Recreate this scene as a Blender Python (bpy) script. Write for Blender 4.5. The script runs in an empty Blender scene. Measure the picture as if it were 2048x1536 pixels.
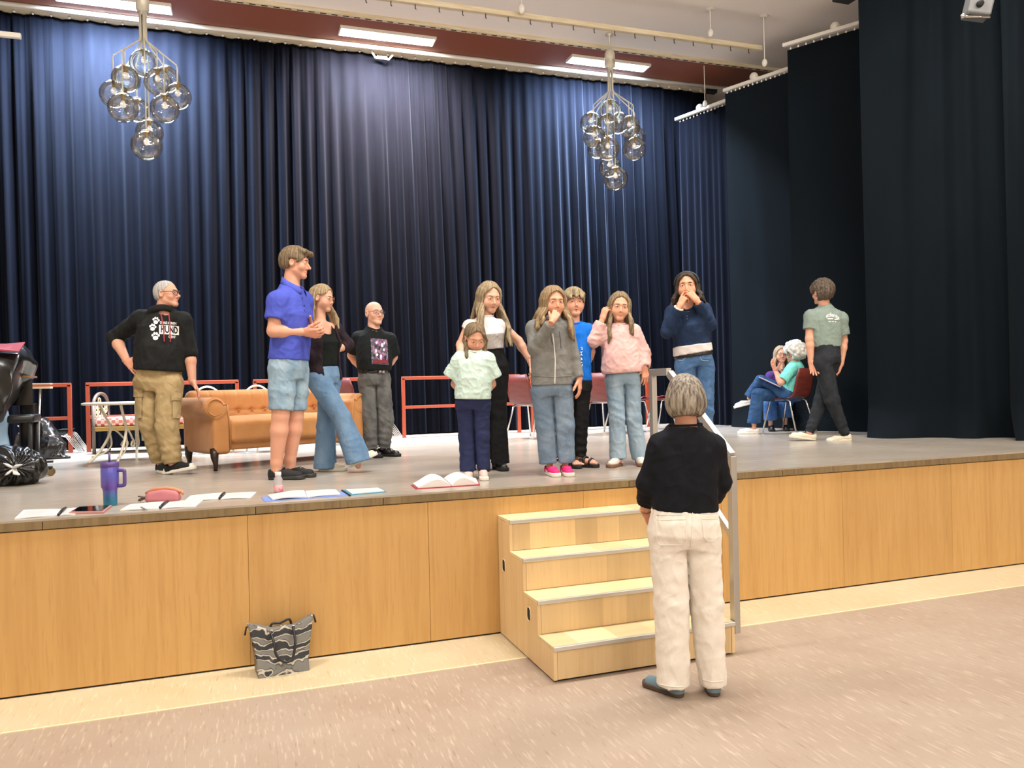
import bpy, bmesh, math, random
import numpy as np
from mathutils import Vector, Matrix
from mathutils.bvhtree import BVHTree

# ------------------------------------------------------------------ camera
FPX, YAW, PITCH, ROLL, EYE = 1584.79, 0.33633, 0.00064, -0.02348, 1.6525
_r0 = np.array([math.cos(YAW), -math.sin(YAW), 0.0])
_fw = np.array([math.sin(YAW)*math.cos(PITCH), math.cos(YAW)*math.cos(PITCH), math.sin(PITCH)])
_u0 = np.cross(_r0, _fw)
CR = math.cos(ROLL)*_r0 + math.sin(ROLL)*_u0
CU = -math.sin(ROLL)*_r0 + math.cos(ROLL)*_u0
CW = _fw
EYEP = np.array([0.0, 0.0, EYE])
sc = bpy.context.scene
COL = sc.collection
cam_d = bpy.data.cameras.new('camera'); cam = bpy.data.objects.new('camera', cam_d); COL.objects.link(cam)
cam_d.sensor_width = 36.0; cam_d.lens = FPX*36.0/2048.0; cam_d.clip_start = 0.05; cam_d.clip_end = 100
m = Matrix.Identity(4)
for i in range(3):
    m[i][0], m[i][1], m[i][2], m[i][3] = CR[i], CU[i], -CW[i], EYEP[i]
cam.matrix_world = m
sc.camera = cam

def ray(px, py): return (px-1024)/FPX*CR - (py-768)/FPX*CU + CW
def at(px, py, k): return EYEP + k*ray(px, py)                       # point at depth k along the lens axis
def onz(px, py, z):
    d = ray(px, py); return EYEP + (z-EYE)/d[2]*d
def ony(px, py, y):
    d = ray(px, py); return EYEP + y/d[1]*d

# ------------------------------------------------------------------ view, world, lights
sc.view_settings.view_transform = 'Standard'; sc.view_settings.look = 'None'
sc.view_settings.gamma = 1.0; sc.view_settings.use_curve_mapping = False
sc.view_settings.exposure = 0.22
world = bpy.data.worlds.new('world'); sc.world = world; world.use_nodes = True
world.node_tree.nodes['Background'].inputs[0].default_value = (1.0, 0.93, 0.86, 1)
world.node_tree.nodes['Background'].inputs[1].default_value = 0.12

def area(name, loc, size, energy, color, rot=(0, 0, 0), spread=math.pi):
    l = bpy.data.lights.new(name, 'AREA'); l.shape = 'RECTANGLE'; l.size, l.size_y = size
    l.energy = energy; l.color = color; l.spread = spread
    o = bpy.data.objects.new(name, l); COL.objects.link(o); o.location = loc; o.rotation_euler = rot
    return o
# rows of hall ceiling lamps (behind and above the camera) and lamps over the front of the stage
WARM = (1.0, 0.955, 0.90)
for x, y, e in [(-1.5, 0.3, 45), (2.5, 0.3, 45), (6.0, 0.3, 45), (-2.0, -3.2, 135), (2.5, -3.2, 135), (7.0, -3.2, 120)]:
    area('hall_lamp', (x, y, 6.2), (1.6, 0.7), e, WARM)
for x in (-2.0, 3.0, 7.0):                                            # unseen uplights added behind the camera to brighten the ceiling
    area('added_uplight', (x, -5.6, 3.6), (1.2, 0.4), 150, WARM, rot=(math.radians(145), 0, 0))
for x in (-1.5, 2.3, 5.8):
    area('stage_front_lamp', (x, 4.4, 6.2), (1.6, 0.6), 195, WARM, rot=(math.radians(10), 0, 0))
# fluorescent fixtures in the soffit over the back curtain
for x, e, c in [(-1.26, 1500, (0.66, 0.80, 1.0)), (2.02, 950, (1.0, 0.86, 0.80)), (5.27, 930, (0.62, 0.78, 1.0))]:
    area('soffit_lamp', (x, 10.45, 6.30), (1.2, 0.18), e, c, rot=(math.radians(28), 0, 0), spread=math.radians(150))

# ------------------------------------------------------------------ materials
def lin(h):
    if not isinstance(h, str): return tuple(h)[:3]
    h = h.lstrip('#'); v = [int(h[i:i+2], 16)/255 for i in (0, 2, 4)]
    return tuple(c/12.92 if c <= 0.04045 else ((c+0.055)/1.055)**2.4 for c in v)
_mats = {}
def mat(name, color, rough=0.6, metal=0.0, spec=0.5, var=None, vscale=(8, 8, 8), bump=0.0, bscale=None, sheen=0.0,
        vcol=False, emit=None, alpha=1.0, trans=0.0, coat=0.0, sub=0.0, detail=4.0, ramp=(0.35, 0.65)):
    """principled material; var = second colour mixed in by object-space noise stretched by vscale"""
    if name in _mats: return _mats[name]
    M = bpy.data.materials.new(name); M.use_nodes = True; nt = M.node_tree; N = nt.nodes; L = nt.links
    b = N['Principled BSDF']; c = lin(color)
    b.inputs['Base Color'].default_value = (*c, 1); b.inputs['Roughness'].default_value = rough
    b.inputs['Metallic'].default_value = metal; b.inputs['Specular IOR Level'].default_value = spec
    if isinstance(sheen, tuple): b.inputs['Sheen Tint'].default_value = (*sheen[1], 1); sheen = sheen[0]
    if sheen: b.inputs['Sheen Weight'].default_value = sheen; b.inputs['Sheen Roughness'].default_value = 0.4
    if coat: b.inputs['Coat Weight'].default_value = coat; b.inputs['Coat Roughness'].default_value = 0.15
    if sub:
        b.inputs['Subsurface Weight'].default_value = sub
        b.inputs['Subsurface Radius'].default_value = (0.012, 0.005, 0.003); b.inputs['Subsurface Scale'].default_value = 1.0
    if emit: b.inputs['Emission Color'].default_value = (*lin(emit[0]), 1); b.inputs['Emission Strength'].default_value = emit[1]
    if trans: b.inputs['Transmission Weight'].default_value = trans
    if alpha < 1: b.inputs['Alpha'].default_value = alpha
    col = None
    if var is not None or bump:
        tc = N.new('ShaderNodeTexCoord'); mp = N.new('ShaderNodeMapping'); L.new(tc.outputs['Object'], mp.inputs[0])
        mp.inputs['Scale'].default_value = vscale
        nz = N.new('ShaderNodeTexNoise'); nz.inputs['Scale'].default_value = 1.0; nz.inputs['Detail'].default_value = detail
        L.new(mp.outputs[0], nz.inputs['Vector'])
        if var is not None:
            rp = N.new('ShaderNodeValToRGB'); L.new(nz.outputs['Fac'], rp.inputs[0])
            rp.color_ramp.elements[0].position = ramp[0]; rp.color_ramp.elements[1].position = ramp[1]
            rp.color_ramp.elements[0].color = (*c, 1); rp.color_ramp.elements[1].color = (*lin(var), 1)
            col = rp.outputs[0]
        if bump:
            src = nz
            if bscale:
                mp2 = N.new('ShaderNodeMapping'); L.new(tc.outputs['Object'], mp2.inputs[0]); mp2.inputs['Scale'].default_value = bscale
                src = N.new('ShaderNodeTexNoise'); src.inputs['Scale'].default_value = 1.0; src.inputs['Detail'].default_value = 3
                L.new(mp2.outputs[0], src.inputs['Vector'])
            bp = N.new('ShaderNodeBump'); bp.inputs['Strength'].default_value = bump; bp.inputs['Distance'].default_value = 0.01
            L.new(src.outputs['Fac'], bp.inputs['Height']); L.new(bp.outputs[0], b.inputs['Normal'])
    if vcol:
        at_ = N.new('ShaderNodeVertexColor'); at_.layer_name = 'tint'
        mx = N.new('ShaderNodeMix'); mx.data_type = 'RGBA'; mx.blend_type = 'MULTIPLY'; mx.inputs[0].default_value = 1.0
        if col is not None: L.new(col, mx.inputs[6])
        else: mx.inputs[6].default_value = (*c, 1)
        L.new(at_.outputs['Color'], mx.inputs[7]); col = mx.outputs[2]
    if col is not None: L.new(col, b.inputs['Base Color'])
    _mats[name] = M
    return M

def mat_streak(name, base, light, dark, along, rough=0.35, dens=26, length=1.3, spec=0.4, big=None):
    """marbled linoleum: fine light and dark streaks along one world axis"""
    M = bpy.data.materials.new(name); M.use_nodes = True; nt = M.node_tree; N = nt.nodes; L = nt.links
    b = N['Principled BSDF']; b.inputs['Roughness'].default_value = rough; b.inputs['Specular IOR Level'].default_value = spec
    tc = N.new('ShaderNodeTexCoord')
    def noise(sx, sy, off, detail=3):
        mp = N.new('ShaderNodeMapping'); L.new(tc.outputs['Object'], mp.inputs[0])
        mp.inputs['Scale'].default_value = (sx, sy, 1); mp.inputs['Location'].default_value = off
        z = N.new('ShaderNodeTexNoise'); z.inputs['Scale'].default_value = 1; z.inputs['Detail'].default_value = detail
        z.inputs['Roughness'].default_value = 0.6
        L.new(mp.outputs[0], z.inputs['Vector']); return z.outputs['Fac']
    s = (dens*length/4, dens*3.2) if along == 'x' else (dens*3.2, dens*length/4)
    def ramp(f, p0, p1):
        r = N.new('ShaderNodeMapRange'); r.inputs[1].default_value = p0; r.inputs[2].default_value = p1; L.new(f, r.inputs[0]); return r.outputs[0]
    def mix(a, f, c):
        mx = N.new('ShaderNodeMix'); mx.data_type = 'RGBA'; L.new(f, mx.inputs[0])
        if hasattr(a, 'links'): L.new(a, mx.inputs[6])
        else: mx.inputs[6].default_value = (*lin(a), 1)
        mx.inputs[7].default_value = (*lin(c), 1); return mx.outputs[2]
    c = base
    if big: c = mix(c, ramp(noise(1.1, 1.1, (3, 1, 0)), 0.4, 0.68), big)
    c = mix(c, ramp(noise(s[0], s[1], (0, 0, 0)), 0.56, 0.74), light)
    c = mix(c, ramp(noise(s[0]*0.9, s[1]*0.9, (7, 3, 0)), 0.60, 0.78), dark)
    L.new(c, b.inputs['Base Color'])
    return M

def mat_wood(name, base, dark, scale=1.0, axis='z', rough=0.4, amount=1.0, lam=None):
    """veneer: long grain along one object axis with a few darker flecks"""
    M = bpy.data.materials.new(name); M.use_nodes = True; nt = M.node_tree; N = nt.nodes; L = nt.links
    b = N['Principled BSDF']; b.inputs['Roughness'].default_value = rough; b.inputs['Specular IOR Level'].default_value = 0.35
    tc = N.new('ShaderNodeTexCoord'); inf = N.new('ShaderNodeObjectInfo')
    add = N.new('ShaderNodeVectorMath'); L.new(tc.outputs['Object'], add.inputs[0])
    cmb = N.new('ShaderNodeCombineXYZ'); mul = N.new('ShaderNodeMath'); mul.operation = 'MULTIPLY'; mul.inputs[1].default_value = 37
    L.new(inf.outputs['Random'], mul.inputs[0])
    for i in range(3): L.new(mul.outputs[0], cmb.inputs[i])
    L.new(cmb.outputs[0], add.inputs[1])
    out = None
    for sc1, sc2, p0, p1, w in [(26, 1.2, 0.42, 0.75, 0.55), (90, 5, 0.55, 0.8, 0.7), (3, 0.5, 0.4, 0.7, 0.35)]:
        mp = N.new('ShaderNodeMapping'); L.new(add.outputs[0], mp.inputs[0]); v = [sc1*scale]*3; v['xyz'.index(axis)] = sc2*scale
        mp.inputs['Scale'].default_value = v
        z = N.new('ShaderNodeTexNoise'); z.inputs['Scale'].default_value = 1; z.inputs['Detail'].default_value = 4; z.inputs['Distortion'].default_value = 0.6
        L.new(mp.outputs[0], z.inputs['Vector'])
        r = N.new('ShaderNodeMapRange'); r.inputs[1].default_value = p0; r.inputs[2].default_value = p1; r.inputs[4].default_value = w*amount; L.new(z.outputs['Fac'], r.inputs[0])
        mx = N.new('ShaderNodeMix'); mx.data_type = 'RGBA'; L.new(r.outputs[0], mx.inputs[0])
        if out is None: mx.inputs[6].default_value = (*lin(base), 1)
        else: L.new(out, mx.inputs[6])
        mx.inputs[7].default_value = (*lin(dark), 1); out = mx.outputs[2]
    if lam:                                                          # glued-up lamellae of differing tone
        sx = N.new('ShaderNodeSeparateXYZ'); L.new(add.outputs[0], sx.inputs[0]); f1 = N.new('ShaderNodeMath'); f1.operation = 'MULTIPLY'; f1.inputs[1].default_value = lam
        L.new(sx.outputs['X'], f1.inputs[0]); f2 = N.new('ShaderNodeMath'); f2.operation = 'FLOOR'; L.new(f1.outputs[0], f2.inputs[0]); wn = N.new('ShaderNodeTexWhiteNoise'); wn.noise_dimensions = '1D'; L.new(f2.outputs[0], wn.inputs['W'])
        r2 = N.new('ShaderNodeMapRange'); r2.inputs[3].default_value = 0.80; r2.inputs[4].default_value = 1.12; L.new(wn.outputs['Value'], r2.inputs[0])
        h2 = N.new('ShaderNodeHueSaturation'); L.new(out, h2.inputs['Color']); L.new(r2.outputs[0], h2.inputs['Value']); out = h2.outputs[0]
    # each piece a slightly different tone
    hs = N.new('ShaderNodeHueSaturation'); L.new(out, hs.inputs['Color'])
    rr = N.new('ShaderNodeMapRange'); rr.inputs[3].default_value = 0.97; rr.inputs[4].default_value = 1.03; L.new(inf.outputs['Random'], rr.inputs[0]); L.new(rr.outputs[0], hs.inputs['Value'])
    L.new(hs.outputs[0], b.inputs['Base Color'])
    return M

# ------------------------------------------------------------------ object helpers
def tag(o, label=None, cat=None, group=None, kind=None):
    if label: o['label'] = label
    if cat: o['category'] = cat
    if group: o['group'] = group
    if kind: o['kind'] = kind
    return o
def empty(name, loc=(0, 0, 0), rz=0.0, label=None, cat=None, group=None, kind=None):
    o = bpy.data.objects.new(name, None); COL.objects.link(o); o.location = loc; o.rotation_euler = (0, 0, rz)
    o.empty_display_size = 0.1
    return tag(o, label, cat, group, kind)
def link_mesh(name, me, material, parent=None, world_space=False):
    o = bpy.data.objects.new(name, me); COL.objects.link(o)
    if isinstance(material, (list, tuple)):
        for x in material: me.materials.append(x)
    elif material: me.materials.append(material)
    if parent is not None:
        o.parent = parent
        if world_space: o.matrix_parent_inverse = pmat(parent).inverted()
    return o
def pmat(o):
    mm = Matrix.LocRotScale(o.location, o.rotation_euler, o.scale)
    if o.parent: mm = pmat(o.parent) @ o.matrix_parent_inverse @ mm
    return mm
def dup(root, loc, rz=None, label=None, group=None):
    r = root.copy(); COL.objects.link(r); r.location = loc
    if rz is not None: r.rotation_euler = (0, 0, rz)
    if label: r['label'] = label
    if group: r['group'] = group
    for ch in root.children:
        c = ch.copy(); COL.objects.link(c); c.parent = r
        for g in ch.children:
            d = g.copy(); COL.objects.link(d); d.parent = c
    return r

def cr(P, n=6):
    """smooth curve through points"""
    P = [Vector(p) for p in P]; Q = [P[0]]+P+[P[-1]]; out = []
    for i in range(1, len(Q)-2):
        a, b, c, d = Q[i-1:i+3]
        for j in range(n):
            t = j/n; out.append(0.5*((2*b)+(c-a)*t+(2*a-5*b+4*c-d)*t*t+(3*b-a-3*c+d)*t**3))
    return out+[P[-1]]
class MB:
    """collects simple solids and links them as one mesh object"""
    def __init__(s): s.v = []; s.f = []; s.mi = []; s.cur = 0
    def add(s, vs, fs):
        n = len(s.v); s.v += [tuple(map(float, v)) for v in vs]
        for f in fs: s.f.append([n+i for i in f]); s.mi.append(s.cur)
        return s
    def box(s, c, size, rz=0.0, b=0.0, R=None):
        bm = bmesh.new(); bmesh.ops.create_cube(bm, size=1.0)
        for v in bm.verts: v.co = Vector((v.co.x*size[0], v.co.y*size[1], v.co.z*size[2]))
        if b: bmesh.ops.bevel(bm, geom=bm.edges[:]+bm.verts[:], offset=b, segments=2, profile=0.5, affect='EDGES')
        rm = R if R is not None else Matrix.Rotation(rz, 3, 'Z')
        bm.verts.ensure_lookup_table()
        vs = [rm @ v.co + Vector(c) for v in bm.verts]; fs = [[v.index for v in f.verts] for f in bm.faces]
        bm.free(); return s.add(vs, fs)
    def tube(s, pts, r, n=8, cap=True, flat=1.0, up=None):
        pts = [Vector(p) for p in pts]; N = len(pts); rs = r if isinstance(r, (list, tuple)) else [r]*N
        vs = []; fs = []; prev = None
        for i, p in enumerate(pts):
            t = (pts[min(i+1, N-1)]-pts[max(i-1, 0)]).normalized()
            if prev is None:
                a = Vector(up) if up is not None else (Vector((0, 0, 1)) if abs(t.z) < 0.9 else Vector((1, 0, 0)))
            else: a = prev
            x = (a - t*a.dot(t)).normalized(); y = t.cross(x); prev = x
            for j in range(n):
                q = 2*math.pi*j/n
                vs.append(p + x*math.cos(q)*rs[i]*flat + y*math.sin(q)*rs[i])
        for i in range(N-1):
            for j in range(n):
                a, b2 = i*n+j, i*n+(j+1) % n; fs.append([a, b2, b2+n, a+n])
        if cap: fs.append(list(range(n))[::-1]); fs.append([(N-1)*n+j for j in range(n)])
        return s.add(vs, fs)
    def lathe(s, prof, n=24, c=(0, 0, 0)):
        vs = []; fs = []
        for r, z in prof:
            for j in range(n):
                q = 2*math.pi*j/n; vs.append((c[0]+r*math.cos(q), c[1]+r*math.sin(q), c[2]+z))
        for i in range(len(prof)-1):
            for j in range(n):
                a, b2 = i*n+j, i*n+(j+1) % n; fs.append([a, b2, b2+n, a+n])
        fs.append(list(range(n))[::-1]); fs.append([(len(prof)-1)*n+j for j in range(n)])
        return s.add(vs, fs)
    def sphere(s, c, r, n=14, m=9, sz=1.0):
        prof = [(max(1e-4, r*math.sin(math.pi*i/m)), -r*sz*math.cos(math.pi*i/m)) for i in range(m+1)]
        return s.lathe(prof, n, c)
    def prism(s, poly, z0, z1, M=None):
        """polygon (x,y) extruded z0..z1, M maps to place"""
        n = len(poly); vs = [Vector((x, y, z0)) for x, y in poly]+[Vector((x, y, z1)) for x, y in poly]
        if M is not None: vs = [M @ v for v in vs]
        fs = [list(range(n))[::-1], list(range(n, 2*n))]+[[i, (i+1) % n, n+(i+1) % n, n+i] for i in range(n)]
        return s.add(vs, fs)
    def sheet(s, grid):
        """grid of points [row][col]"""
        R_, C_ = len(grid), len(grid[0]); vs = [p for row in grid for p in row]
        fs = [[i*C_+j, i*C_+j+1, (i+1)*C_+j+1, (i+1)*C_+j] for i in range(R_-1) for j in range(C_-1)]
        return s.add(vs, fs)
    def mesh(s, name, smooth=False):
        me = bpy.data.meshes.new(name); me.from_pydata(s.v, [], s.f); me.update()
        bm = bmesh.new(); bm.from_mesh(me); bmesh.ops.recalc_face_normals(bm, faces=bm.faces[:]); bm.to_mesh(me); bm.free()
        if any(s.mi): me.polygons.foreach_set('material_index', s.mi)
        if smooth:
            me.polygons.foreach_set('use_smooth', [True]*len(me.polygons))
        return me
    def build(s, name, material, parent=None, smooth=False, world=False):
        return link_mesh(name, s.mesh(name, smooth), material, parent, world)
def smooth_by_angle(o, deg=40):
    """sharp edges stay sharp on a smooth shaded mesh"""
    me = o.data; bm = bmesh.new(); bm.from_mesh(me)
    for f in bm.faces: f.smooth = True
    for e in bm.edges:
        e.smooth = not (len(e.link_faces) == 2 and e.calc_face_angle(0) > math.radians(deg))
    bm.to_mesh(me); bm.free(); return o

# ------------------------------------------------------------------ common materials
M_floor = mat_streak('hall_linoleum', '#a39485', '#bfb09e', '#857463', 'y', rough=0.45, dens=20, big='#9c8a7b')
M_strip = mat_streak('cream_linoleum', '#c4b698', '#d4c9b0', '#a39272', 'y', rough=0.45, dens=20, big='#bdad8a')
M_deck = mat_streak('stage_linoleum', '#a69d90', '#bdb4a7', '#82796d', 'x', rough=0.24, dens=15, length=0.5, big='#9a9184', spec=0.5)
M_veneer = mat_wood('honey_veneer', '#c79f64', '#ab7f47', axis='z', rough=0.38, amount=0.75)
M_edge = mat_wood('worn_edge_wood', '#857250', '#5d4d35', axis='z', rough=0.6, amount=1.0)
M_seam = mat('seam_dark', '#3a322a', 0.8)
M_birch = mat_wood('birch_ply', '#dcc093', '#bb9a66', scale=0.8, axis='z', rough=0.42, amount=0.65)
M_riser = mat_wood('birch_riser', '#dcc092', '#b99866', scale=0.8, axis='z', rough=0.42, amount=0.5, lam=6.3)
M_tread = mat_wood('birch_tread', '#e6d1a4', '#ccb07c', scale=0.8, axis='x', rough=0.4, amount=0.5, lam=4.1)
M_alu = mat('brushed_aluminium', '#b9b7b2', 0.42, 0.85)
M_ceil = mat('ceiling_paint', '#e3dacf', 0.9)
M_wall = mat('wall_paint', '#cdbfae', 0.9)
M_soffit = mat('red_brown_soffit', '#7d4530', 0.55)
M_cream = mat('cream_metal', '#cfc3a6', 0.5, var='#bfae8c', vscale=(3, 30, 30))
M_white = mat('white_paint', '#d9d4c8', 0.5)
M_dark = mat('black_matte', '#0c0c0d', 0.7)
M_blackgloss = mat('black_gloss', '#08080a', 0.15, spec=0.6)
M_chrome = mat('chrome', '#c9c7c4', 0.18, 1.0)
M_velvet = mat('navy_velvet', '#04050b', 0.85, spec=0.03, var='#06080f', vscale=(6, 6, 1.2), sheen=(0.12, (0.62, 0.70, 0.95)))
M_velvet_g = mat('dark_teal_velvet', '#060d12', 0.85, spec=0.10, var='#081016', vscale=(5, 5, 0.8), sheen=0.05)
M_rail = mat('coral_red_paint', '#a8492f', 0.45)

# ------------------------------------------------------------------ room shell
H, D = 0.97, 5.0024
ZC = 6.38
XL, XR, YB, YF = -6.0, 9.6, 11.9, -6.5
def structure(o): o['kind'] = 'structure'; return o
structure(MB().box(((XL+XR)/2, (YF+YB)/2, -0.05), (XR-XL, YB-YF, 0.1)).build('floor', M_floor))
structure(MB().box(((XL+XR)/2, (4.51+D)/2, 0.0015), (XR-XL, D-4.51, 0.003)).build('trim_1', M_strip))
structure(MB().box(((XL+XR)/2, 4.505, 0.0018), (XR-XL, 0.012, 0.0036)).build('trim_2', mat('cream_joint', '#ead9ae', 0.5)))
structure(MB().box(((XL+XR)/2, (YF+YB)/2, ZC+0.05), (XR-XL, YB-YF, 0.1)).build('ceiling', M_ceil))
for nm, c, s_ in [('wall_back', ((XL+XR)/2, YB+0.1, 3.2), (XR-XL, 0.2, 6.5)), ('wall_left', (XL-0.1, (YF+YB)/2, 3.2), (0.2, YB-YF, 6.5)),
                  ('wall_right', (XR+0.1, (YF+YB)/2, 3.2), (0.2, YB-YF, 6.5)), ('wall_front', ((XL+XR)/2, YF-0.1, 3.2), (XR-XL, 0.2, 6.5))]:
    structure(MB().box(c, s_).build(nm, M_wall))

# stage: carcass, veneer panels, worn edge boards, linoleum sheets
stage = structure(MB().box(((XL+XR)/2, (D+0.03+YB)/2, (H-0.02)/2), (XR-XL, YB-D-0.03, H-0.02)).build('stage', M_seam))
tag(stage, None)
xs = [-2.4, -1.3, 0.053, 1.155, 2.25, 3.36, 4.461, 5.581, 6.7, 7.8, 9.6]; xs = [XL+0.0]+xs
for a, b in zip(xs[:-1], xs[1:]):
    o = MB().box((0, 0, 0), (b-a-0.0015, 0.03, 0.895), b=0.002).build('fascia_panel', M_veneer, stage); o.location = ((a+b)/2, D+0.015, 0.012+0.895/2)
ex = [XL, -3.0, -1.021, 0.101, 0.868, 2.6, 3.9, 5.2, 7.0, XR]
for a, b in zip(ex[:-1], ex[1:]):
    o = MB().box((0, 0, 0), (b-a-0.003, 0.045, 0.05), b=0.003).build('edge_board', M_edge, stage); o.location = ((a+b)/2, D+0.0125, H-0.006-0.025-0.002)
dy = [D-0.012, D+0.16, 6.4, 7.88, 8.75, 9.3, 9.85, YB]
for i, (a, b) in enumerate(zip(dy[:-1], dy[1:])):
    o = MB().box((0, 0, 0), (XR-XL, b-a-0.005, 0.012 if i else 0.014)).build('deck_sheet', M_deck, stage); o.location = ((XL+XR)/2, (a+b)/2, H-0.006)
# soffit over the curtain with its perforated edge, and the cream curtain track
sof = structure(MB().box(((XL+XR)/2-0.7, 10.44, ZC-0.015), (XR-XL-2.0, 0.72, 0.05)).build('beam', M_soffit))
e_ = MB()
e_.box((2.0, 10.06, ZC-0.022), (12.2, 0.07, 0.05), b=0.006); e_.build('vent_strip', M_cream, sof)
e_ = MB()
for i in range(84): e_.box((-3.9+i*0.14, 10.06, ZC-0.048), (0.075, 0.02, 0.004))
o = e_.build('vent_slots', M_dark, sof); o['kind'] = 'stuff'
e_ = MB(); e_.tube([(-5.5, 10.84, ZC-0.06), (7.9, 10.84, ZC-0.06)], 0.028, 10); e_.build('conduit', M_white, sof, True)

# curtains --------------------------------------------------------------
def fold_offset(u, t, lam, amp, rng, sharp=0.75):
    """offset of cloth at length u (m), height fraction t from the top (0) to the bottom (1)"""
    ph = 0
    for q in range(7):
        f = rng.uniform(0.3, 3.6); ph = ph + rng.uniform(0.3, 1.0)/f**0.8*np.sin(u*f+rng.uniform(0, 6.28)+t*rng.uniform(-1.1, 1.1))
    x = 2*math.pi*u/lam+ph*3.5
    s = np.sin(x); w = np.sign(s)*np.abs(s)**sharp
    a = amp*(0.5+0.5*np.abs(np.sin(u*1.3+rng.uniform(0, 6)+0.7*np.sin(u*0.6))))*(0.5+0.5*np.clip(t*5, 0, 1))
    x2 = 2*math.pi*u/(lam*0.37)+ph*4.1+1.3; s2 = np.sin(x2)
    g = np.clip(np.sin(u*2.1+rng.uniform(0, 6))+0.2, 0, 1)
    x3 = 2*math.pi*u/(lam*2.7)+ph*1.3  # black slab standing in for the shade in the gap under the steps
    return a*w+amp*0.30*s2*g+amp*0.5*np.sin(x3)
def curtain(name, path, z0, z1, lam, amp, seed, material, step=0.014, rows=30, flare=0.0, puddle=0.0, slit=None):
    P = np.array(path, float); seg = np.linalg.norm(np.diff(P, axis=0), axis=1); cum = np.r_[0, np.cumsum(seg)]; Ltot = cum[-1]
    n = int(Ltot/step)+1; u = np.linspace(0, Ltot, n); X = np.interp(u, cum, P[:, 0]); Y = np.interp(u, cum, P[:, 1])
    tx, ty = np.gradient(X, u), np.gradient(Y, u); l = np.hypot(tx, ty); nx, ny = ty/l, -tx/l
    ts = np.linspace(0, 1, rows)
    if puddle: ts = np.r_[np.linspace(0, 0.93, rows-9), np.linspace(0.945, 1, 9)]
    V = np.zeros((rows, n, 3))
    for i, t in enumerate(ts):
        off = fold_offset(u, t, lam, amp, random.Random(seed))+flare*t*t
        z = z1+(z0-z1)*t
        if puddle:
            q = max(0.0, (t-0.93)/0.07); rr = random.Random(seed+5)
            off = off+puddle*q*q*(0.5+0.5*np.sin(u*3.1+1)+0.35*np.sin(u*8.3))
            z = z+puddle*0.28*math.sin(q*math.pi)*(0.5+0.5*np.sin(u*9+2))*(q > 0)
            z = np.maximum(z, z0)
        V[i, :, 0] = X+nx*off; V[i, :, 1] = Y+ny*off; V[i, :, 2] = z
    idx = np.arange(rows*n).reshape(rows, n)
    F = np.stack([idx[:-1, :-1], idx[:-1, 1:], idx[1:, 1:], idx[1:, :-1]], -1).reshape(-1, 4)
    me = bpy.data.meshes.new(name); me.from_pydata(V.reshape(-1, 3).tolist(), [], F.tolist()); me.update()
    me.polygons.foreach_set('use_smooth', [True]*len(me.polygons))
    return link_mesh(name, me, material)
def hooks(parent, a, b, z, n, r=0.016):
    a, b = np.array(a), np.array(b); k = MB()
    for i in range(n):
        p = a+(b-a)*(i+0.5)/n; k.sphere((p[0], p[1], z), r, 8, 5); k.tube([(p[0], p[1], z), (p[0], p[1], z+0.05)], 0.004, 5)
    o = k.build('hooks', mat('white_nylon', '#e6e4dd', 0.4), parent, True); o['kind'] = 'stuff'
GC = 2.03                                                             # the two halves meet here
c1 = curtain('stage_curtain', [(-5.6, 11.1), (GC+0.03, 11.1)], H+0.02, 6.33, 0.18, 0.032, 4, M_velvet)
tag(c1, 'long navy velvet back curtain behind the orange sofa', 'curtain')
c2 = curtain('stage_curtain', [(GC-0.01, 11.13), (7.36, 11.13)], H+0.02, 6.33, 0.185, 0.032, 9, M_velvet)
tag(c2, 'navy velvet back curtain behind the row of standing children', 'curtain')
hooks(c1, (-5.5, 11.03), (GC, 11.03), 6.32, 38); hooks(c2, (GC, 11.03), (7.3, 11.03), 6.32, 27)
trk = MB().box((0.95, 11.02, 6.365), (13.0, 0.34, 0.055), b=0.008).build('curtain_track', M_cream)
tag(trk, 'long cream curtain track above the navy back curtain', 'rail')
MB().box((7.35, 10.95, 6.31), (0.16, 0.1, 0.09), b=0.01).build('pulley_box', M_dark, trk)
cl = MB(); cl.tube([(GC-0.14, 10.99, 6.33), (GC-0.09, 10.98, 6.24), (GC+0.1, 10.98, 6.235), (GC+0.16, 10.99, 6.31)], 0.014, 6); cl.box((GC, 10.97, 6.24), (0.14, 0.03, 0.04), b=0.005)
cl.build('overlap_arm', M_white, trk)
# side legs on swivelling rails
def side_leg(label, rail, z, path, seed, lam, amp, material, puddle=0.0, rail_label=None, hk=True, flare=0.0):
    o = curtain('side_curtain', path, H+0.004, z-0.05, lam, amp, seed, material, step=0.02, rows=34, puddle=puddle, flare=flare)
    tag(o, label, 'curtain')
    if hk: hooks(o, path[0], path[-1], z-0.045, 15, 0.013)
    if rail:
        (ax, ay), (bx, by) = rail; r = MB(); d = Vector((bx-ax, by-ay, 0)); L_ = d.length; rz = math.atan2(d.y, d.x)
        r.box(((ax+bx)/2, (ay+by)/2, z), (L_, 0.055, 0.045), rz, 0.006); ro = r.build('curtain_rail', M_white)
        tag(ro, rail_label, 'rail'); return o, ro
    return o, None
la, ra = side_leg('dark side curtain hanging from the farthest white swivel rail', ((6.62, 10.86), (6.93, 9.82)), 5.75, [(6.66, 10.84), (6.95, 9.85)], 3, 0.13, 0.014, M_velvet, rail_label='farthest white swivel rail, its end sticking out before the back curtain')
lb, rb = side_leg('narrow near black side curtain next to the back curtain', ((6.72, 9.71), (7.12, 8.72)), 5.80, [(6.73, 9.69), (7.12, 8.74)], 6, 0.9, 0.010, M_velvet_g, puddle=0.05, rail_label='white swivel rail carrying the narrow near black side curtain')
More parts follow.
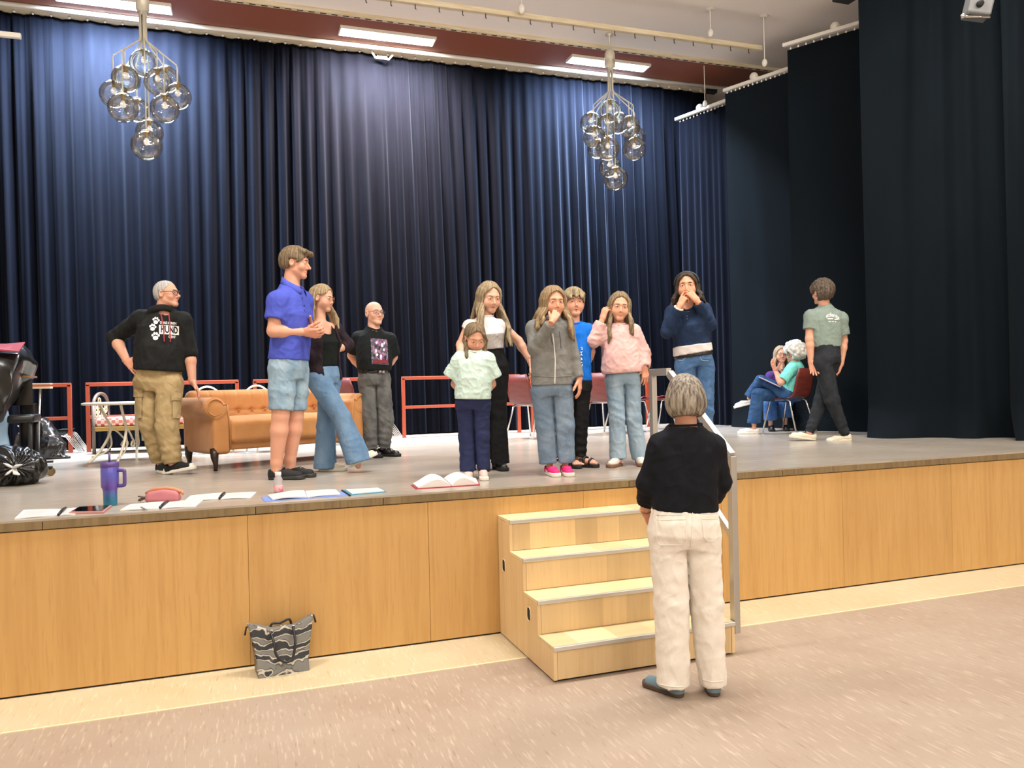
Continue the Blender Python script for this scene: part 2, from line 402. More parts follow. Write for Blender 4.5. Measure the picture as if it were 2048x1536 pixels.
lc, rc = side_leg('dark teal side curtain behind the walking man in the grey shirt', ((6.80, 8.50), (7.6, 7.15)), 5.96, [(6.86, 8.50), (7.6, 7.2)], 8, 0.95, 0.018, M_velvet_g, puddle=0.08, rail_label='white swivel rail carrying the dark teal side curtain behind the walking man')
ld, _ = side_leg('widest dark side curtain beside the open right part of the stage', None, 6.3, [(6.72, 7.10), (7.80, 5.80)], 12, 0.52, 0.030, M_velvet_g, puddle=0.20, hk=False)
le, _ = side_leg('dark side curtain nearest the stage edge, cut off by the frame', None, 6.3, [(7.45, 5.95), (8.5, 5.2)], 17, 0.5, 0.04, M_velvet_g, puddle=0.16, hk=False)
def hanger(px_cap, px_bot, label, bot_z=None):
    p = onz(*px_cap, ZC); q = ony(*px_bot, p[1]); t = MB()
    t.lathe([(0.05, 0), (0.06, -0.012), (0.03, -0.02)], 14, (p[0], p[1], ZC)); t.tube([(p[0], p[1], ZC-0.02), (p[0], p[1], q[2])], 0.006, 6)
    t.sphere((p[0], p[1], q[2]), 0.035, 10, 6, 1.5)
    tag(t.build('ceiling_hanger', M_white), label, 'hanger'); return p, q
hanger((1420, 17), (1421, 66), 'wire hanger holding the right end of the hooked track on the ceiling')
pB, qB = hanger((1527, 32), (1531, 126), 'long wire hanger above the near black side curtain')
hanger((1408, 126), (1412, 208), 'wire hanger above the protruding end of the farthest swivel rail')
# struts of the swivel rails
for rl, (a, b) in [(ra, ((6.78, 10.42), (7.2, 9.9))), (rb, ((6.9, 9.25), (7.5, 8.85))), (rc, ((7.15, 7.95), (7.75, 7.5)))]:
    RZ = 5.75 if rl is ra else 5.80 if rl is rb else 5.96
    t = MB(); t.tube([(a[0], a[1], RZ+0.02), (b[0], b[1], RZ+0.10)], 0.022, 8); t.sphere((a[0], a[1], RZ+0.05), 0.06, 10, 6); t.build('swivel_strut', M_white, rl, True)
p0, p1 = onz(560, -33, 6.02), onz(1522, 97, 6.02)
tr = empty('hooked_track', (0, 0, 0), label='long cream ceiling track with a row of empty hooks', cat='rail')
t = MB(); d = p1-p0; L_ = np.linalg.norm(d); rz = math.atan2(d[1], d[0]); mid = (p0+p1)/2
t.box(tuple(mid), (L_, 0.07, 0.06), rz, 0.008); t.build('track_bar', M_cream, tr)
t = MB()
for i in range(22):
    p = p0+d*(i+0.3)/22; t.tube([(p[0], p[1], p[2]-0.02), (p[0], p[1], p[2]-0.075), (p[0]+0.012, p[1], p[2]-0.085)], 0.006, 5)
t.build('hooks', mat('dark_steel', '#3a342e', 0.5, 0.6), tr)['kind'] = 'stuff'
t = MB(); q = onz(1043, 18, 6.05); t.sphere(tuple(q), 0.04, 10, 6, 1.4); t.tube([tuple(q), (q[0], q[1], ZC)], 0.006, 6); t.build('track_hanger', M_white, tr)
# left rail end
t = MB(); a, b = ony(-60, 48, 9.0), ony(40, 86, 9.0); t.box(tuple((a+b)/2), (np.linalg.norm(b-a), 0.05, 0.05), math.atan2(b[1]-a[1], b[0]-a[0]), 0.006)
tag(t.build('curtain_rail', M_white), 'end of a white rail before the brightest part of the back curtain', 'rail')

# fluorescent fixtures
def fixture(x, label, glow):
    e = empty('ceiling_light', (x, 10.45, ZC-0.04), label=label, cat='lamp', group='fluorescent lights in the soffit')
    f = MB()
    for s_ in (-1, 1):
        f.box((0, s_*0.115, -0.012), (1.27, 0.012, 0.05)); f.box((s_*0.63, 0, -0.012), (0.012, 0.23, 0.05))
    f.build('frame', M_white, e)
    MB().box((0, 0, -0.004), (1.24, 0.21, 0.012)).build('diffuser', mat('tube_glow_'+glow, glow, 0.5, emit=(glow, 3.0)), e)
    lv = MB()
    for i in range(15): lv.box((-0.58+i*0.083, 0, -0.022), (0.006, 0.2, 0.026))
    lv.build('louvres', mat('louvre', '#cfd0cf', 0.3, 0.6), e)['kind'] = 'stuff'
fixture(-1.26, 'bluish white ceiling light above the left glass globe chandelier', '#f2f6ff')
fixture(2.02, 'warm white louvred ceiling light midway between the two chandeliers', '#fff3dc')
fixture(5.27, 'louvred ceiling light behind the stem of the right chandelier', '#fff8ea')

# glass globe chandeliers
def mat_glass():
    M = bpy.data.materials.new('clear_globe_glass'); M.use_nodes = True; nt = M.node_tree; N = nt.nodes; L = nt.links
    N.remove(N['Principled BSDF']); tr_ = N.new('ShaderNodeBsdfTransparent'); gl = N.new('ShaderNodeBsdfGlossy'); gl.inputs['Roughness'].default_value = 0.03
    tr_.inputs[0].default_value = (0.93, 0.93, 0.90, 1); mx = N.new('ShaderNodeMixShader'); lw = N.new('ShaderNodeLayerWeight'); lw.inputs[0].default_value = 0.35
    pw = N.new('ShaderNodeMapRange'); pw.inputs[1].default_value = 0.0; pw.inputs[2].default_value = 1.0; pw.inputs[3].default_value = 0.05; pw.inputs[4].default_value = 0.78
    L.new(lw.outputs['Fresnel'], pw.inputs[0]); L.new(pw.outputs[0], mx.inputs[0]); L.new(tr_.outputs[0], mx.inputs[1]); L.new(gl.outputs[0], mx.inputs[2])
    L.new(mx.outputs[0], N['Material Output'].inputs[0]); return M
M_glass = mat_glass()
GL = [(0, 0.02, 5.34, .152), (-.2, .22, 5.22, .15), (.22, .2, 5.25, .15), (-.165, -.22, 5.06, .145), (.155, -.22, 5.06, .145), (-.3, -.08, 4.93, .148),
      (.345, -.02, 4.99, .148), (-.1, .24, 4.88, .14), (-.19, -.26, 4.73, .155), (.22, -.22, 4.77, .155), (.03, .14, 4.61, .15), (.015, -.06, 4.40, .165)]
M_stem = mat('ivory_metal', '#cfcab8', 0.35, 0.2); M_brass = mat('brass_socket', '#a58752', 0.35, 0.7); M_bulb = mat('white_bulb', '#e8e6df', 0.35)
def globe_mesh(r):
    g = MB(); m_ = 16; a0 = 0.30
    prof = [(max(1e-4, r*math.sin(a0+(math.pi-a0)*i/m_)), r*math.cos(a0+(math.pi-a0)*i/m_)) for i in range(m_+1)]
    n = 28; vs = []; fs = []
    for rr, z in prof:
        for j in range(n): vs.append((rr*math.cos(6.2832*j/n), rr*math.sin(6.2832*j/n), z))
    for i in range(m_):
        for j in range(n): fs.append([i*n+j, i*n+(j+1) % n, (i+1)*n+(j+1) % n, (i+1)*n+j])
    g.add(vs, fs); return g.mesh('globe', True)
def chandelier(x, y, label):
    e = empty('chandelier', (x, y, 0), label=label, cat='chandelier', group='glass globe chandeliers')
    t = MB(); t.lathe([(0.03, ZC), (0.055, ZC-0.015), (0.012, ZC-0.03), (0.012, ZC-0.20), (0.04, ZC-0.21), (0.07, ZC-0.27), (0.07, ZC-0.45), (0.035, ZC-0.47), (0.035, ZC-0.5)], 18); t.build('canopy', M_stem, e, True)
    for dx, dy_, z, r in GL:
        a = math.atan2(dy_, dx); rr = math.hypot(dx, dy_); c, s_ = math.cos(a)*0.035, math.sin(a)*0.035
        t = MB(); pts = [(c, s_, ZC-0.46), (c, s_, ZC-0.76)]
        kz = ZC-0.80-0.62*rr-0.05
        pts += [(c*1.3, s_*1.3, ZC-0.80), (dx*0.97, dy_*0.97, kz+0.03), (dx, dy_, kz), (dx, dy_, z+r)] if rr > 0.06 else [(dx, dy_, z+r)]
        t.tube(pts, 0.008, 6); t.build('rod', M_stem, e, True)
        g = link_mesh('globe', globe_mesh(r), M_glass, e); g.location = (dx, dy_, z)
        t = MB(); t.lathe([(0.001, r*1.0), (0.05, r*0.985), (0.056, r*0.945), (0.02, r*0.93), (0.018, r*0.50)], 14); t.build('socket', M_brass, g, True)
        t = MB(); t.lathe([(0.012, r*0.5), (0.02, r*0.42), (0.032, r*0.22), (0.026, r*0.08), (0.004, 0.0)], 14); t.build('bulb', M_bulb, g, True)
chandelier(4.9, 9.68, 'clear glass globe chandelier on white rods before the right ceiling light')
pl = ony(290, 230, 9.68); chandelier(pl[0], 9.68, 'clear glass globe chandelier nearest the left edge of the back curtain')
# stage device hanging at the top right corner

# ================================================================== figures: implicit surfaces meshed on a grid
F32 = np.float32
def V3(a): return np.asarray(a, dtype=np.float64)
def unit(a): a = V3(a); return a/np.linalg.norm(a)
def smin(a, b, k):
    h = np.clip(0.5+0.5*(b-a)/k, 0, 1); return b+(a-b)*h-k*h*(1-h)
def smax(a, b, k): return -smin(-a, -b, k)
def rcone(p, a, b, ra, rb):
    ba = V3(b)-V3(a); q = p-V3(a); t = np.clip(q@ba/max(1e-9, ba@ba), 0, 1)
    return np.linalg.norm(q-t[:, None]*ba, axis=1)-(ra+(rb-ra)*t)
def ball(p, c, r): return np.linalg.norm(p-V3(c), axis=1)-r
def ell(p, c, r, R=None):
    q = p-V3(c)
    if R is not None: q = q@R
    r = V3(r); k0 = np.linalg.norm(q/r, axis=1); k1 = np.linalg.norm(q/(r*r), axis=1)+1e-9
    return k0*(k0-1)/k1
def loft(a, b, fwd, secs, n=2.3):
    a, b = V3(a), V3(b); L = np.linalg.norm(b-a); up = (b-a)/L; f = unit(fwd-up*(fwd@up)); r = np.cross(f, up)
    T = np.array([s[0] for s in secs]); HW = [s[1] for s in secs]; HD = [s[2] for s in secs]; YO = [s[3] if len(s) > 3 else 0 for s in secs]
    def fn(p):
        q = p-a; x, y, z = q@r, q@f, q@up; t = z/L
        hw, hd, yo = np.interp(t, T, HW), np.interp(t, T, HD), np.interp(t, T, YO)
        e = (np.abs(x/hw)**n+np.abs((y-yo)/hd)**n)**(1/n)
        d = (e-1)*np.minimum(hw, hd)
        return np.maximum(d, np.maximum(T[0]*L-z, z-T[-1]*L))
    return fn
def waves(p, f, seed):
    """smooth pseudo noise in [-1,1]; f = frequency (rad/m) per axis"""
    r = random.Random(seed); q = p*np.asarray(f)
    o = 0
    for i in range(3):
        d1 = np.array([r.uniform(-1, 1) for _ in range(3)]); d1 /= np.linalg.norm(d1)
        d2 = np.array([r.uniform(-1, 1) for _ in range(3)]); d2 /= np.linalg.norm(d2)
        o = o+np.sin(q@d1*1.6+1.5*np.sin(q@d2*0.9+r.uniform(0, 6))+r.uniform(0, 6))
    return o/3

def folds(p, wf, seed):
    w = waves(p, wf, seed); w2 = waves(p, (wf[0]*1.25, wf[1]*1.25, wf[2]*1.1), seed+11)
    return 0.55*w+0.9*np.clip(1-2.6*np.abs(w2), 0, 1)**1.4+0.25*waves(p, (wf[0]*2.3, wf[1]*2.3, wf[2]*2), seed+7)
def mesh_sdf(fn, lo, hi, h, marg=1.7):
    B = 4; lo = V3(lo)-2*h; n = np.ceil((V3(hi)+2*h-lo)/h).astype(int)+1; nb = -(-n//B); n = nb*B
    bc = [lo[i]+h*(np.arange(nb[i])*B+(B-1)/2) for i in range(3)]
    G = np.stack(np.meshgrid(*bc, indexing='ij'), -1).reshape(-1, 3)
    fc = fn(G).reshape(nb); act = np.abs(fc) < B*h*0.87*marg
    F6 = np.broadcast_to(fc[:, :, :, None, None, None], (*nb, B, B, B)).copy()
    ia = np.argwhere(act); off = np.stack(np.meshgrid(*[np.arange(B)]*3, indexing='ij'), -1).reshape(-1, 3)
    if len(ia) == 0: return np.zeros((0, 3)), np.zeros((0, 4), int)
    pts = lo+h*(ia[:, None, :]*B+off[None]); vals = np.empty(pts.shape[:2]); 
    flat = pts.reshape(-1, 3); out = np.empty(len(flat))
    for i in range(0, len(flat), 200000): out[i:i+200000] = fn(flat[i:i+200000])
    F6[ia[:, 0], ia[:, 1], ia[:, 2]] = out.reshape(-1, B, B, B)
    F = F6.transpose(0, 3, 1, 4, 2, 5).reshape(n)
    S = F < 0; c = np.zeros(n-1, np.int8)
    O = [(i, j, k) for i in (0, 1) for j in (0, 1) for k in (0, 1)]
    for i, j, k in O: c += S[i:n[0]-1+i, j:n[1]-1+j, k:n[2]-1+k]
    mask = (c > 0) & (c < 8); ids = np.argwhere(mask); pos = np.zeros((len(ids), 3)); cnt = np.zeros(len(ids))
    for a in O:
        for ax in range(3):
            if a[ax]: continue
            b = list(a); b[ax] = 1
            f1 = F[ids[:, 0]+a[0], ids[:, 1]+a[1], ids[:, 2]+a[2]]; f2 = F[ids[:, 0]+b[0], ids[:, 1]+b[1], ids[:, 2]+b[2]]
            cr = (f1 < 0) != (f2 < 0); t = np.where(cr, f1/np.where(cr, f1-f2, 1), 0)
            e = np.tile(np.array(a, float), (len(ids), 1)); e[:, ax] += t; pos += e*cr[:, None]; cnt += cr
    V = lo+h*(ids+pos/cnt[:, None])
    idx = -np.ones(n-1, int); idx[mask] = np.arange(len(ids)); Q = []
    for ax in range(3):
        o1, o2 = (ax+1) % 3, (ax+2) % 3
        sl0 = [slice(None)]*3; sl1 = [slice(None)]*3; sl0[ax] = slice(0, -1); sl1[ax] = slice(1, None)
        s0, s1 = S[tuple(sl0)], S[tuple(sl1)]
        e = np.argwhere(s0 != s1); e = e[(e[:, o1] > 0) & (e[:, o2] > 0) & (e[:, o1] < n[o1]-1) & (e[:, o2] < n[o2]-1)]
        fl = s0[e[:, 0], e[:, 1], e[:, 2]]
        q = []
        for d1, d2 in ((-1, -1), (0, -1), (0, 0), (-1, 0)):
            g = e.copy(); g[:, o1] += d1; g[:, o2] += d2; q.append(idx[g[:, 0], g[:, 1], g[:, 2]])
        q = np.stack(q, 1); q[~fl] = q[~fl][:, ::-1]; Q.append(q)
    Q = np.concatenate(Q); Q = Q[(Q >= 0).all(1)]
    return V, Q

def np_mesh(name, V, Q, tint=None, smooth=True):
    me = bpy.data.meshes.new(name); nq = len(Q)
    me.vertices.add(len(V)); me.vertices.foreach_set('co', np.asarray(V, F32).ravel())
    me.loops.add(nq*4); me.loops.foreach_set('vertex_index', np.asarray(Q, np.int32).ravel())
    me.polygons.add(nq); me.polygons.foreach_set('loop_start', np.arange(0, nq*4, 4, dtype=np.int32))
    try: me.polygons.foreach_set('loop_total', np.full(nq, 4, np.int32))
    except Exception: pass
    me.polygons.foreach_set('use_smooth', np.full(nq, smooth)); me.update(calc_edges=True); me.validate()
    if tint is not None:
        a = me.color_attributes.new('tint', 'FLOAT_COLOR', 'POINT')
        a.data.foreach_set('color', np.c_[tint, np.ones(len(tint))].astype(F32).ravel())
    return me

CH = unit([CW[0], CW[1], 0]); CRH = np.array([CH[1], -CH[0], 0]); UP = np.array([0, 0, 1.0])
def facing(phi, at_pt):
    """0 = towards the camera, +90 = to the picture's right, 180 = away; relative to the line of sight at a point"""
    v = unit([at_pt[0], at_pt[1], 0]); r = np.array([v[1], -v[0], 0]); a = math.radians(phi)
    return math.sin(a)*r-math.cos(a)*v
def rot_axis(v, axis, ang):
    axis = unit(axis); c, s = math.cos(ang), math.sin(ang); v = V3(v)
    return v*c+np.cross(axis, v)*s+axis*(axis@v)*(1-c)

# ---- head -----------------------------------------------------------
class Head:
    def __init__(s, c, hh, fwd, pitch=0, roll=0, female=False, child=False, slit=0.0042, mouth=0.0, brow='#5a4632', iris='#3a2a1c', nose=1.0, jaw=1.0, eyes=True, lips=(0.86, 0.55, 0.52), gaze=(0, 0), blush=0.12):
        s.c = V3(c); s.k = hh/0.225; f = unit(fwd); r = np.cross(f, UP); f2 = rot_axis(f, r, math.radians(pitch)); u2 = np.cross(r, f2)
        r2 = rot_axis(r, f2, math.radians(roll)); u2 = rot_axis(u2, f2, math.radians(roll))
        s.R = np.stack([r2, f2, u2], 1)                              # columns: person's right, forward, up
        s.female, s.child, s.slit, s.mouth, s.brow, s.iris, s.nose, s.jaw, s.eyes, s.lips, s.gaze, s.blush = female, child, slit, mouth, brow, iris, nose, jaw, eyes, lips, gaze, blush
    def loc(s, p): return (p-s.c)@s.R/s.k
    def wld(s, q): return s.c+s.k*(s.R@V3(q))
    def sdf(s, p):
        q = s.loc(p).copy(); x = np.abs(q[:, 0]); Q = np.c_[x, q[:, 1], q[:, 2]]
        j = s.jaw*(0.93 if s.female else 1.0)*(0.96 if s.child else 1)
        d = ell(Q, (0, -0.014, 0.030), (0.0745, 0.094, 0.082))
        d = smin(d, ell(Q, (0, 0.022, -0.032), (0.059*j, 0.064, 0.078)), 0.03)
        d = smin(d, rcone(Q, (0.043*j, 0.004, -0.056), (0.012, 0.062, -0.093), 0.020, 0.017), 0.022)
        d = smin(d, rcone(Q, (0, 0.066, -0.094), (0.008, 0.066, -0.094), 0.016, 0.016), 0.02)
        d = smin(d, rcone(Q, (0.0, 0.078, 0.022), (0.038, 0.062, 0.020), 0.0105 if s.female or s.child else 0.012, 0.010), 0.018)
        d = smin(d, ball(Q, (0.040, 0.054, -0.030), 0.024), 0.02) if not (s.child or s.female) else smin(d, ball(Q, (0.035, 0.050, -0.040), 0.029), 0.035)
        d = smax(d, -ball(Q, (0.032, 0.1005, 0.000), 0.0150), 0.012)
        nz = s.nose*(0.72 if s.child else 0.82 if s.female else 0.95)
        d = smin(d, rcone(Q, (0, 0.080, 0.008), (0, 0.088+0.017*nz, -0.032), 0.0075, 0.0105*nz), 0.010)
        d = smin(d, ball(Q, (0.0105*nz, 0.089, -0.037), 0.0078*nz), 0.007)
        d = smin(d, rcone(Q, (0, 0.0838, -0.0605), (0.0225, 0.0742, -0.0645), 0.0058, 0.0036), 0.006)
        d = smin(d, rcone(Q, (0, 0.0828, -0.0710), (0.018, 0.0752, -0.068), 0.0062, 0.0040), 0.006)
        if s.mouth: d = smax(d, -ell(Q, (0, 0.092, -0.066), (0.0165, 0.012, 0.0018+s.mouth)), 0.003)
        # lids round the eyeballs, then the opening
        d = smin(d, ball(Q, (0.0315, 0.0705, 0.000), 0.0155), 0.005)
        if s.eyes: d = smax(d, -ell(Q, (0.0315, 0.092, -0.0005), (0.0140, 0.020, s.slit*1.15)), 0.0025)
        # ears
        e = ell(Q, (0.0775, -0.010, -0.006), (0.012, 0.020, 0.031)); e = smax(e, -ell(Q, (0.090, -0.004, -0.004), (0.009, 0.012, 0.020)), 0.004)
        d = smin(d, e, 0.006)
        return d*s.k
    def tint(s, V):
        q = s.loc(V); x = np.abs(q[:, 0]); T = np.ones((len(V), 3))
        lip = np.exp(-((x/0.0215)**4+((q[:, 2]+0.0658-0.002*0)/0.0078)**4))*(q[:, 1] > 0.07)
        T = T*(1-lip[:, None])+lip[:, None]*np.array(s.lips)
        ck = np.exp(-(((x-0.042)/0.022)**2+((q[:, 2]+0.030)/0.022)**2))*(q[:, 1] > 0.03)*s.blush*2
        nt = np.exp(-((x/0.014)**2+((q[:, 2]+0.034)/0.012)**2))*(q[:, 1] > 0.085)*s.blush*1.6
        for w in (ck, nt): T = T*(1-w[:, None])+w[:, None]*T*np.array([1.0, 0.72, 0.68])
        lid = np.exp(-(((x-0.0315)/0.016)**4+((q[:, 2]-0.001)/(0.0095))**4))*(q[:, 1] > 0.06)*0.18
        T = T*(1-lid[:, None])+lid[:, None]*T*np.array([0.62, 0.45, 0.40])
        if s.mouth:
            mm = np.exp(-((x/0.013)**4+((q[:, 2]+0.066)/(0.002+s.mouth))**4))*(q[:, 1] > 0.06)*(q[:, 1] < 0.084)
            T = T*(1-mm[:, None])+mm[:, None]*np.array([0.35, 0.10, 0.09])
        return T
    def add_face(s, parent):
        if s.eyes:
            for sx in (-1, 1):
                n, m_ = 16, 12; g = MB(); c = V3((sx*0.0315, 0.0705, 0.0)); gz = unit([s.gaze[0], 1, s.gaze[1]]); vs = []; r = 0.0142
                a = unit(np.cross(gz, [0, 0, 1])); b = np.cross(a, gz); angs = [0.001, 0.20, 0.42, 0.46, 0.9, 1.4, 2.0, 2.6, 3.14]
                for t in angs:
                    for jx in range(n):
                        ph = 2*math.pi*jx/n; v = c+r*(math.cos(t)*gz+math.sin(t)*(math.cos(ph)*a+math.sin(ph)*b)); vs.append(s.wld(v))
                fs = []; mi = []
                for i in range(len(angs)-1):
                    for jx in range(n):
                        fs.append([i*n+jx, i*n+(jx+1) % n, (i+1)*n+(jx+1) % n, (i+1)*n+jx]); mi.append(1 if i < 1 else 2 if i < 3 else 0)
                g.add(vs, fs); g.mi = mi
                g.build('eye', [mat('eye_white', '#cfc6bf', 0.25), mat('pupil', '#0a0706', 0.15), mat('iris_'+s.iris, s.iris, 0.2)], parent, True, True)
        if s.brow:
            for sx in (-1, 1):
                t = MB(); P = []
                for i in range(6):
                    u = i/5; P.append(s.wld((sx*(0.013+0.036*u), 0.0915-0.022*u*u-0.004*u, 0.0205+0.004*math.sin(u*3.0)-0.003*u)))
                t.tube(P, [0.0018*s.k, 0.0028*s.k, 0.0030*s.k, 0.0028*s.k, 0.0022*s.k, 0.0010*s.k], 6, up=s.R[:, 2]); t.build('eyebrow', mat('brow_'+s.brow, s.brow, 0.9), parent, True, True)
    def glasses(s, parent, color, rx=0.026, rz=0.018, thick=0.0022):
        t = MB(); P = []
        for sx in (-1, 1):
            ring = [s.wld((sx*0.0325+rx*math.cos(a)*(1 if abs(math.cos(a)) < .8 else 1), 0.1005-0.010*abs(math.cos(a)-sx*0)*0.3-0.012*max(0, sx*math.cos(a)), -0.002+rz*math.sin(a)*(1-0.15*math.cos(2*a)))) for a in np.linspace(0, 2*math.pi, 19)]
            t.tube(ring, thick*s.k, 6, cap=False)
            t.tube([s.wld((sx*(0.0325+rx), 0.087, 0.004)), s.wld((sx*0.074, 0.070, 0.006)), s.wld((sx*0.083, -0.005, 0.012)), s.wld((sx*0.082, -0.02, -0.004))], thick*s.k, 5)
        t.tube([s.wld((-0.008, 0.1, 0.003)), s.wld((0, 0.103, 0.005)), s.wld((0.008, 0.1, 0.003))], thick*s.k, 5)
        o = t.build('glasses', mat('frame_'+color, color, 0.35), parent, True, True)
        for sx in (-1, 1):
            l = MB(); n = 16; ring = [s.wld((sx*0.0325+rx*0.97*math.cos(a), 0.100-0.012*max(0, sx*math.cos(a)), -0.002+rz*0.97*math.sin(a))) for a in np.linspace(0, 2*math.pi, n, endpoint=False)]
            ring2 = [v+s.R[:, 1]*0.0012 for v in ring]
            l.add(ring+ring2, [list(range(n)), list(range(n, 2*n))[::-1]]+[[i, (i+1) % n, n+(i+1) % n, n+i] for i in range(n)]); l.build('lens', M_lens, o, False, True)
def _lens():
    M = bpy.data.materials.new('spectacle_lens'); M.use_nodes = True; N = M.node_tree.nodes; L = M.node_tree.links; N.remove(N['Principled BSDF'])
    a = N.new('ShaderNodeBsdfTransparent'); b = N.new('ShaderNodeBsdfGlossy'); b.inputs['Roughness'].default_value = 0.05; x = N.new('ShaderNodeMixShader'); x.inputs[0].default_value = 0.08
    L.new(a.outputs[0], x.inputs[1]); L.new(b.outputs[0], x.inputs[2]); L.new(x.outputs[0], N['Material Output'].inputs[0]); return M
M_lens = _lens()

# ---- hand -----------------------------------------------------------
def hand_fn(W, d, n, right, sc_=1.0, curl=(20, 25, 15), per=None, thumb=(35, 15), spread=5, wr=0.025):
    """W wrist, d towards the knuckles, n the way the palm faces"""
    W = V3(W); d = unit(d); n = unit(V3(n)-d*(V3(n)@d)); t = np.cross(d, n)*(1 if right else -1); prims = []; S_ = sc_
    offs = [0.029, 0.010, -0.010, -0.027]; ln = [0.075, 0.084, 0.077, 0.060]; kn = [0.090, 0.094, 0.089, 0.080]
    palm = []; ks = []
    for i in range(4):
        K = W+d*kn[i]*S_+t*offs[i]*S_; ks.append(K); palm.append((W+t*offs[i]*0.55*S_+d*0.008*S_, K, 0.0155*S_, 0.0115*S_))
    fing = []
    for i in range(4):
        c = (per[i] if per else curl); v = rot_axis(d, np.cross(d, n), math.radians(c[0])); v = unit(v+t*math.sin(math.radians((1.5-i)*spread)))
        ax = np.cross(v, rot_axis(v, np.cross(d, n), 0.5)); ax = np.cross(d, n); p = ks[i]; fr = [0.45, 0.30, 0.25]; rad = [0.0098, 0.0088, 0.0080, 0.0068]
        if i == 3: rad = [r*0.86 for r in rad]
        for q in range(3):
            if q: v = rot_axis(v, ax, math.radians(c[q]))
            e = p+v*ln[i]*fr[q]*S_; fing.append((p, e, rad[q]*S_, rad[q+1]*S_)); p = e
    a1, a2 = math.radians(thumb[0]), math.radians(thumb[1])
    b0 = W+d*0.018*S_+t*0.020*S_; v = unit(d*math.cos(a1)+t*math.sin(a1)+n*math.sin(a2)); b1 = b0+v*0.046*S_
    v2 = unit(v+d*0.25+n*0.15); b2 = b1+v2*0.034*S_; b3 = b2+unit(v2+d*0.15)*0.028*S_
    th = [(b0, b1, 0.017*S_, 0.0125*S_), (b1, b2, 0.0115*S_, 0.0105*S_), (b2, b3, 0.0105*S_, 0.0085*S_)]
    tail = W-d*0.03
    def fn(p):
        q = rcone(p, tail, W+d*0.01, wr, wr*0.96)
        for a in palm: q = smin(q, rcone(p, *a), 0.014*S_)
        for a in fing: q = np.minimum(q, rcone(p, *a)) if False else smin(q, rcone(p, *a), 0.0035*S_)
        for a in th: q = smin(q, rcone(p, *a), 0.008*S_)
        return np.maximum(q, -((p-tail)@d)-0.0)
    pts = np.array([x for a in palm+fing+th for x in (a[0], a[1])]+[tail])
    return fn, pts.min(0)-0.022, pts.max(0)+0.022

# ---- shoes ----------------------------------------------------------
def shoe(parent, ankle, fwd, L, zg, upper, sole, pitch=0.0, high=0.085, sole_h=0.028, laces=None, toe=None, width=1.0, name='shoe', sandal=None, extra=None):
    f = unit([fwd[0], fwd[1], 0]); r = np.cross(f, UP); o = V3([ankle[0], ankle[1], zg])
    f2 = rot_axis(f, r, math.radians(pitch)); u2 = np.cross(r, f2); R = np.stack([r, f2, u2], 1)
    if pitch > 0: o = o+u2*0.0
    k = L/0.28; b = -0.065*k; o2 = o
    if pitch:                                                        # pivot on the heel
        heel = o+f*b; o2 = heel-R@np.array([0, b, 0])
    def loc(p): return (p-o2)@R
    def out2(q, g):
        return rcone(np.c_[q[:, 0], q[:, 1], 0*q[:, 0]], (0, b+0.036*k, 0), (0.004*k, L+b-0.048*k, 0), (0.034*k+g)*width, (0.045*k+g)*width)
    def f_sole(p):
        q = loc(p); d = out2(q, 0.001); top = sole_h+0.006*np.clip((q[:, 1]-0.12*k)/0.1, 0, 1)**2
        return smax(d, np.maximum(-q[:, 2], q[:, 2]-top), 0.005)
    def f_up(p):
        q = loc(p); d = rcone(q, (0, b+0.038*k, 0.040), (0.003*k, L+b-0.055*k, 0.026), 0.036*k*width, 0.037*k*width)
        d = smin(d, rcone(q, (0, 0.0, high), (0, 0.075*k, 0.048), 0.036*k*width, 0.034*k*width), 0.03)
        d = smin(d, rcone(q, (0, b+0.035*k, high-0.02), (0, b+0.04*k, 0.03), 0.030*k*width, 0.034*k*width), 0.02)
        d = smax(d, q[:, 2]-high+0.02-0.25*np.abs(q[:, 1]-0.01), 0.006)
        d = smax(d, -(rcone(q, (0, -0.015*k, high-0.03), (0, -0.005*k, high+0.06), 0.030*k, 0.034*k)), 0.004)
        return np.maximum(d, sole_h-0.010-q[:, 2])
    bx = np.array([o2+R@np.array([x, y, z]) for x in (-0.06, 0.06) for y in (b-0.02, L+b+0.02) for z in (0, high+0.03)])
    lo, hi = bx.min(0), bx.max(0)
    if sandal is None:
        s_ = link_mesh(name, np_mesh(name, *mesh_sdf(f_up, lo, hi, 0.0052)), upper, parent, True)
    else: s_ = sandal
    link_mesh('sole', np_mesh('sole', *mesh_sdf(f_sole, lo, hi, 0.0052)), sole, s_ if sandal is None else parent, True)
    W_ = lambda x, y, z: o2+R@np.array([x, y, z])
    if laces:
        t = MB()
        for i in range(5):
            y = (0.045+0.022*i)*k; z = 0.083-0.0085*i
            t.tube([W_(-0.026*k, y, z-0.012), W_(-0.012*k, y+0.005, z+0.001), W_(0.012*k, y+0.005, z+0.001), W_(0.026*k, y, z-0.012)], 0.0035, 5)
        t.build('laces', laces, s_, True, True)
    if toe:
        def f_toe(p):
            q = loc(p); return np.maximum(f_up(p)-0.002, np.maximum((L+b-0.05*k)-q[:, 1], q[:, 2]-0.055))
        link_mesh('toe_cap', np_mesh('toe_cap', *mesh_sdf(f_toe, lo, hi, 0.0055)), toe, s_, True)
    if extra:
        for nm, m_, cols in extra:
            for y in cols:
                t = MB()
                for sx in (-1, 1): t.tube([W_(sx*0.0405*k*width, y*k, 0.026), W_(sx*0.035*k*width, (y-0.012)*k, 0.046), W_(sx*0.024*k*width, (y-0.018)*k, 0.064)], 0.005, 5)
                t.build(nm, m_, s_, True, True)
    return s_, W_

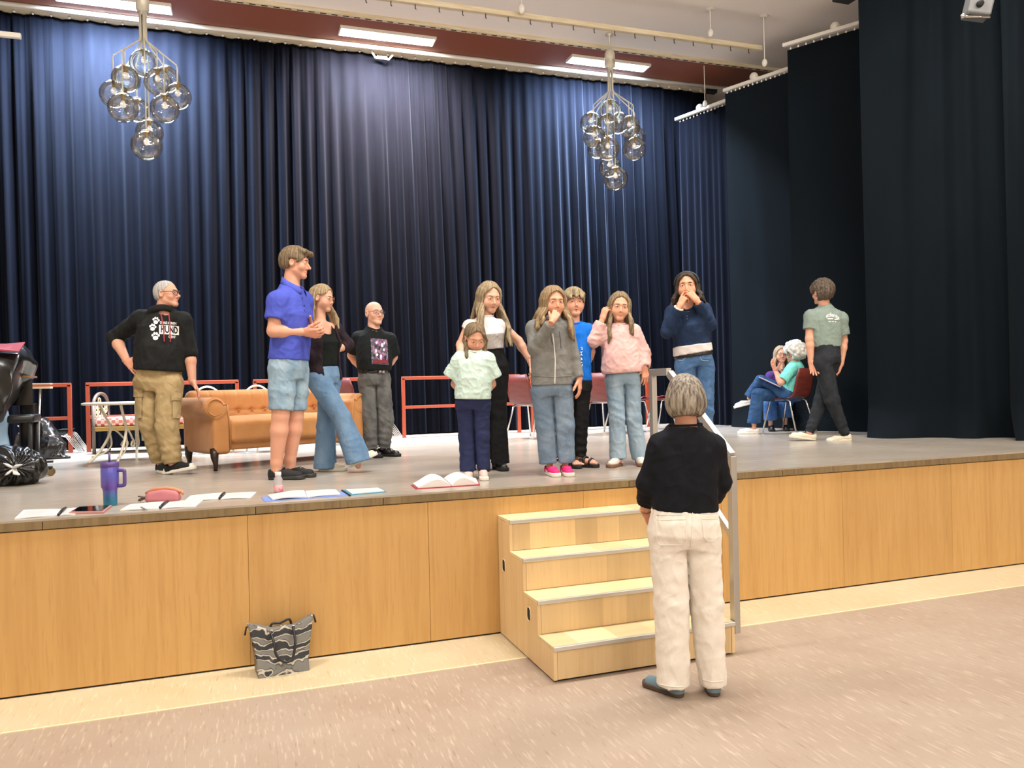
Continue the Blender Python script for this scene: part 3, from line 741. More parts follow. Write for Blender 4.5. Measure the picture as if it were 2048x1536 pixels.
# ---- the figure -----------------------------------------------------
SKIN = {}
def skin_mat(c):
    v = lin(c); v = tuple(a*0.72+b*0.28 for a, b in zip(v, lin('#d0a896')))
    return mat('skin_'+c, v, 0.5, spec=0.35, vcol=True)
class Figure:
    """one person; joints are points in space, radii in metres; sc_ scales limb thickness"""
    def __init__(s, label, k, root_px, zg, name='person'):
        s.k = k; g = at(root_px[0], root_px[1], k); s.zg = zg
        s.root = empty(name, (g[0], g[1], zg), label=label, cat='person'); s.T = {}
    def J(s, px, py, dd=0.0): return at(px, py, s.k+dd)
    def joints(s, **kw):
        for n, v in kw.items(): s.T[n] = s.J(*v)
    def setup(s, phi, head, hphi, hh, skin, sc_=1.0, hip_phi=None, leg_c=0.78, pitch=0, roll=0, neck_r=0.052, secs=None, wr=0.026, headopt=None):
        T = s.T; s.skin = skin; s.sc = sc_; s.leg_c = leg_c; s.hc = s.J(*head); s.f = facing(phi, T['nk']); s.fh = facing(hip_phi if hip_phi is not None else phi, T['pv'])
        s.head = Head(s.hc, hh, facing(hphi, s.hc), pitch, roll, **(headopt or {})); s.neck_r = neck_r; s.wr = wr
        s.secs = secs or [(-0.10, 0.15, 0.10), (0.02, 0.155, 0.105), (0.3, 0.135, 0.095), (0.65, 0.15, 0.105), (0.85, 0.14, 0.09), (1.0, 0.06, 0.06)]
        s.L = np.linalg.norm(T['nk']-T['pv']); s.up = unit(T['nk']-T['pv'])
        s.torso = loft(T['pv'], T['nk'], s.f, s.secs)
    def limb_fn(s, arms=True, legs=True):
        T = s.T; A = []
        for q in 'RL':
            c = s.sc
            if arms and 'el'+q in T:
                A += [(T['sh'+q], T['el'+q], .050*c, .040*c), (T['el'+q], T['el'+q]*0.7+T['wr'+q]*0.3, .040*c, .041*c), (T['el'+q]*0.7+T['wr'+q]*0.3, T['wr'+q], .041*c, s.wr)]
            if legs and 'kn'+q in T:
                c = s.sc*s.leg_c
                cf = T['kn'+q]*0.68+T['an'+q]*0.32; back = unit(np.cross(np.cross(T['an'+q]-T['kn'+q], s.fh), T['an'+q]-T['kn'+q]))*-0.014
                A += [(T['hp'+q], T['kn'+q], .078*c, .055*c), (T['kn'+q], cf+back*-1*0-back*0, .052*c, .056*c), (cf, T['an'+q], .056*c, .037*c), (T['an'+q], np.array([*T['an'+q][:2], T['an'+q][2]-.012 if T['an'+q][2]-s.zg > .15 else s.zg+.05]), .037*c, .034*c)]
        return A
    def body(s, hands, h=0.0075, hfine=0.0033, hh_fine=0.0032):
        T = s.T; A = s.limb_fn(); nb = T['nk']; ntop = s.head.wld((0, -0.018, -0.055)); c = s.sc
        yoke = [(nb-s.up*0.015, T['sh'+q], .046*c, .046*c) for q in 'RL' if 'sh'+q in T]
        def base(p):
            d = s.torso(p)+0.018
            for a in yoke: d = smin(d, rcone(p, *a), 0.03)
            for a in A: d = smin(d, rcone(p, *a), 0.018)
            return smin(d, rcone(p, nb-s.up*0.03, ntop, s.neck_r*1.03, s.neck_r), 0.02)
        def full(p): return smin(base(p), s.head.sdf(p), 0.018)
        pts = np.array([x for a in A+yoke for x in (a[0], a[1])]+[T['pv'], nb]); mx = 0.19
        lo, hi = np.minimum(pts.min(0)-0.07, T['pv']-mx), np.maximum(pts.max(0)+0.07, 0); hi = np.maximum(hi, T['pv']+np.array([mx, mx, 0])); hi[2] = max(nb[2]+0.03, pts[:, 2].max()+0.06)
        Vs, Qs, Ts = [], [], []; n = 0
        def push(V, Q, tint):
            nonlocal n
            Vs.append(V); Qs.append(Q+n); Ts.append(tint); n += len(V)
        V, Q = mesh_sdf(base, lo, hi, h); push(V, Q, np.ones((len(V), 3)))
        r = 0.135*s.head.k; low = s.hc[2]-r-0.07
        V, Q = mesh_sdf(full, [s.hc[0]-r, s.hc[1]-r, low], s.hc+r, hfine); push(V, Q, s.head.tint(V))
        for W, d, nn, right, kw in hands:
            fn, l2, h2 = hand_fn(W, d, nn, right, wr=s.wr, **kw); V, Q = mesh_sdf(fn, l2, h2, hh_fine)
            push(V, Q, np.tile([1.0, 0.90, 0.88], (len(V), 1)))
        o = link_mesh('body', np_mesh('body', np.concatenate(Vs), np.concatenate(Qs), np.concatenate(Ts)), skin_mat(s.skin), s.root, True)
        s.head.add_face(s.root); s.o_body = o; return o
    # garments
    def top(s, name, material, secs, hem, sleeves=None, sr=None, neck=(0.062, 0.0, 0.0), wrinkle=0.004, wf=(38, 38, 30), seed=1, h=0.0078, yoke_r=0.062, k=0.035, hood=None, thick=0.020, hem_dir=None, collar=None, open_front=None, n=2.3, lo_extra=0.0, droop=None, neck_pts=None, carve_hem=True, band=0.0055, band_mat=None):
        """sleeves: {'R': [(point, radius), ...]} along the arm, the last point is the cuff"""
        T = s.T; body = loft(T['pv'], T['nk'], s.f, secs, n); hp = hem; hd = s.up if hem_dir is None else unit(hem_dir)
        nk = T['nk']; sl = sleeves or {}; fwd = s.f; c = s.sc
        nb = unit(s.hc-nk) if neck_pts is None else unit(V3(neck_pts)-nk)
        nc = nk+fwd*neck[1]-s.up*neck[2]
        rgt = np.cross(fwd, s.up)
        def raw(p):
            d = body(p)
            for q in 'RL':
                if 'sh'+q in T: d = smin(d, rcone(p, nk-s.up*0.03, T['sh'+q]-s.up*0.004, yoke_r*0.9, yoke_r), 0.04)
            if neck[0] < 0.081 and open_front is None: d = smin(d, rcone(p, nk-s.up*0.07, nk-s.up*0.008, neck[0]+0.03, neck[0]+0.010), 0.03)
            return d
        def fn(p):
            d = raw(p); dis = 0
            if wrinkle: dis = wrinkle*folds(p, wf, seed)
            d = d-dis
            hz = (p-hp)@hd
            if carve_hem: d = np.maximum(d, -np.maximum(d+thick, hz-0.03))
            d = smax(d, -hz, 0.004)
            for q, chain in sl.items():
                a, b = chain[-2][0], chain[-1][0]; v = unit(b-a); rr = chain[-1][1]; z = (p-b)@v
                e = rcone(p, a, b, chain[-2][1], rr)-dis
                if len(chain) > 2 and wrinkle:                       # rings of folds below the elbow
                    za = (p-a)@v
                    e = e-wrinkle*0.8*np.sin(za*95+2.6*waves(p, (20, 20, 20), seed+3))*np.clip(1.2-np.abs(za)/0.10, 0, 1)
                hol = np.maximum(e+thick, -z-0.03); e = smax(np.maximum(e, -hol), z, 0.003)
                for (a2, ra), (b2, rb) in zip(chain[:-2], chain[1:-1]): e = smin(e, rcone(p, a2, b2, ra, rb)-dis, 0.015)
                d = smin(d, e, k)
            ax = (p-nc)@nb; rad = np.linalg.norm(p-nc-ax[:, None]*nb, axis=1)
            d = smax(d, -np.maximum(rad-neck[0]-np.clip(ax, -0.05, 0.2)*0.15, -ax-0.03-neck[2]*0.3), 0.006)
            if hood:
                q = p-(nk+fwd*hood.get('y', -0.01)+s.up*hood.get('z', 0.012)); tl = math.radians(hood.get('tilt', 22)); x = q@rgt; y = q@fwd; z = q@s.up
                y, z = y*math.cos(tl)+z*math.sin(tl), -y*math.sin(tl)+z*math.cos(tl)
                tr = hood['r']*(1.0+hood.get('back', 0.5)*np.clip(-y/hood['R'], 0, 1))
                t_ = np.sqrt((np.sqrt((x/1.05)**2+y**2)-hood['R'])**2+(z*hood.get('sq', 0.8))**2)-tr
                d = smin(d, t_, 0.012)
            if open_front is not None: d = np.maximum(d, -open_front(p, rgt, fwd, d, thick))
            if droop is not None: d = droop(p, d)
            return d
        pts = [T['nk'], hp, T['pv']]+[T['sh'+q] for q in 'RL' if 'sh'+q in T]+[a for ch in sl.values() for a, r in ch]
        pts = np.array(pts); lo = pts.min(0)-0.10; hi = pts.max(0)+0.10; w = max(x[1] for x in secs)+0.03; ct = T['pv']
        for c0 in (T['pv'], (T['pv']+T['nk'])/2): lo[:2] = np.minimum(lo[:2], c0[:2]-w); hi[:2] = np.maximum(hi[:2], c0[:2]+w)
        lo[2] = min(lo[2], hp[2]-0.06-lo_extra); lo[2] = max(lo[2], hp[2]-0.12-lo_extra) if not any(a[2] < hp[2] for ch in sl.values() for a, r in ch) else lo[2]
        V, Q = mesh_sdf(fn, lo, hi, h, marg=2.2); o = link_mesh(name, np_mesh(name, V, Q), material, s.root, True)
        s.bvh_top = BVHTree.FromPolygons(V.tolist(), Q.tolist()); s.top_fn = fn
        if band and not hood and open_front is None:                     # ribbed band round the neck opening
            e1 = unit(fwd-nb*(fwd@nb)); e2 = np.cross(nb, e1); P = []; axs = np.linspace(.10, -.14, 97)
            def rawd(p):
                d = raw(p)
                for q, ch in sl.items(): d = smin(d, rcone(p, ch[0][0], ch[1][0], ch[0][1], ch[1][1]), k)
                return d
            for th in np.linspace(0, 2*math.pi, 41)[:-1]:
                dv = math.cos(th)*e1+math.sin(th)*e2; rr_ = neck[0]+np.clip(axs, -.05, .2)*.15
                pts_ = nc+axs[:, None]*nb+rr_[:, None]*dv; dd_ = rawd(pts_); ii = np.argmax(dd_ < 0)
                if dd_[ii] < 0: P.append(pts_[ii])
            if len(P) > 20:
                P = np.array(P); P = (np.roll(P, 1, 0)+2*P+np.roll(P, -1, 0))/4
                t = MB(); t.tube(list(P)+[P[0], P[1]], band, 6, cap=False, flat=1.5); t.build('neckband', band_mat or material, s.root, True, True)
        return o
    def trousers(s, name, material, legs, waist, pelvis, wrinkle=0.004, seed=2, h=0.0080, k=0.03, hem=None, wf=(26, 26, 34), crotch_k=0.012, stack=0.0, thick=0.020, groove=0.018):
        """legs: {'R': [(point, radius), ...]}; pelvis sections over pv..nk; waist = a point on the waist plane"""
        T = s.T; pl = loft(T['pv'], T['nk'], s.fh, pelvis)
        def fn(p):
            d = np.maximum(pl(p), (p-waist)@s.up); L_ = []
            for q, ch in legs.items():
                e = None
                for (a, ra), (b, rb) in zip(ch[:-1], ch[1:]):
                    x = rcone(p, a, b, ra, rb); e = x if e is None else smin(e, x, 0.02)
                b, bb = ch[-1][0], ch[-2][0]; v = unit(b-bb); z = (p-b)@v; vz = hem[q] if hem and q in hem else v
                z = (p-b)@unit(vz)
                if stack:
                    e = e-stack*np.sin(z*95+2*waves(p, (14, 14, 14), seed+5))*np.exp(-(z/0.16)**2)
                near = np.linalg.norm(p-b, axis=1) < ch[-1][1]*2.4
                hol = np.maximum(e+thick, -z-0.025); e = np.where(near, np.maximum(smax(e, z, 0.003), -hol), e); L_.append(e)
            m_ = L_[0] if len(L_) == 1 else smin(L_[0], L_[1], crotch_k)+groove*np.exp(-((L_[0]-L_[1])/0.009)**2)
            d = smin(d, m_, k)
            if wrinkle:
                d = d-wrinkle*folds(p, wf, seed)
                for q, ch in legs.items():
                    if len(ch) > 2:
                        kn = ch[1][0]; dk = np.linalg.norm(p-kn, axis=1); d = d-wrinkle*0.55*np.sin((p-kn)[:, 2]*80+(p-kn)@CRH*45+3.2*waves(p, (18, 18, 18), seed+9))*np.exp(-(dk/0.12)**2)
            return d
        pts = np.array([T['pv']]+[a for ch in legs.values() for a, r in ch]); w = 0.2; R_ = max(r for ch in legs.values() for a, r in ch)
        lo = pts.min(0)-R_-0.03; hi = pts.max(0)+R_+0.03; lo[:2] = np.minimum(lo[:2], T['pv'][:2]-w); hi[:2] = np.maximum(hi[:2], T['pv'][:2]+w); hi[2] = max(waist[2]+0.05, hi[2]); lo[2] = max(lo[2], s.zg-0.02)
        V, Q = mesh_sdf(fn, lo, hi, h, marg=2.2); o = link_mesh(name, np_mesh(name, V, Q), material, s.root, True)
        s.bvh_leg = BVHTree.FromPolygons(V.tolist(), Q.tolist()); return o
    def on(s, which, px, py, off=0.002):
        d = Vector(ray(px, py)).normalized(); hit = which.ray_cast(Vector(EYEP), d)
        if hit[0] is None: return None
        nrm = hit[1] if hit[1].dot(d) < 0 else -hit[1]
        return np.array(hit[0]+nrm*off)
    def strip(s, name, which, pxs, r, material, parent, sub=6, off=0.001, flat=1.0):
        P = []
        for (a, b) in zip(pxs[:-1], pxs[1:]):
            for i in range(sub):
                u = i/sub; q = s.on(which, a[0]+(b[0]-a[0])*u, a[1]+(b[1]-a[1])*u, off)
                if q is not None: P.append(q)
        q = s.on(which, *pxs[-1], off)
        if q is not None: P.append(q)
        if len(P) < 2: return None
        t = MB(); t.tube(P, r, 6); return t.build(name, material, parent, True, True)
    def decal(s, name, which, mesh2d, mp, material, parent, off=0.0025):
        """flat print laid on the cloth: mesh2d (verts, faces), mp maps its x,y to picture pixels where it lies"""
        vs = []; ok = True; last = None
        for x, y in mesh2d[0]:
            q = s.on(which, *mp(x, y), off)
            if q is None: q = last
            vs.append(q); last = q
        if any(v is None for v in vs): vs = [v if v is not None else next(w for w in vs if w is not None) for v in vs]
        g = MB(); g.add(vs, mesh2d[1]); return link_mesh(name, g.mesh(name), material, parent, True)

def text_mesh(txt, font_scale=1.0, refine=0.12, shear=0.0, bold=0.0):
    cu = bpy.data.curves.new('t', 'FONT'); cu.body = txt; cu.size = font_scale; cu.align_x = 'CENTER'; cu.resolution_u = 3; cu.offset = bold; cu.shear = shear
    o = bpy.data.objects.new('t', cu); COL.objects.link(o); dg = bpy.context.evaluated_depsgraph_get(); me = bpy.data.meshes.new_from_object(o.evaluated_get(dg))
    bm = bmesh.new(); bm.from_mesh(me); bmesh.ops.triangulate(bm, faces=bm.faces[:])
    for _ in range(3):
        es = [e for e in bm.edges if e.calc_length() > refine]
        if not es: break
        bmesh.ops.subdivide_edges(bm, edges=es, cuts=1); bmesh.ops.triangulate(bm, faces=bm.faces[:])
    bm.verts.ensure_lookup_table(); v = [(x.co.x, x.co.y) for x in bm.verts]; f = [[x.index for x in q.verts] for q in bm.faces]; bm.free()
    bpy.data.objects.remove(o); bpy.data.curves.remove(cu); bpy.data.meshes.remove(me); return v, f
def grid2d(nx, ny): return [(i/nx, j/ny) for j in range(ny+1) for i in range(nx+1)], [[j*(nx+1)+i, j*(nx+1)+i+1, (j+1)*(nx+1)+i+1, (j+1)*(nx+1)+i] for j in range(ny) for i in range(nx)]
def disc2d(n=14, rx=1, ry=1, cx=0, cy=0): return [(cx, cy)]+[(cx+rx*math.cos(6.2832*i/n), cy+ry*math.sin(6.2832*i/n)) for i in range(n)], [[0, 1+i, 1+(i+1) % n] for i in range(n)]

# ---- hair -----------------------------------------------------------
def hair_mat(name, a, b):
    dk = lambda h: tuple(0.70*(0.85*v+0.15*sum(lin(h))/3) for v in lin(h))
    a, b = dk(a), dk(b)
    return mat('hair_'+name, a, 0.6, spec=0.22, vcol=True, var=b, vscale=(120, 120, 3), bump=0.4, bscale=(330, 330, 9), ramp=(.2, .8), detail=2)
def hair(fig, name, material, thick=0.014, line=None, locks=(), h=0.0042, noise=(0.0022, (70, 70, 18)), seed=1, extra=None, kk=0.014, box=None, cap=None, strand=0.0011, lockk=0.016, strandf=260, part=False):
    """cap over the skull bounded by line(q) > 0 (face side is cut), plus locks = chains of (point, radius) in space"""
    H_ = fig.head
    def fn(p):
        q = H_.loc(p); x = np.abs(q[:, 0]); Q = np.c_[x, q[:, 1], q[:, 2]]
        d = ell(Q, (0, -0.016, 0.030), (0.0745+thick, 0.094+thick, 0.082+thick))
        d = smin(d, ell(Q, (0, -0.030, -0.010), (0.066+thick*0.6, 0.072+thick, 0.075)), 0.03)
        if cap is not None: d = cap(q, d)
        d = d*H_.k
        if part: d = d+0.008*np.exp(-(q[:, 0]/0.0035)**2)*(q[:, 2] > 0.04)*(q[:, 1] > -0.07)
        if line is not None: d = smax(d, line(q)*H_.k, 0.014)
        for ch in locks:
            e = None
            for (a, ra), (b, rb) in zip(ch[:-1], ch[1:]):
                y = rcone(p, a, b, ra, rb); e = y if e is None else np.minimum(e, y)
            d = smin(d, e, lockk)
        th = np.arctan2(q[:, 0], q[:, 1]+0.0)
        d = d-noise[0]*waves(p, noise[1], seed)-strand*np.sin(th*strandf/6.0+3*waves(p, (16, 16, 16), seed+2)+4*np.sin(q[:, 2]*28))
        if extra is not None: d = extra(p, q, d)
        return d
    P = [fig.hc-0.172*H_.k, fig.hc+0.172*H_.k]+[a+s_*0.03 for ch in locks for a, r in ch for s_ in (-1, 1)]
    P = np.array(P); V, Q = mesh_sdf(fn, P.min(0), P.max(0), h, marg=2.0)
    q = H_.loc(V); th = np.arctan2(q[:, 0], q[:, 1]+0.02); r_ = random.Random(seed); v = 0
    for fq in (17, 29, 43, 61): v = v+np.sin(th*fq+r_.uniform(0, 6)+0.55*np.sin(q[:, 2]*(9+fq*.12)+r_.uniform(0, 6)))
    t = np.clip(0.92+0.16*v, 0.55, 1.4)[:, None]*np.ones(3)
    return link_mesh(name, np_mesh(name, V, Q, t), material, fig.root, True)
def lock(fig, th, drop, r=(0.016, 0.017, 0.013, 0.006), out=0.0, fw=0.0, z0=0.055, rad=1.06, wave=0.010, seed=0, side=0.0):
    """a strand from the scalp at angle th (0 front, 90 the person's right, 180 back), hanging drop metres below the head's centre"""
    H_ = fig.head; a = math.radians(th); rr = random.Random(seed*131+int(th*7))
    e = lambda z, g: H_.wld((math.sin(a)*(0.0745*g), -0.016+math.cos(a)*0.094*g, z))
    zc = math.sqrt(max(0.05, 1-((z0-0.03)/0.082)**2)); p0 = e(z0, zc*1.0); p1 = e(0.015, rad*1.05); p2 = e(-0.045, rad*1.07)
    f = fig.f; R_ = np.cross(f, UP); hf = unit([H_.R[0, 1], H_.R[1, 1], 0]); dirv = unit(p2-fig.hc-UP*((p2-fig.hc)@UP))
    ch = [(p0, r[0]), (p1, r[1]), (p2, r[1])]; n = 5; base = p2; zb = fig.hc[2]-drop
    for i in range(1, n+1):
        u = i/n; z = base[2]+(zb-base[2])*u
        p = base+dirv*out*math.sin(min(1, u*1.4)*1.57)+f*fw*min(1, u*1.5)+R_*side*u; p = p+np.array([rr.uniform(-1, 1), rr.uniform(-1, 1), 0])*wave*(0.5+u)
        p[2] = z; ch.append((p, r[1]+(r[2]-r[1])*u if i < n else r[3]))
    return ch

# ================================================================== the people on the stage
cloth = lambda n, c, v=None, **k: mat(n, c, k.pop('rough', 0.85), spec=0.2, var=v, vscale=k.pop('vscale', (14, 14, 14)), bump=k.pop('bump', 0.45), bscale=k.pop('bscale', (34, 34, 22)), **k)
denim = lambda n, c, v, vs=(9, 9, 5): mat(n, c, 0.85, spec=0.2, var=v, vscale=vs, bump=0.5, bscale=(40, 40, 30), ramp=(0.3, 0.7))
M_whiterub = mat('white_rubber', '#d8d4c6', 0.6); M_print = mat('white_print', '#dedcd6', 0.7)

def p_hoodie():
    F = Figure('man in black paw print hoodie and khaki cargo trousers leaning on the sofa', 6.72, (338, 945), H)
    F.joints(nk=(324, 628), shR=(283, 638), elR=(230, 676, .06), wrR=(254, 722, -.10), shL=(364, 642, .02), elL=(379, 704, .05), wrL=(385, 762, 0.03), pv=(316, 764), hpR=(296, 770), hpL=(339, 770, -.02), knR=(301, 846, -.02), anR=(322, 925, .05), knL=(334, 852, -.08), anL=(346, 930, -.10))
    T = F.T; J = F.J
    F.setup(12, (334, 588), 60, 0.225, '#c68b6c', 1.12, pitch=4, neck_r=.062, wr=.030, headopt=dict(brow='#6b5a4a', nose=1.1, jaw=1.06, slit=.0036, gaze=(0, .1)), secs=[(-.1, .165, .12), (.2, .17, .125), (.6, .175, .12), (.85, .16, .10), (1, .07, .07)])
    dR = J(275, 741, -.17)-T['wrR']; dL = J(399, 788, .02)-T['wrL']
    F.body([(T['wrR'], dR, CH*1.0-UP*.2, True, dict(curl=(18, 22, 14), thumb=(70, 10), spread=9, sc_=1.05)),
            (T['wrL'], dL, -UP*0.6+np.cross(F.f, UP)*1.0*0.6, False, dict(curl=(8, 14, 8), thumb=(48, 5), spread=9, sc_=1.02))])
    ch = cloth('black_fleece', '#141514', '#1d1e1c')
    cuffR, cuffL = T['elR']*0.80+T['wrR']*0.20, T['elL']*0.86+T['wrL']*0.14
    F.top('hoodie', ch, [(-.02, .185, .140, .02), (.10, .19, .145, .02), (.2, .205, .158, .025), (.5, .205, .155, .02), (.8, .185, .125), (1.0, .09, .085)], J(313, 741), {'R': [(T['shR'], .078), (T['elR'], .066), (cuffR, .058)], 'L': [(T['shL'], .078), (T['elL'], .064), (cuffL, .058)]}, neck=(.066, .022, .03), yoke_r=.075, seed=3, wrinkle=.0045, hood=dict(R=.094, r=.024, back=.9, tilt=36, z=-.004, y=.002))
    B = F.bvh_top
    F.trousers('cargo_trousers', cloth('khaki_cotton', '#a8926a', '#97825b'), {'R': [(T['hpR'], .112), (T['knR'], .092), (T['anR']+UP*.012, .074)], 'L': [(T['hpL'], .112), (T['knL'], .092), (T['anL']+UP*.014, .074)]}, J(316, 742)+F.up*.03, [(-.13, .15, .12), (0, .19, .14), (.2, .185, .14)], stack=.005, wrinkle=.0055, seed=5)
    LB = F.bvh_leg
    for x0, x1, y0, y1 in [(268, 287, 780, 836), (342, 361, 787, 836)]:     # cargo pockets with flaps
        v, f = grid2d(6, 8); F.decal('cargo_pocket', LB, (v, f), lambda x, y: (x0+2+(x1-x0-4)*x, y0+(y1-y0)*y), _mats['khaki_cotton'], F.root, off=.012)
        v, f = grid2d(6, 3); F.decal('pocket_flap', LB, (v, f), lambda x, y: (x0+(x1-x0)*x, y0-2+16*y), _mats['khaki_cotton'], F.root, off=.018)
    F.strip('drawcord', B, [(322, 629), (325, 645), (327, 662), (328, 684)], .0048, mat('red_cord', '#a3303c', 0.7), F.root, off=.006)
    F.strip('drawcord', B, [(338, 630), (339, 645), (340, 662), (340, 685)], .0048, _mats['red_cord'], F.root, off=.006)
    # print: three paws, two lines of lettering and a white name plate with dark letters
    def paw(cx, cy, s_, rot):
        for dx, dy, rx, ry in [(0, 3.6, 4.6, 3.8), (-5.2, -1.2, 1.9, 2.4), (-1.9, -4.3, 1.9, 2.6), (2.2, -4.2, 1.9, 2.6), (5.4, -0.8, 1.9, 2.4)]:
            c_, q_ = math.cos(rot), math.sin(rot); v, f = disc2d(14, rx*s_, ry*s_)
            F.decal('paw_print', B, (v, f), lambda x, y: (cx+c_*(x+dx*s_)-q_*(y+dy*s_), cy+q_*(x+dx*s_)+c_*(y+dy*s_)), M_print, F.root, off=.004)
    paw(312, 641, .98, .15); paw(305.5, 654.5, .98, .1); paw(311, 672, 1.15, .0)
    for txt, cx, cy, sx, sy in [('OHNE MEINEN', 336.5, 648.5, 2.75, 7.0), ('GEHT', 344, 676.5, 3.4, 7.6)]:
        tm = text_mesh(txt, 1.0, .3, bold=.02); w = max(p[0] for p in tm[0])*2; k_ = (33 if 'O' in txt else 14)/w
        F.decal('lettering', B, tm, lambda x, y: (cx+x*k_, cy-y*sy+0.06*x*k_), M_print, F.root, off=.004)
    v, f = grid2d(10, 4); F.decal('name_plate', B, (v, f), lambda x, y: (318+40*x, 650+3.5*x*0.3+18*y+1.2*x), M_print, F.root, off=.004)
    tm = text_mesh('HUND', 1.0, .2, bold=.03); w = max(p[0] for p in tm[0])*2
    F.decal('lettering', B, tm, lambda x, y: (338.5+x*35/w, 666+x*0.8-y*19.5), _mats['black_fleece'], F.root, off=.0065)
    hair(F, 'hair', hair_mat('silver', '#b3aea8', '#dcd8d2'), .0045, hairline(.088, .03, -.050, .010), strand=.0008, noise=(.001, (80, 80, 80)), h=.0042)
    F.head.glasses(F.root, '#2a1c1a', .026, .019, .0026)
    bk = mat('black_canvas', '#0e0e0f', 0.85)
    shoe(F.root, T['anR'], facing(18, T['anR']), .275, H, bk, M_whiterub, laces=M_whiterub, toe=M_whiterub)
    shoe(F.root, T['anL'], facing(64, T['anL']), .275, H, bk, M_whiterub, pitch=9, laces=M_whiterub, toe=M_whiterub)
    return F
def hairline(front=0.066, side=0.045, low=-0.045, ear=0.012, fz=None):
    """positive where the face or neck must stay free"""
    def fn(q):
        x = np.abs(q[:, 0]); y, z = q[:, 1], q[:, 2]
        face = np.minimum(y-(ear+0.018), front-0.9*x*x/0.0745-z)                # in front of the ears and below the forehead line
        temple = np.minimum(y-ear, side*0.2-0.012-z)                            # sideburn zone
        ears = np.minimum(np.minimum(y+0.030, 0.022-y), np.minimum(0.018-z, x-0.055))
        neck = low-z
        return np.maximum(np.maximum(face, temple), np.maximum(ears, neck))
    return fn
def collar(F, material):
    """turned down shirt collar, open in front"""
    nk, f, up = F.T['nk'], F.f, F.up; r = np.cross(f, up); rows = []
    for i in range(33):
        a = math.radians(22+316*i/32); bk = .5-.5*math.cos(a); R1, R2 = .064, .094+.010*math.cos(a)
        zt = -.012+.092*bk; c = nk+f*.018*(1-bk)+f*.004; d = math.cos(a)*f+math.sin(a)*r
        rows.append([c+d*(R1-.004)+up*(zt-.030), c+d*R1+up*zt, c+d*(R1+.010)+up*(zt+.003), c+d*(R2-.006)+up*(zt-.020-.012*(1-bk)), c+d*R2+up*(zt-.040-.018*(1-bk))])
    t = MB(); t.sheet([[tuple(p) for p in q] for q in rows]); o = t.build('collar', material, F.root, True, True); m_ = o.modifiers.new('thickness', 'SOLIDIFY'); m_.thickness = .005
def p_polo():
    F = Figure('man in a blue polo shirt and short jeans with clasped hands, in profile', 6.12, (572, 955), H)
    F.joints(nk=(582, 574), shR=(556, 603, -.15), elR=(547, 662, -.18), wrR=(609, 664, -.10), shL=(606, 602, .16), elL=(606, 660, .20), wrL=(622, 655, .04), pv=(577, 738), hpR=(566, 744, -.06), hpL=(590, 744, .07), knR=(561, 832, -.09), anR=(553, 925, -.08), knL=(590, 832, .07), anL=(580, 919, .07))
    T = F.T; J = F.J
    F.setup(62, (592, 526), 74, 0.232, '#cf9070', 1.18, leg_c=1.0, pitch=-6, neck_r=.060, wr=.030, headopt=dict(brow='#4a3a2c', slit=.002, nose=1.1, jaw=1.08), secs=[(-.1, .16, .11), (.2, .16, .12), (.6, .18, .125), (.85, .17, .11), (1, .07, .07)])
    dR = J(636, 668, -.12)-T['wrR']; dL = J(634, 640, -.02)-T['wrL']
    F.body([(T['wrR'], dR, J(625, 640, .1)-T['wrR'], True, dict(curl=(38, 45, 30), thumb=(40, 20), sc_=1.08)),
            (T['wrL'], J(636, 655, -.04)-T['wrL'], J(625, 668, -.2)-T['wrL'], False, dict(curl=(50, 60, 35), thumb=(55, 5), sc_=1.02))])
    pm = cloth('blue_pique', '#4a55b4', '#4550ab')
    cR, cL = T['shR']*.38+T['elR']*.62, T['shL']*.38+T['elL']*.62
    F.top('polo_shirt', pm, [(0, .165, .135), (.1, .17, .14), (.35, .165, .14, .01), (.65, .185, .148, .012), (.85, .17, .12), (1, .075, .075)], J(577, 720), {'R': [(T['shR'], .080), (cR, .079)], 'L': [(T['shL'], .078), (cL, .075)]}, neck=(.060, .022, .020), yoke_r=.072, seed=11, wrinkle=.0035, band=0)
    collar(F, pm)
    B = F.bvh_top
    F.strip('placket', B, [(600, 590), (606, 605), (609, 622)], .005, pm, F.root, off=.001)
    for x, y in [(603.5, 597), (607.5, 612)]:
        v, f = disc2d(10, 1.5, 1.7); F.decal('button', B, (v, f), lambda a, b: (x+a, y+b), mat('dark_button', '#23244a', .4), F.root, off=.007)
    R_ = _rad = None
    kR, kL = T['knR']*.96+T['hpR']*.04, T['knL']*.96+T['hpL']*.04
    sR = T['hpR']*.13+T['knR']*.87; sL = T['hpL']*.13+T['knL']*.87
    F.trousers('denim_shorts', denim('light_denim', '#6f8ba0', '#9fb4bf'), {'R': [(T['hpR'], .105), (sR*.5+T['hpR']*.5, .098), (sR, .090)], 'L': [(T['hpL'], .105), (sL*.5+T['hpL']*.5, .098), (sL, .088)]}, J(577, 722)+F.up*.03, [(-.12, .14, .12), (0, .165, .135), (.15, .165, .13)], wrinkle=.004, seed=12, crotch_k=.008)
    def fr(p, q, d):   # swept fringe
        return smin(d, np.minimum(rcone(p, F.head.wld((.05, .075, .085)), F.head.wld((-.03, .105, .070)), .022, .016), rcone(p, F.head.wld((.055, .05, .085)), F.head.wld((.0, .108, .078)), .024, .016)), .015)
    hair(F, 'hair', hair_mat('brown', '#65513b', '#a68c64'), .020, hairline(.064, .03, -.052, .012), extra=fr, noise=(.0025, (70, 70, 70)), strand=.0014, seed=4)
    bk = mat('black_suede', '#141414', .8)
    shoe(F.root, T['anR'], facing(66, T['anR']), .295, H, bk, mat('dark_sole', '#2a2a28', .6), laces=mat('dark_lace', '#1b1b1b', .8))
    s_, W_ = shoe(F.root, T['anL'], facing(60, T['anL']), .29, H, bk, _mats['dark_sole'])
    t = MB()
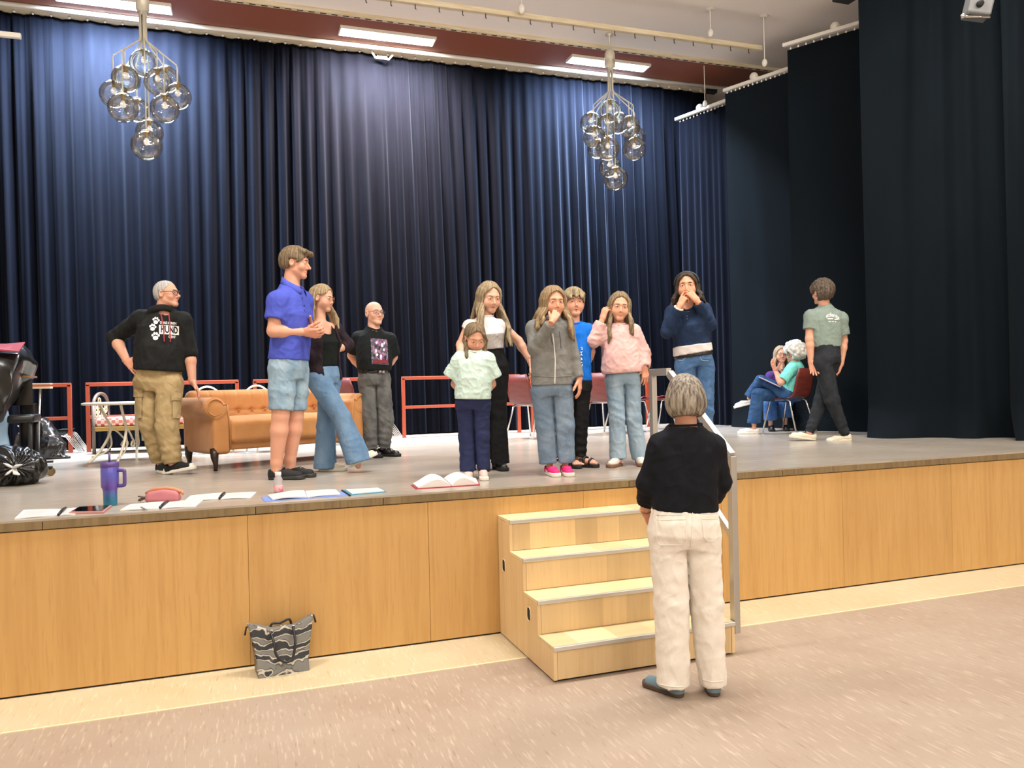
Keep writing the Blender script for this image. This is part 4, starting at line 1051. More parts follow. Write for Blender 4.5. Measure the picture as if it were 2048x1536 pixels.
    for y in (.075, .095): t.tube([W_(.034, y, .052), W_(.015, y+.004, .072), W_(-.006, y+.004, .075)], .0065, 6)
    t.build('white_stripes', M_whiterub, s_, True, True)
    return F
def p_blacktop():
    F = Figure('woman with long blond hair in a black top and flared jeans, one foot stretched forward', 6.56, (655, 941), H)
    F.joints(nk=(639, 645), shR=(622, 659, -.10), elR=(618, 706, -.12), wrR=(624, 738, -.02), shL=(670, 658, .12), elL=(694, 689, .20), wrL=(670, 702, .06), pv=(647, 754), hpR=(637, 762, -.07), hpL=(660, 760, .06), knR=(684, 838, -.12), anR=(716, 916, -.12), knL=(652, 850, .04), anL=(650, 928, .02))
    T = F.T; J = F.J
    F.setup(40, (645, 596), 62, 0.212, '#d29a7c', .90, pitch=-10, neck_r=.047, wr=.023, headopt=dict(female=True, brow='#7a5f44', slit=.0026, nose=.95), secs=[(-.1, .14, .10), (.15, .12, .095), (.6, .135, .10), (.82, .135, .085), (.94, .10, .07), (1, .055, .055)])
    F.body([(T['wrL'], J(656, 709, 0)-T['wrL'], J(668, 720, .02)-T['wrL'], False, dict(curl=(30, 35, 20), sc_=.88)),
            (T['wrR'], J(630, 757, 0)-T['wrR'], np.cross(F.f, UP)*-1, True, dict(curl=(25, 30, 20), sc_=.88))])
    F.top('tank_top', cloth('black_jersey', '#0f1413', '#131817'), [(0, .14, .115), (.2, .125, .11), (.45, .128, .113, .01), (.62, .138, .125, .02), (.8, .13, .095), (.93, .085, .07), (1, .05, .05)], J(647, 733), {}, neck=(.082, .045, .055), yoke_r=.035, seed=21, wrinkle=.0025, h=.0072)
    cg = cloth('plum_cardigan', '#231a20', '#2e2229', bump=.3, bscale=(160, 160, 160))
    rg = np.cross(F.f, F.up)
    cx = J(640, 690)
    def opening(p, r_, f_, d, th):
        q = p-T['pv']; x = q@r_; y = q@f_
        return np.maximum(np.abs(x)-.085, -y-.03)
    F.top('cardigan', cg, [(-.25, .165, .125), (0, .16, .13), (.2, .142, .127), (.45, .142, .128, .01), (.62, .152, .138, .02), (.8, .148, .11), (.95, .095, .08), (1, .06, .06)], J(640, 762), {'R': [(T['shR'], .058), (T['elR'], .052), (T['elR']*.2+T['wrR']*.8, .046)], 'L': [(T['shL'], .058), (T['elL'], .055), (T['elL']*.55+T['wrL']*.45, .047)]}, neck=(.10, .05, .10), yoke_r=.052, seed=22, wrinkle=.005, h=.0075, open_front=opening, lo_extra=.05)
    jm = denim('mid_denim', '#5a7998', '#7591ac')
    F.trousers('flared_jeans', jm, {'R': [(T['hpR'], .094), (T['knR'], .076), (T['anR']+unit(T['anR']-T['knR'])*.03, .108)], 'L': [(T['hpL'], .092), (T['knL'], .074), (T['anL']-UP*.035, .094)]}, J(647, 733)+F.up*.02, [(-.12, .13, .10), (0, .155, .12), (.18, .135, .112)], wrinkle=.0035, seed=23, crotch_k=.008, hem={'R': unit(T['anR']-T['knR'])+CRH*-.15, 'L': -UP})
    L = [lock(F, a, .20+.02*math.sin(a), out=.02, fw=.02 if a < 120 else -.01, seed=1, wave=.006) for a in (115, 140, 165, 190, 215, 240)]
    L += [lock(F, a, .25, out=.02, fw=.05, side=-.03, seed=2, wave=.006) for a in (-62, -74, -88)] + [lock(F, 100, .18, out=.006, seed=3)]
    hair(F, 'hair', hair_mat('blond', '#9a7b50', '#cdb485'), .013, hairline(.080, .03, -.11, -.004), L, part=True, seed=6)
    F.head.glasses(F.root, '#b98d6a', .024, .018, .0012)
    cs = mat('cream_canvas', '#cfc6ae', .8)
    shoe(F.root, T['anL']+UP*0, facing(74, T['anL']), .245, H, cs, M_whiterub, high=.07, laces=M_whiterub)
    a = T['anR']; shoe(F.root, a, facing(78, a), .245, a[2]-.075, cs, M_whiterub, pitch=24, high=.07)
    return F
def p_bald():
    F = Figure('bald man with glasses in a black printed T-shirt and grey jeans, hands behind his back', 7.85, (755, 908), H)
    F.joints(nk=(747, 659), shR=(717, 676), elR=(703, 711, .10), wrR=(728, 744, .17), shL=(779, 679, .03), elL=(787, 714, .12), wrL=(768, 742, .18), pv=(748, 758), hpR=(736, 766, -.02), hpL=(762, 766, .02), knR=(741, 835, -.04), anR=(744, 893, -.02), knL=(771, 838, -.02), anL=(766, 890, .02))
    T = F.T; J = F.J
    F.setup(20, (749, 627), 30, 0.236, '#d09a80', 1.0, pitch=3, neck_r=.058, wr=.027, headopt=dict(brow='#8a7462', slit=.0036, nose=1.08, blush=.2), secs=[(-.1, .15, .11), (.2, .15, .12), (.6, .165, .115), (.85, .16, .10), (1, .065, .065)])
    F.body([(T['wrR'], J(748, 750, .2)-T['wrR'], CH, True, {}), (T['wrL'], J(752, 748, .2)-T['wrL'], CH, False, {})])
    bm_ = cloth('black_cotton', '#101314', '#15191a')
    cR, cL = T['shR']*.22+T['elR']*.78, T['shL']*.15+T['elL']*.85
    F.top('t_shirt', bm_, [(0, .158, .13), (.15, .165, .142, .01), (.4, .175, .15, .02), (.7, .175, .135), (.86, .15, .105), (1, .075, .075)], J(748, 741), {'R': [(T['shR'], .066), (cR, .075)], 'L': [(T['shL'], .066), (cL, .078)]}, neck=(.064, .02, .014), yoke_r=.056, seed=31, wrinkle=.004)
    B = F.bvh_top
    v, f = grid2d(8, 10); pc = mat('shirt_print', '#45454e', .8, var='#8a6680', vscale=(38, 38, 26), ramp=(.50, .56), detail=5)
    F.decal('print', B, (v, f), lambda x, y: (741+2.5*y+33*x, 677+51*y+2*x), pc, F.root, off=.004)
    rr = random.Random(3)
    for i in range(22):
        x, y = rr.uniform(.1, .9), rr.uniform(.12, .80); v, f = disc2d(7, rr.uniform(1.2, 2.8), rr.uniform(2.5, 6)); 
        F.decal('print_figure', B, (v, f), lambda a, b: (741+2.5*y+33*x+a, 677+51*y+b), mat('print_'+'abc'[i % 3], ['#d6c6d2', '#7d4a78', '#231a24'][i % 3], .8), F.root, off=.0055+i*.0001)
    v, f = grid2d(6, 2); F.decal('print_band', B, (v, f), lambda x, y: (746+29*x, 719.5+7*y), mat('print_red', '#7a2a34', .8), F.root, off=.008)
    gm = denim('grey_denim', '#4b4b4a', '#6d6d6a')
    F.trousers('jeans', gm, {'R': [(T['hpR'], .094), (T['knR'], .080), (T['anR']-UP*.02, .072)], 'L': [(T['hpL'], .094), (T['knL'], .080), (T['anL']-UP*.02, .072)]}, J(748, 738), [(-.12, .13, .11), (0, .155, .125), (.16, .152, .122), (.25, .152, .122)], wrinkle=.005, seed=32, stack=.004)
    b0 = loft(T['pv'], T['nk'], F.f, [(.10, .1555, .1255), (.175, .1555, .1255)]); lo = T['pv']-.2; hi = T['pv']+.2
    link_mesh('belt', np_mesh('belt', *mesh_sdf(b0, lo, hi, .009)), mat('black_leather', '#0d0d0e', .4), F.root, True)
    v, f = grid2d(3, 2); F.decal('belt_buckle', F.bvh_leg, (v, f), lambda x, y: (757+11*x, 741.5+5*y), M_chrome, F.root, off=.012)
    F.head.glasses(F.root, '#3a2e2c', .027, .017, .002)
    bs = mat('black_leather_shoe', '#101011', .35)
    shoe(F.root, T['anR'], facing(24, T['anR']), .27, H, bs, M_dark); shoe(F.root, T['anL'], facing(52, T['anL']), .28, H, bs, M_dark)
    return F
def p_blond():
    F = Figure('tall woman with very long blond hair in white cropped top and black flared trousers', 6.40, (990, 936), H)
    F.joints(nk=(970, 637), shR=(939, 651), elR=(921, 690, .02), wrR=(926, 726, -.12), shL=(1001, 650), elL=(1037, 682, .04), wrL=(1059, 720, .02), pv=(980, 735), hpR=(968, 745), hpL=(994, 745), knR=(970, 830), anR=(967, 915), knL=(993, 830), anL=(994, 915))
    T = F.T; J = F.J
    F.setup(8, (979, 594), 26, 0.232, '#d6a184', .86, pitch=-16, neck_r=.047, wr=.023, headopt=dict(female=True, brow='#7d6246', slit=.0022, nose=1.0, mouth=.0015), secs=[(-.1, .13, .095), (.15, .115, .09), (.6, .132, .095), (.85, .13, .08), (1, .052, .052)])
    F.body([(T['wrL'], J(1064, 742, .03)-T['wrL'], np.cross(F.f, UP), False, dict(curl=(15, 22, 15), sc_=.9)), (T['wrR'], J(930, 742, -.15)-T['wrR'], CH, True, dict(sc_=.9))])
    cR, cL = T['shR']*.80+T['elR']*.20, T['shL']*.80+T['elL']*.20
    F.top('crop_top', cloth('white_cotton', '#cfc9c6', '#c5bfbd'), [(.1, .125, .10), (.3, .122, .10), (.5, .13, .112, .012), (.66, .142, .128, .022), (.82, .138, .10), (.93, .10, .08), (1, .06, .06)], J(985, 699), {'R': [(T['shR'], .046), (cR, .054)], 'L': [(T['shL'], .046), (cL, .054)]}, neck=(.053, .008, .0), yoke_r=.040, seed=41, wrinkle=.003, h=.0072)
    bm_ = cloth('black_crepe', '#0e0e0f', '#131314')
    F.trousers('flared_trousers', bm_, {'R': [(T['hpR'], .094), (T['knR'], .078), (T['anR']-UP*.04, .10)], 'L': [(T['hpL'], .096), (T['knL'], .078), (T['anL']-UP*.045, .10)]}, J(984, 698), [(-.12, .13, .10), (0, .158, .115), (.2, .135, .105), (.38, .122, .098), (.5, .12, .097)], wrinkle=.0025, seed=42, crotch_k=.02)
    L = [lock(F, a, .36, out=.03, fw=.085, side=-.02 if a > 0 else .0, seed=1, wave=.013, r=(.017, .018, .017, .007)) for a in (62, 74, 88)]
    L += [lock(F, a, .40, out=.03, fw=.085, side=-.035, seed=2, wave=.014, r=(.017, .018, .018, .007)) for a in (-58, -70, -84, -98)]
    L += [lock(F, a, .34, out=.04, fw=-.03, seed=3, wave=.012) for a in (105, 125, 150, 180, 210, 235, 255)]
    hair(F, 'hair', hair_mat('ash_blond', '#8d7350', '#cbb48a'), .014, hairline(.082, .03, -.12, -.004), L, part=True, seed=8)
    bs = _mats['black_leather_shoe']
    shoe(F.root, T['anR'], facing(5, T['anR']), .245, H, bs, M_dark, high=.065); shoe(F.root, T['anL'], facing(22, T['anL']), .25, H, bs, M_dark, high=.065)
    return F
def p_mint():
    F = Figure('small girl in a pale mint T-shirt and navy trousers looking down at her feet', 5.80, (950, 955), H)
    F.joints(nk=(947, 707), shR=(921, 719), elR=(910, 768, .06), wrR=(932, 792, .15), shL=(973, 719), elL=(984, 768, .07), wrL=(962, 792, .15), pv=(946, 806), hpR=(934, 812), hpL=(959, 812), knR=(936, 872), anR=(938, 936), knL=(961, 872), anL=(965, 934))
    T = F.T; J = F.J
    F.setup(10, (950, 676), 14, 0.205, '#d49a7c', .70, pitch=-27, neck_r=.040, wr=.020, headopt=dict(female=True, child=True, brow='#7d6246', slit=.0016, blush=.25), secs=[(-.1, .11, .085), (.2, .11, .085), (.6, .112, .08), (.85, .105, .07), (1, .045, .045)])
    F.body([(T['wrR'], J(945, 798, .17)-T['wrR'], CH, True, dict(sc_=.72)), (T['wrL'], J(950, 798, .17)-T['wrL'], CH, False, dict(sc_=.72))])
    cR, cL = T['shR']*.18+T['elR']*.82+F.J(905, 750)*0, T['shL']*.18+T['elL']*.82
    cR = J(903, 754, .03); cL = J(987, 756, .03)
    F.top('t_shirt', cloth('mint_cotton', '#b3c9bf', '#bccfc6'), [(-.05, .132, .115), (.2, .132, .115), (.5, .132, .11), (.8, .125, .09), (1, .06, .06)], J(946, 798), {'R': [(T['shR'], .056), (cR, .068)], 'L': [(T['shL'], .056), (cL, .066)]}, neck=(.050, .012, .008), yoke_r=.050, seed=51, wrinkle=.005, wf=(45, 45, 40), h=.007)
    nv = cloth('navy_jersey', '#272d4d', '#222846')
    F.trousers('wide_trousers', nv, {'R': [(T['hpR'], .078), (T['knR'], .066), (T['anR']-UP*.02, .066)], 'L': [(T['hpL'], .078), (T['knL'], .064), (T['anL']-UP*.012, .058)]}, J(946, 792), [(-.12, .115, .085), (0, .125, .10), (.25, .12, .095)], wrinkle=.003, seed=52, h=.0072, crotch_k=.007)
    fH = F.head; P = fH.wld
    br = []
    for sx in (1, -1):
        a = P((sx*.076, -.02, -.03)); b = a-UP*.03+F.f*.03; c = b-UP*.09+F.f*.045
        br.append([(P((sx*.06, -.03, .03)), .022), (a, .020), (b, .016), (b*.66+c*.34, .019), (b*.33+c*.67, .014), (c, .015), (c-UP*.035+F.f*.005, .005)])
    br.append([(P((-.055, .065, .055)), .012), (P((-.085, .055, .0)), .008), (P((-.088, .05, -.045)), .004)])
    hair(F, 'hair', hair_mat('dark_blond', '#6b563c', '#a38a62'), .013, hairline(.080, .03, -.055, .004), br, part=True, seed=9)
    t = MB()
    for z in np.linspace(.045, .118, 10): t.sphere(P((0, -.016+.096*math.sqrt(max(0, 1-((z-.03)/.094)**2))*1.0, z+.006)), .0022, 6, 4)
    pk = mat('pale_pink_knit', '#c9aaa0', .8)
    s1, W1 = shoe(F.root, T['anR'], facing(-4, T['anR']), .205, H, pk, M_whiterub, high=.065); s2, W2 = shoe(F.root, T['anL'], facing(6, T['anL']), .205, H, pk, M_whiterub, high=.075)
    t = MB(); t.tube([W2(-.03, .05, .045), W2(-.012, .055, .066), W2(.012, .055, .066), W2(.03, .05, .045)], .006, 6); t.build('strap', mat('rose_strap', '#b78f8c', .7), s2, True, True)
    return F
for fn_ in PEOPLE_A if 'PEOPLE_A' in globals() else (p_hoodie, p_polo, p_blacktop, p_bald, p_blond, p_mint): fn_()

def p_greygirl():
    F = Figure('girl in a grey zip hoodie covering her nose with one hand, bright pink sneakers', 5.93, (1110, 950), H)
    F.joints(nk=(1099, 645), shR=(1069, 657), elR=(1071, 696, -.06), wrR=(1105, 641, -.20), shL=(1131, 657), elL=(1145, 711, .01), wrL=(1158, 757, -.02), pv=(1104, 778), hpR=(1086, 788), hpL=(1122, 788), knR=(1093, 852), anR=(1099, 922), knL=(1127, 852), anL=(1130, 922))
    T = F.T; J = F.J
    F.setup(6, (1107, 604), 20, 0.225, '#d0926f', .86, pitch=-6, neck_r=.045, wr=.023, headopt=dict(female=True, child=True, brow='#7a5f44', slit=.0042, iris='#4a3a2a', blush=.28, gaze=(.25, .05)), secs=[(-.1, .13, .10), (.2, .13, .10), (.6, .135, .095), (.85, .125, .08), (1, .05, .05)])
    F.body([(T['wrR'], J(1117, 619, -.14)-T['wrR'], J(1107, 615, 0)-J(1107, 615, -.2), True, dict(curl=(38, 38, 22), thumb=(30, 35), sc_=.86, spread=3)),
            (T['wrL'], J(1161, 790, -.03)-T['wrL'], J(1140, 775, .0)-T['wrL'], False, dict(curl=(14, 20, 14), thumb=(40, 20), sc_=.88))])
    cR = T['elR']*.12+T['wrR']*.88; cL = T['elL']*.04+T['wrL']*.96
    gm = cloth('grey_sweat', '#6f6f6b', '#7b7b77')
    F.top('zip_hoodie', gm, [(-.04, .155, .128), (.06, .158, .13), (.2, .15, .125), (.5, .148, .12), (.8, .14, .10), (1, .07, .07)], J(1104, 770), {'R': [(T['shR'], .062), (T['elR'], .056), (cR, .040)], 'L': [(T['shL'], .062), (T['elL'], .052), (cL, .041)]}, neck=(.056, .02, .02), yoke_r=.060, seed=61, wrinkle=.0035, hood=dict(R=.080, r=.020, back=.9, tilt=22, z=.0), h=.0072)
    B = F.bvh_top
    F.strip('zip', B, [(1105, 668), (1108, 690), (1110.5, 720), (1110, 745), (1109.5, 768)], .0045, mat('white_zip', '#cfccc4', .5), F.root)
    F.strip('drawcord', B, [(1101.5, 667), (1103, 680), (1106, 689)], .003, mat('grey_cord', '#4a4a48', .8), F.root); F.strip('drawcord', B, [(1118, 662), (1121, 680), (1122, 696)], .003, _mats['grey_cord'], F.root)
    F.strip('hem_seam', B, [(1066, 752), (1085, 753), (1104, 754), (1124, 753), (1142, 752)], .003, gm, F.root)
    dm = denim('dusty_denim', '#5f7286', '#7b8c9c')
    F.trousers('wide_jeans', dm, {'R': [(T['hpR'], .090), (T['knR'], .080), (T['anR']-UP*.015, .076)], 'L': [(T['hpL'], .090), (T['knL'], .080), (T['anL']-UP*.01, .073)]}, J(1104, 766), [(-.1, .13, .10), (0, .148, .12), (.15, .145, .118)], wrinkle=.0035, seed=62, crotch_k=.006)
    L = [lock(F, a, d, out=.03, fw=.07, side=sd, seed=1, wave=.014, r=(.017, .02, .018, .007)) for a, d, sd in ((58, .20, .03), (72, .24, .03), (88, .22, .03), (-55, .26, -.01), (-68, .30, -.02), (-82, .28, -.02))]
    L += [lock(F, a, .24, out=.045, fw=-.02, seed=3, wave=.016, r=(.017, .021, .02, .008)) for a in (105, 125, 150, 180, 210, 235, 255)]
    hair(F, 'hair', hair_mat('honey_blond', '#86683f', '#c2a375'), .016, hairline(.080, .03, -.12, -.004), L, part=True, seed=10)
    pk = mat('hot_pink_mesh', '#d31a6a', .7); tip = mat('gum_rubber', '#c79a62', .6)
    for q, ph in (('R', 20), ('L', 14)): shoe(F.root, T['an'+q], facing(ph, T['an'+q]), .235, H, pk, M_whiterub, toe=None, high=.075, extra=[('white_stripe', M_whiterub, (.02, .045))])
    return F
def p_boy():
    F = Figure('boy in a bright blue T-shirt and black trousers with sandals behind the grey hoodie girl', 6.45, (1158, 930), H)
    F.joints(nk=(1148, 650), shR=(1124, 661), elR=(1115, 705, .05), wrR=(1122, 742, .10), shL=(1174, 661), elL=(1182, 703, .06), wrL=(1172, 735, .13), pv=(1150, 768), hpR=(1139, 775), hpL=(1162, 775), knR=(1138, 845), anR=(1137, 912), knL=(1160, 845), anL=(1159, 915))
    T = F.T; J = F.J
    F.setup(8, (1148, 605), 12, 0.228, '#d09274', .84, neck_r=.046, wr=.023, headopt=dict(child=True, brow='#6b563e', slit=.0036, mouth=.002, blush=.2, gaze=(.1, 0)), secs=[(-.1, .12, .09), (.2, .12, .09), (.6, .125, .09), (.85, .12, .075), (1, .05, .05)])
    F.body([(T['wrR'], J(1135, 755, .14)-T['wrR'], CH, True, dict(sc_=.82)), (T['wrL'], J(1160, 752, .16)-T['wrL'], CH, False, dict(sc_=.82))])
    cR, cL = T['shR']*.3+T['elR']*.7, T['shL']*.25+T['elL']*.75
    F.top('t_shirt', cloth('royal_blue_cotton', '#1268c8', '#1060ba'), [(-.02, .135, .11), (.3, .132, .11), (.6, .135, .105), (.85, .125, .085), (1, .06, .06)], J(1150, 762), {'R': [(T['shR'], .056), (cR, .062)], 'L': [(T['shL'], .056), (cL, .062)]}, neck=(.052, .014, .010), yoke_r=.052, seed=71, wrinkle=.004, h=.0072)
    B = F.bvh_top; rr = random.Random(5)
    for i in range(13):                                                 # faded vertical lettering on the front, too worn to read
        y = 692+i*5.2; P = [(1163+rr.uniform(-2.2, 2.2), y+rr.uniform(0, 4.5)) for _ in range(4)]
        F.strip('worn_print', B, P, .0032, M_print, F.root, sub=3)
    F.trousers('trousers', cloth('black_twill', '#111112', '#171718'), {'R': [(T['hpR'], .082), (T['knR'], .066), (T['anR']+UP*.01, .056)], 'L': [(T['hpL'], .082), (T['knL'], .066), (T['anL']+UP*.012, .056)]}, J(1150, 758), [(-.1, .12, .095), (0, .13, .105), (.15, .128, .105)], wrinkle=.004, seed=72, stack=.005, h=.0075)
    def fr(p, q, d):
        return smin(d, np.minimum(np.minimum(rcone(p, F.head.wld((.06, .055, .06)), F.head.wld((.045, .095, .030)), .022, .012), rcone(p, F.head.wld((.0, .075, .085)), F.head.wld((.0, .108, .036)), .026, .013)), rcone(p, F.head.wld((-.06, .055, .06)), F.head.wld((-.045, .095, .030)), .022, .012)), .02)
    hair(F, 'hair', hair_mat('light_brown', '#86704c', '#cdb78c'), .019, hairline(.056, .02, -.045, .010), extra=fr, seed=12, strand=.0016)
    bs = mat('black_strap', '#121212', .6); sk = skin_mat(F.skin)
    for q, ph in (('R', 30), ('L', 56)):
        a = T['an'+q]; f = unit([*facing(ph, a)[:2], 0]); r = np.cross(f, UP); g = V3([a[0], a[1], H])
        sd = empty('sandal', (0, 0, 0)); sd.parent = F.root; sd.matrix_parent_inverse = pmat(F.root).inverted()
        def ft(p): 
            d = rcone(p, g-f*.03+UP*.055, g+f*.13+UP*.042, .028, .024); d = smin(d, rcone(p, a, g-f*.02+UP*.06, .032, .032), .02)
            for i in range(5): d = smin(d, rcone(p, g+f*.12+r*(.028-.014*i)*(-1 if q == 'R' else 1)+UP*.04, g+f*(.180-.008*i)+r*(.030-.015*i)*(-1 if q == 'R' else 1)+UP*.036, .012, .0085), .005)
            return np.maximum(d, H+.026-p[:, 2])
        V, Q = mesh_sdf(ft, g-.2, g+np.array([.2, .2, .14]), .005); me = np_mesh('foot', V, Q, np.ones((len(V), 3))); link_mesh('foot', me, sk, F.root, True)
        shoe(sd, a, f, .245, H, None, bs, sandal=sd)
        t = MB()
        for y, h_ in ((.115, .072), (.06, .086)):
            t.tube([g+f*y+r*-.040+UP*.03, g+f*y+r*-.030+UP*(h_-.012), g+f*y+UP*h_, g+f*y+r*.030+UP*(h_-.012), g+f*y+r*.040+UP*.03], .010, 6)
        t.tube([g+f*.05+r*-.036+UP*.06, g-f*.055+UP*.085, g+f*.05+r*.036+UP*.06], .007, 6); t.build('strap', bs, sd, True, True)
    return F
def p_pink():
    F = Figure('girl in a pale pink sweatshirt and faded jeans holding her hair back with one hand', 6.47, (1248, 934), H)
    F.joints(nk=(1238, 655), shR=(1213, 666), elR=(1185, 681, -.04), wrR=(1205, 638, -.06), shL=(1266, 664), elL=(1286, 705, .02), wrL=(1289, 735, -.05), pv=(1246, 758), hpR=(1232, 766), hpL=(1261, 766), knR=(1234, 836, -.03), anR=(1236, 912, -.03), knL=(1266, 836), anL=(1279, 912, .02))
    T = F.T; J = F.J
    F.setup(4, (1239, 613), 8, 0.226, '#d69a78', .82, pitch=-8, roll=-5, neck_r=.043, wr=.022, headopt=dict(female=True, child=True, brow='#6b523a', slit=.0036, iris='#3e3226', blush=.16, gaze=(-.1, .1)), secs=[(-.1, .12, .09), (.2, .115, .09), (.6, .125, .09), (.85, .12, .075), (1, .048, .048)])
    F.body([(T['wrR'], J(1212, 613, -.05)-T['wrR'], J(1235, 615, .06)-T['wrR'], True, dict(curl=(35, 45, 25), thumb=(30, 30), sc_=.84)),
            (T['wrL'], J(1292, 760, -.06)-T['wrL'], J(1270, 760, .15)-T['wrL'], False, dict(curl=(16, 26, 16), thumb=(45, 20), sc_=.86, spread=8))])
    cR = T['elR']*.14+T['wrR']*.86; cL = T['elL']*.02+T['wrL']*.98
    F.top('sweatshirt', cloth('pale_pink_fleece', '#d0a5a0', '#d8afa9'), [(-.02, .140, .115), (.05, .162, .13), (.2, .172, .14), (.45, .158, .13), (.7, .15, .11), (.85, .135, .09), (1, .06, .06)], J(1246, 746), {'R': [(T['shR'], .064), (T['elR'], .062), (cR, .044)], 'L': [(T['shL'], .064), (T['elL'], .062), (cL, .050)]}, neck=(.050, .008, .004), yoke_r=.060, seed=81, wrinkle=.0045, h=.0072)
    dm = denim('faded_denim', '#7b94a8', '#9fb2bf')
    F.trousers('jeans', dm, {'R': [(T['hpR'], .084), (T['knR'], .064), (T['anR']-UP*.02, .068)], 'L': [(T['hpL'], .084), (T['knL'], .066), (T['anL']-UP*.02, .064)]}, J(1246, 742), [(-.1, .12, .095), (0, .138, .108), (.15, .132, .105)], wrinkle=.004, seed=82, crotch_k=.008, h=.0075)
    L = [lock(F, a, d, out=.015, fw=.06, side=sd, seed=1, wave=.010, r=(.015, .017, .016, .006)) for a, d, sd in ((62, .30, -.005), (76, .33, .0), (90, .34, .005), (-58, .22, .0), (-70, .26, -.005), (-84, .24, -.01))]
    L += [lock(F, a, .26, out=.02, fw=-.02, seed=3, wave=.008) for a in (110, 135, 180, 225, 250)]
    hair(F, 'hair', hair_mat('mouse_blond', '#75603f', '#b9a078'), .013, hairline(.082, .03, -.12, -.004), L, part=True, seed=13)
    wk = mat('white_leather', '#cdc6bb', .5); gum = mat('brown_gum_sole', '#7a5a42', .6)
    for q, ph in (('R', -24), ('L', 8)): shoe(F.root, T['an'+q], facing(ph, T['an'+q]), .235, H, wk, gum, high=.075, laces=M_whiterub, extra=[('red_stripe', mat('red_leather', '#b0344a', .6), (.025, .05, .075))])
    return F
def p_teen():
    F = Figure('teenage girl in a navy sweater and jeans holding both hands over her mouth', 6.55, (1392, 930), H)
    F.joints(nk=(1374, 615), shR=(1345, 624), elR=(1334, 664, -.06), wrR=(1359, 613, -.17), shL=(1408, 619), elL=(1419, 648, -.06), wrL=(1394, 602, -.17), pv=(1388, 722), hpR=(1372, 735), hpL=(1407, 735), knR=(1376, 822), anR=(1376, 912), knL=(1410, 822), anL=(1410, 912))
    T = F.T; J = F.J
    F.setup(-2, (1374, 573), -2, 0.230, '#c9875f', .90, pitch=0, roll=2, neck_r=.046, wr=.024, headopt=dict(female=True, brow='#33251a', slit=.0046, iris='#241610', blush=.1, gaze=(0, -.05)), secs=[(-.1, .13, .10), (.15, .125, .095), (.6, .135, .10), (.85, .13, .08), (1, .052, .052)])
    F.body([(T['wrR'], J(1370, 590, -.15)-T['wrR'], J(1390, 592, -.05)-T['wrR'], True, dict(per=[(8, 15, 10), (38, 50, 30), (45, 55, 35), (50, 60, 35)], thumb=(20, 35), sc_=.90)),
            (T['wrL'], J(1379, 584, -.15)-T['wrL'], J(1366, 596, -.04)-T['wrL'], False, dict(curl=(25, 40, 22), thumb=(20, 30), sc_=.92))])
    cR = T['elR']*.10+T['wrR']*.90; cL = T['elL']*.10+T['wrL']*.90
    nv = cloth('navy_knit', '#1b2b45', '#22334f')
    F.top('sweater', nv, [(.1, .152, .115), (.3, .146, .112), (.5, .145, .118, .01), (.66, .152, .125, .015), (.85, .14, .09), (1, .065, .06)], J(1387, 693), {'R': [(T['shR'], .056), (T['elR'], .053), (cR, .037)], 'L': [(T['shL'], .056), (T['elL'], .055), (cL, .037)]}, neck=(.060, .025, .02), yoke_r=.053, seed=91, wrinkle=.0035, h=.0072)
    B = F.bvh_top
    for y in (632.5, 638): v, f = disc2d(10, 1.4, 1.4); F.decal('button', B, (v, f), lambda a, b: (1374.5+a, y+b), mat('grey_button', '#5d6470', .4), F.root, off=.004)
    tt = loft(T['pv'], T['nk'], F.f, [(.05, .163, .129), (.30, .157, .123)]); wv = lambda p: np.maximum(tt(p)-.003*waves(p, (40, 40, 40), 3), -((p-J(1387, 707))@unit(F.up+CRH*-.04)))
    link_mesh('undershirt', np_mesh('undershirt', *mesh_sdf(wv, T['pv']-.25, T['pv']+.25, .0075)), cloth('white_jersey', '#cbc4c1', '#c3bcb9'), F.root, True)
    F.trousers('jeans', denim('blue_denim', '#37557c', '#5577a0'), {'R': [(T['hpR'], .092), (T['knR'], .070), (T['anR'], .055)], 'L': [(T['hpL'], .092), (T['knL'], .070), (T['anL'], .055)]}, J(1388, 702), [(-.1, .13, .10), (0, .152, .115), (.12, .146, .112), (.2, .146, .112)], wrinkle=.0035, seed=92)
    b0 = loft(T['pv'], T['nk'], F.f, [(.08, .157, .124), (.165, .155, .122)]); link_mesh('belt', np_mesh('belt', *mesh_sdf(b0, T['pv']-.2, T['pv']+.2, .008)), mat('belt_leather', '#17120f', .4), F.root, True)
    for x0 in (1366, 1404): F.strip('pocket_seam', F.bvh_leg, [(x0-9 if x0 < 1380 else x0+14, 722), (x0, 721), (x0+(6 if x0 < 1380 else -4), 714)], .0025, mat('pale_seam', '#8ea3bb', .8), F.root)
    L = [lock(F, a, d, out=.025, fw=.03, side=sd, seed=1, wave=.010, r=(.016, .018, .018, .008)) for a, d, sd in ((68, .19, .02), (84, .20, .025), (-68, .12, -.01), (-84, .13, -.015), (-98, .13, -.02))]
    L += [lock(F, a, .18, out=.03, fw=-.01, seed=3, wave=.010) for a in (105, 125, 150, 180, 210, 235, 255)]
    hair(F, 'hair', hair_mat('dark_brown', '#2c231c', '#5d5044'), .016, hairline(.080, .03, -.10, -.002), L, seed=14)
    hb = MB(); P = F.head.wld
    hb.tube([P((math.sin(a)*.098, .034, .018+math.cos(a)*.098)) for a in np.linspace(-1.6, 1.6, 17)], .006*1, 6, flat=1.6); hb.build('headband', mat('black_band', '#101012', .5), F.root, True, True)
    bl = MB(); w_ = T['elR']*.06+T['wrR']*.94; d_ = unit(T['wrR']-T['elR']); a_ = unit(np.cross(d_, UP)); b_ = np.cross(d_, a_)
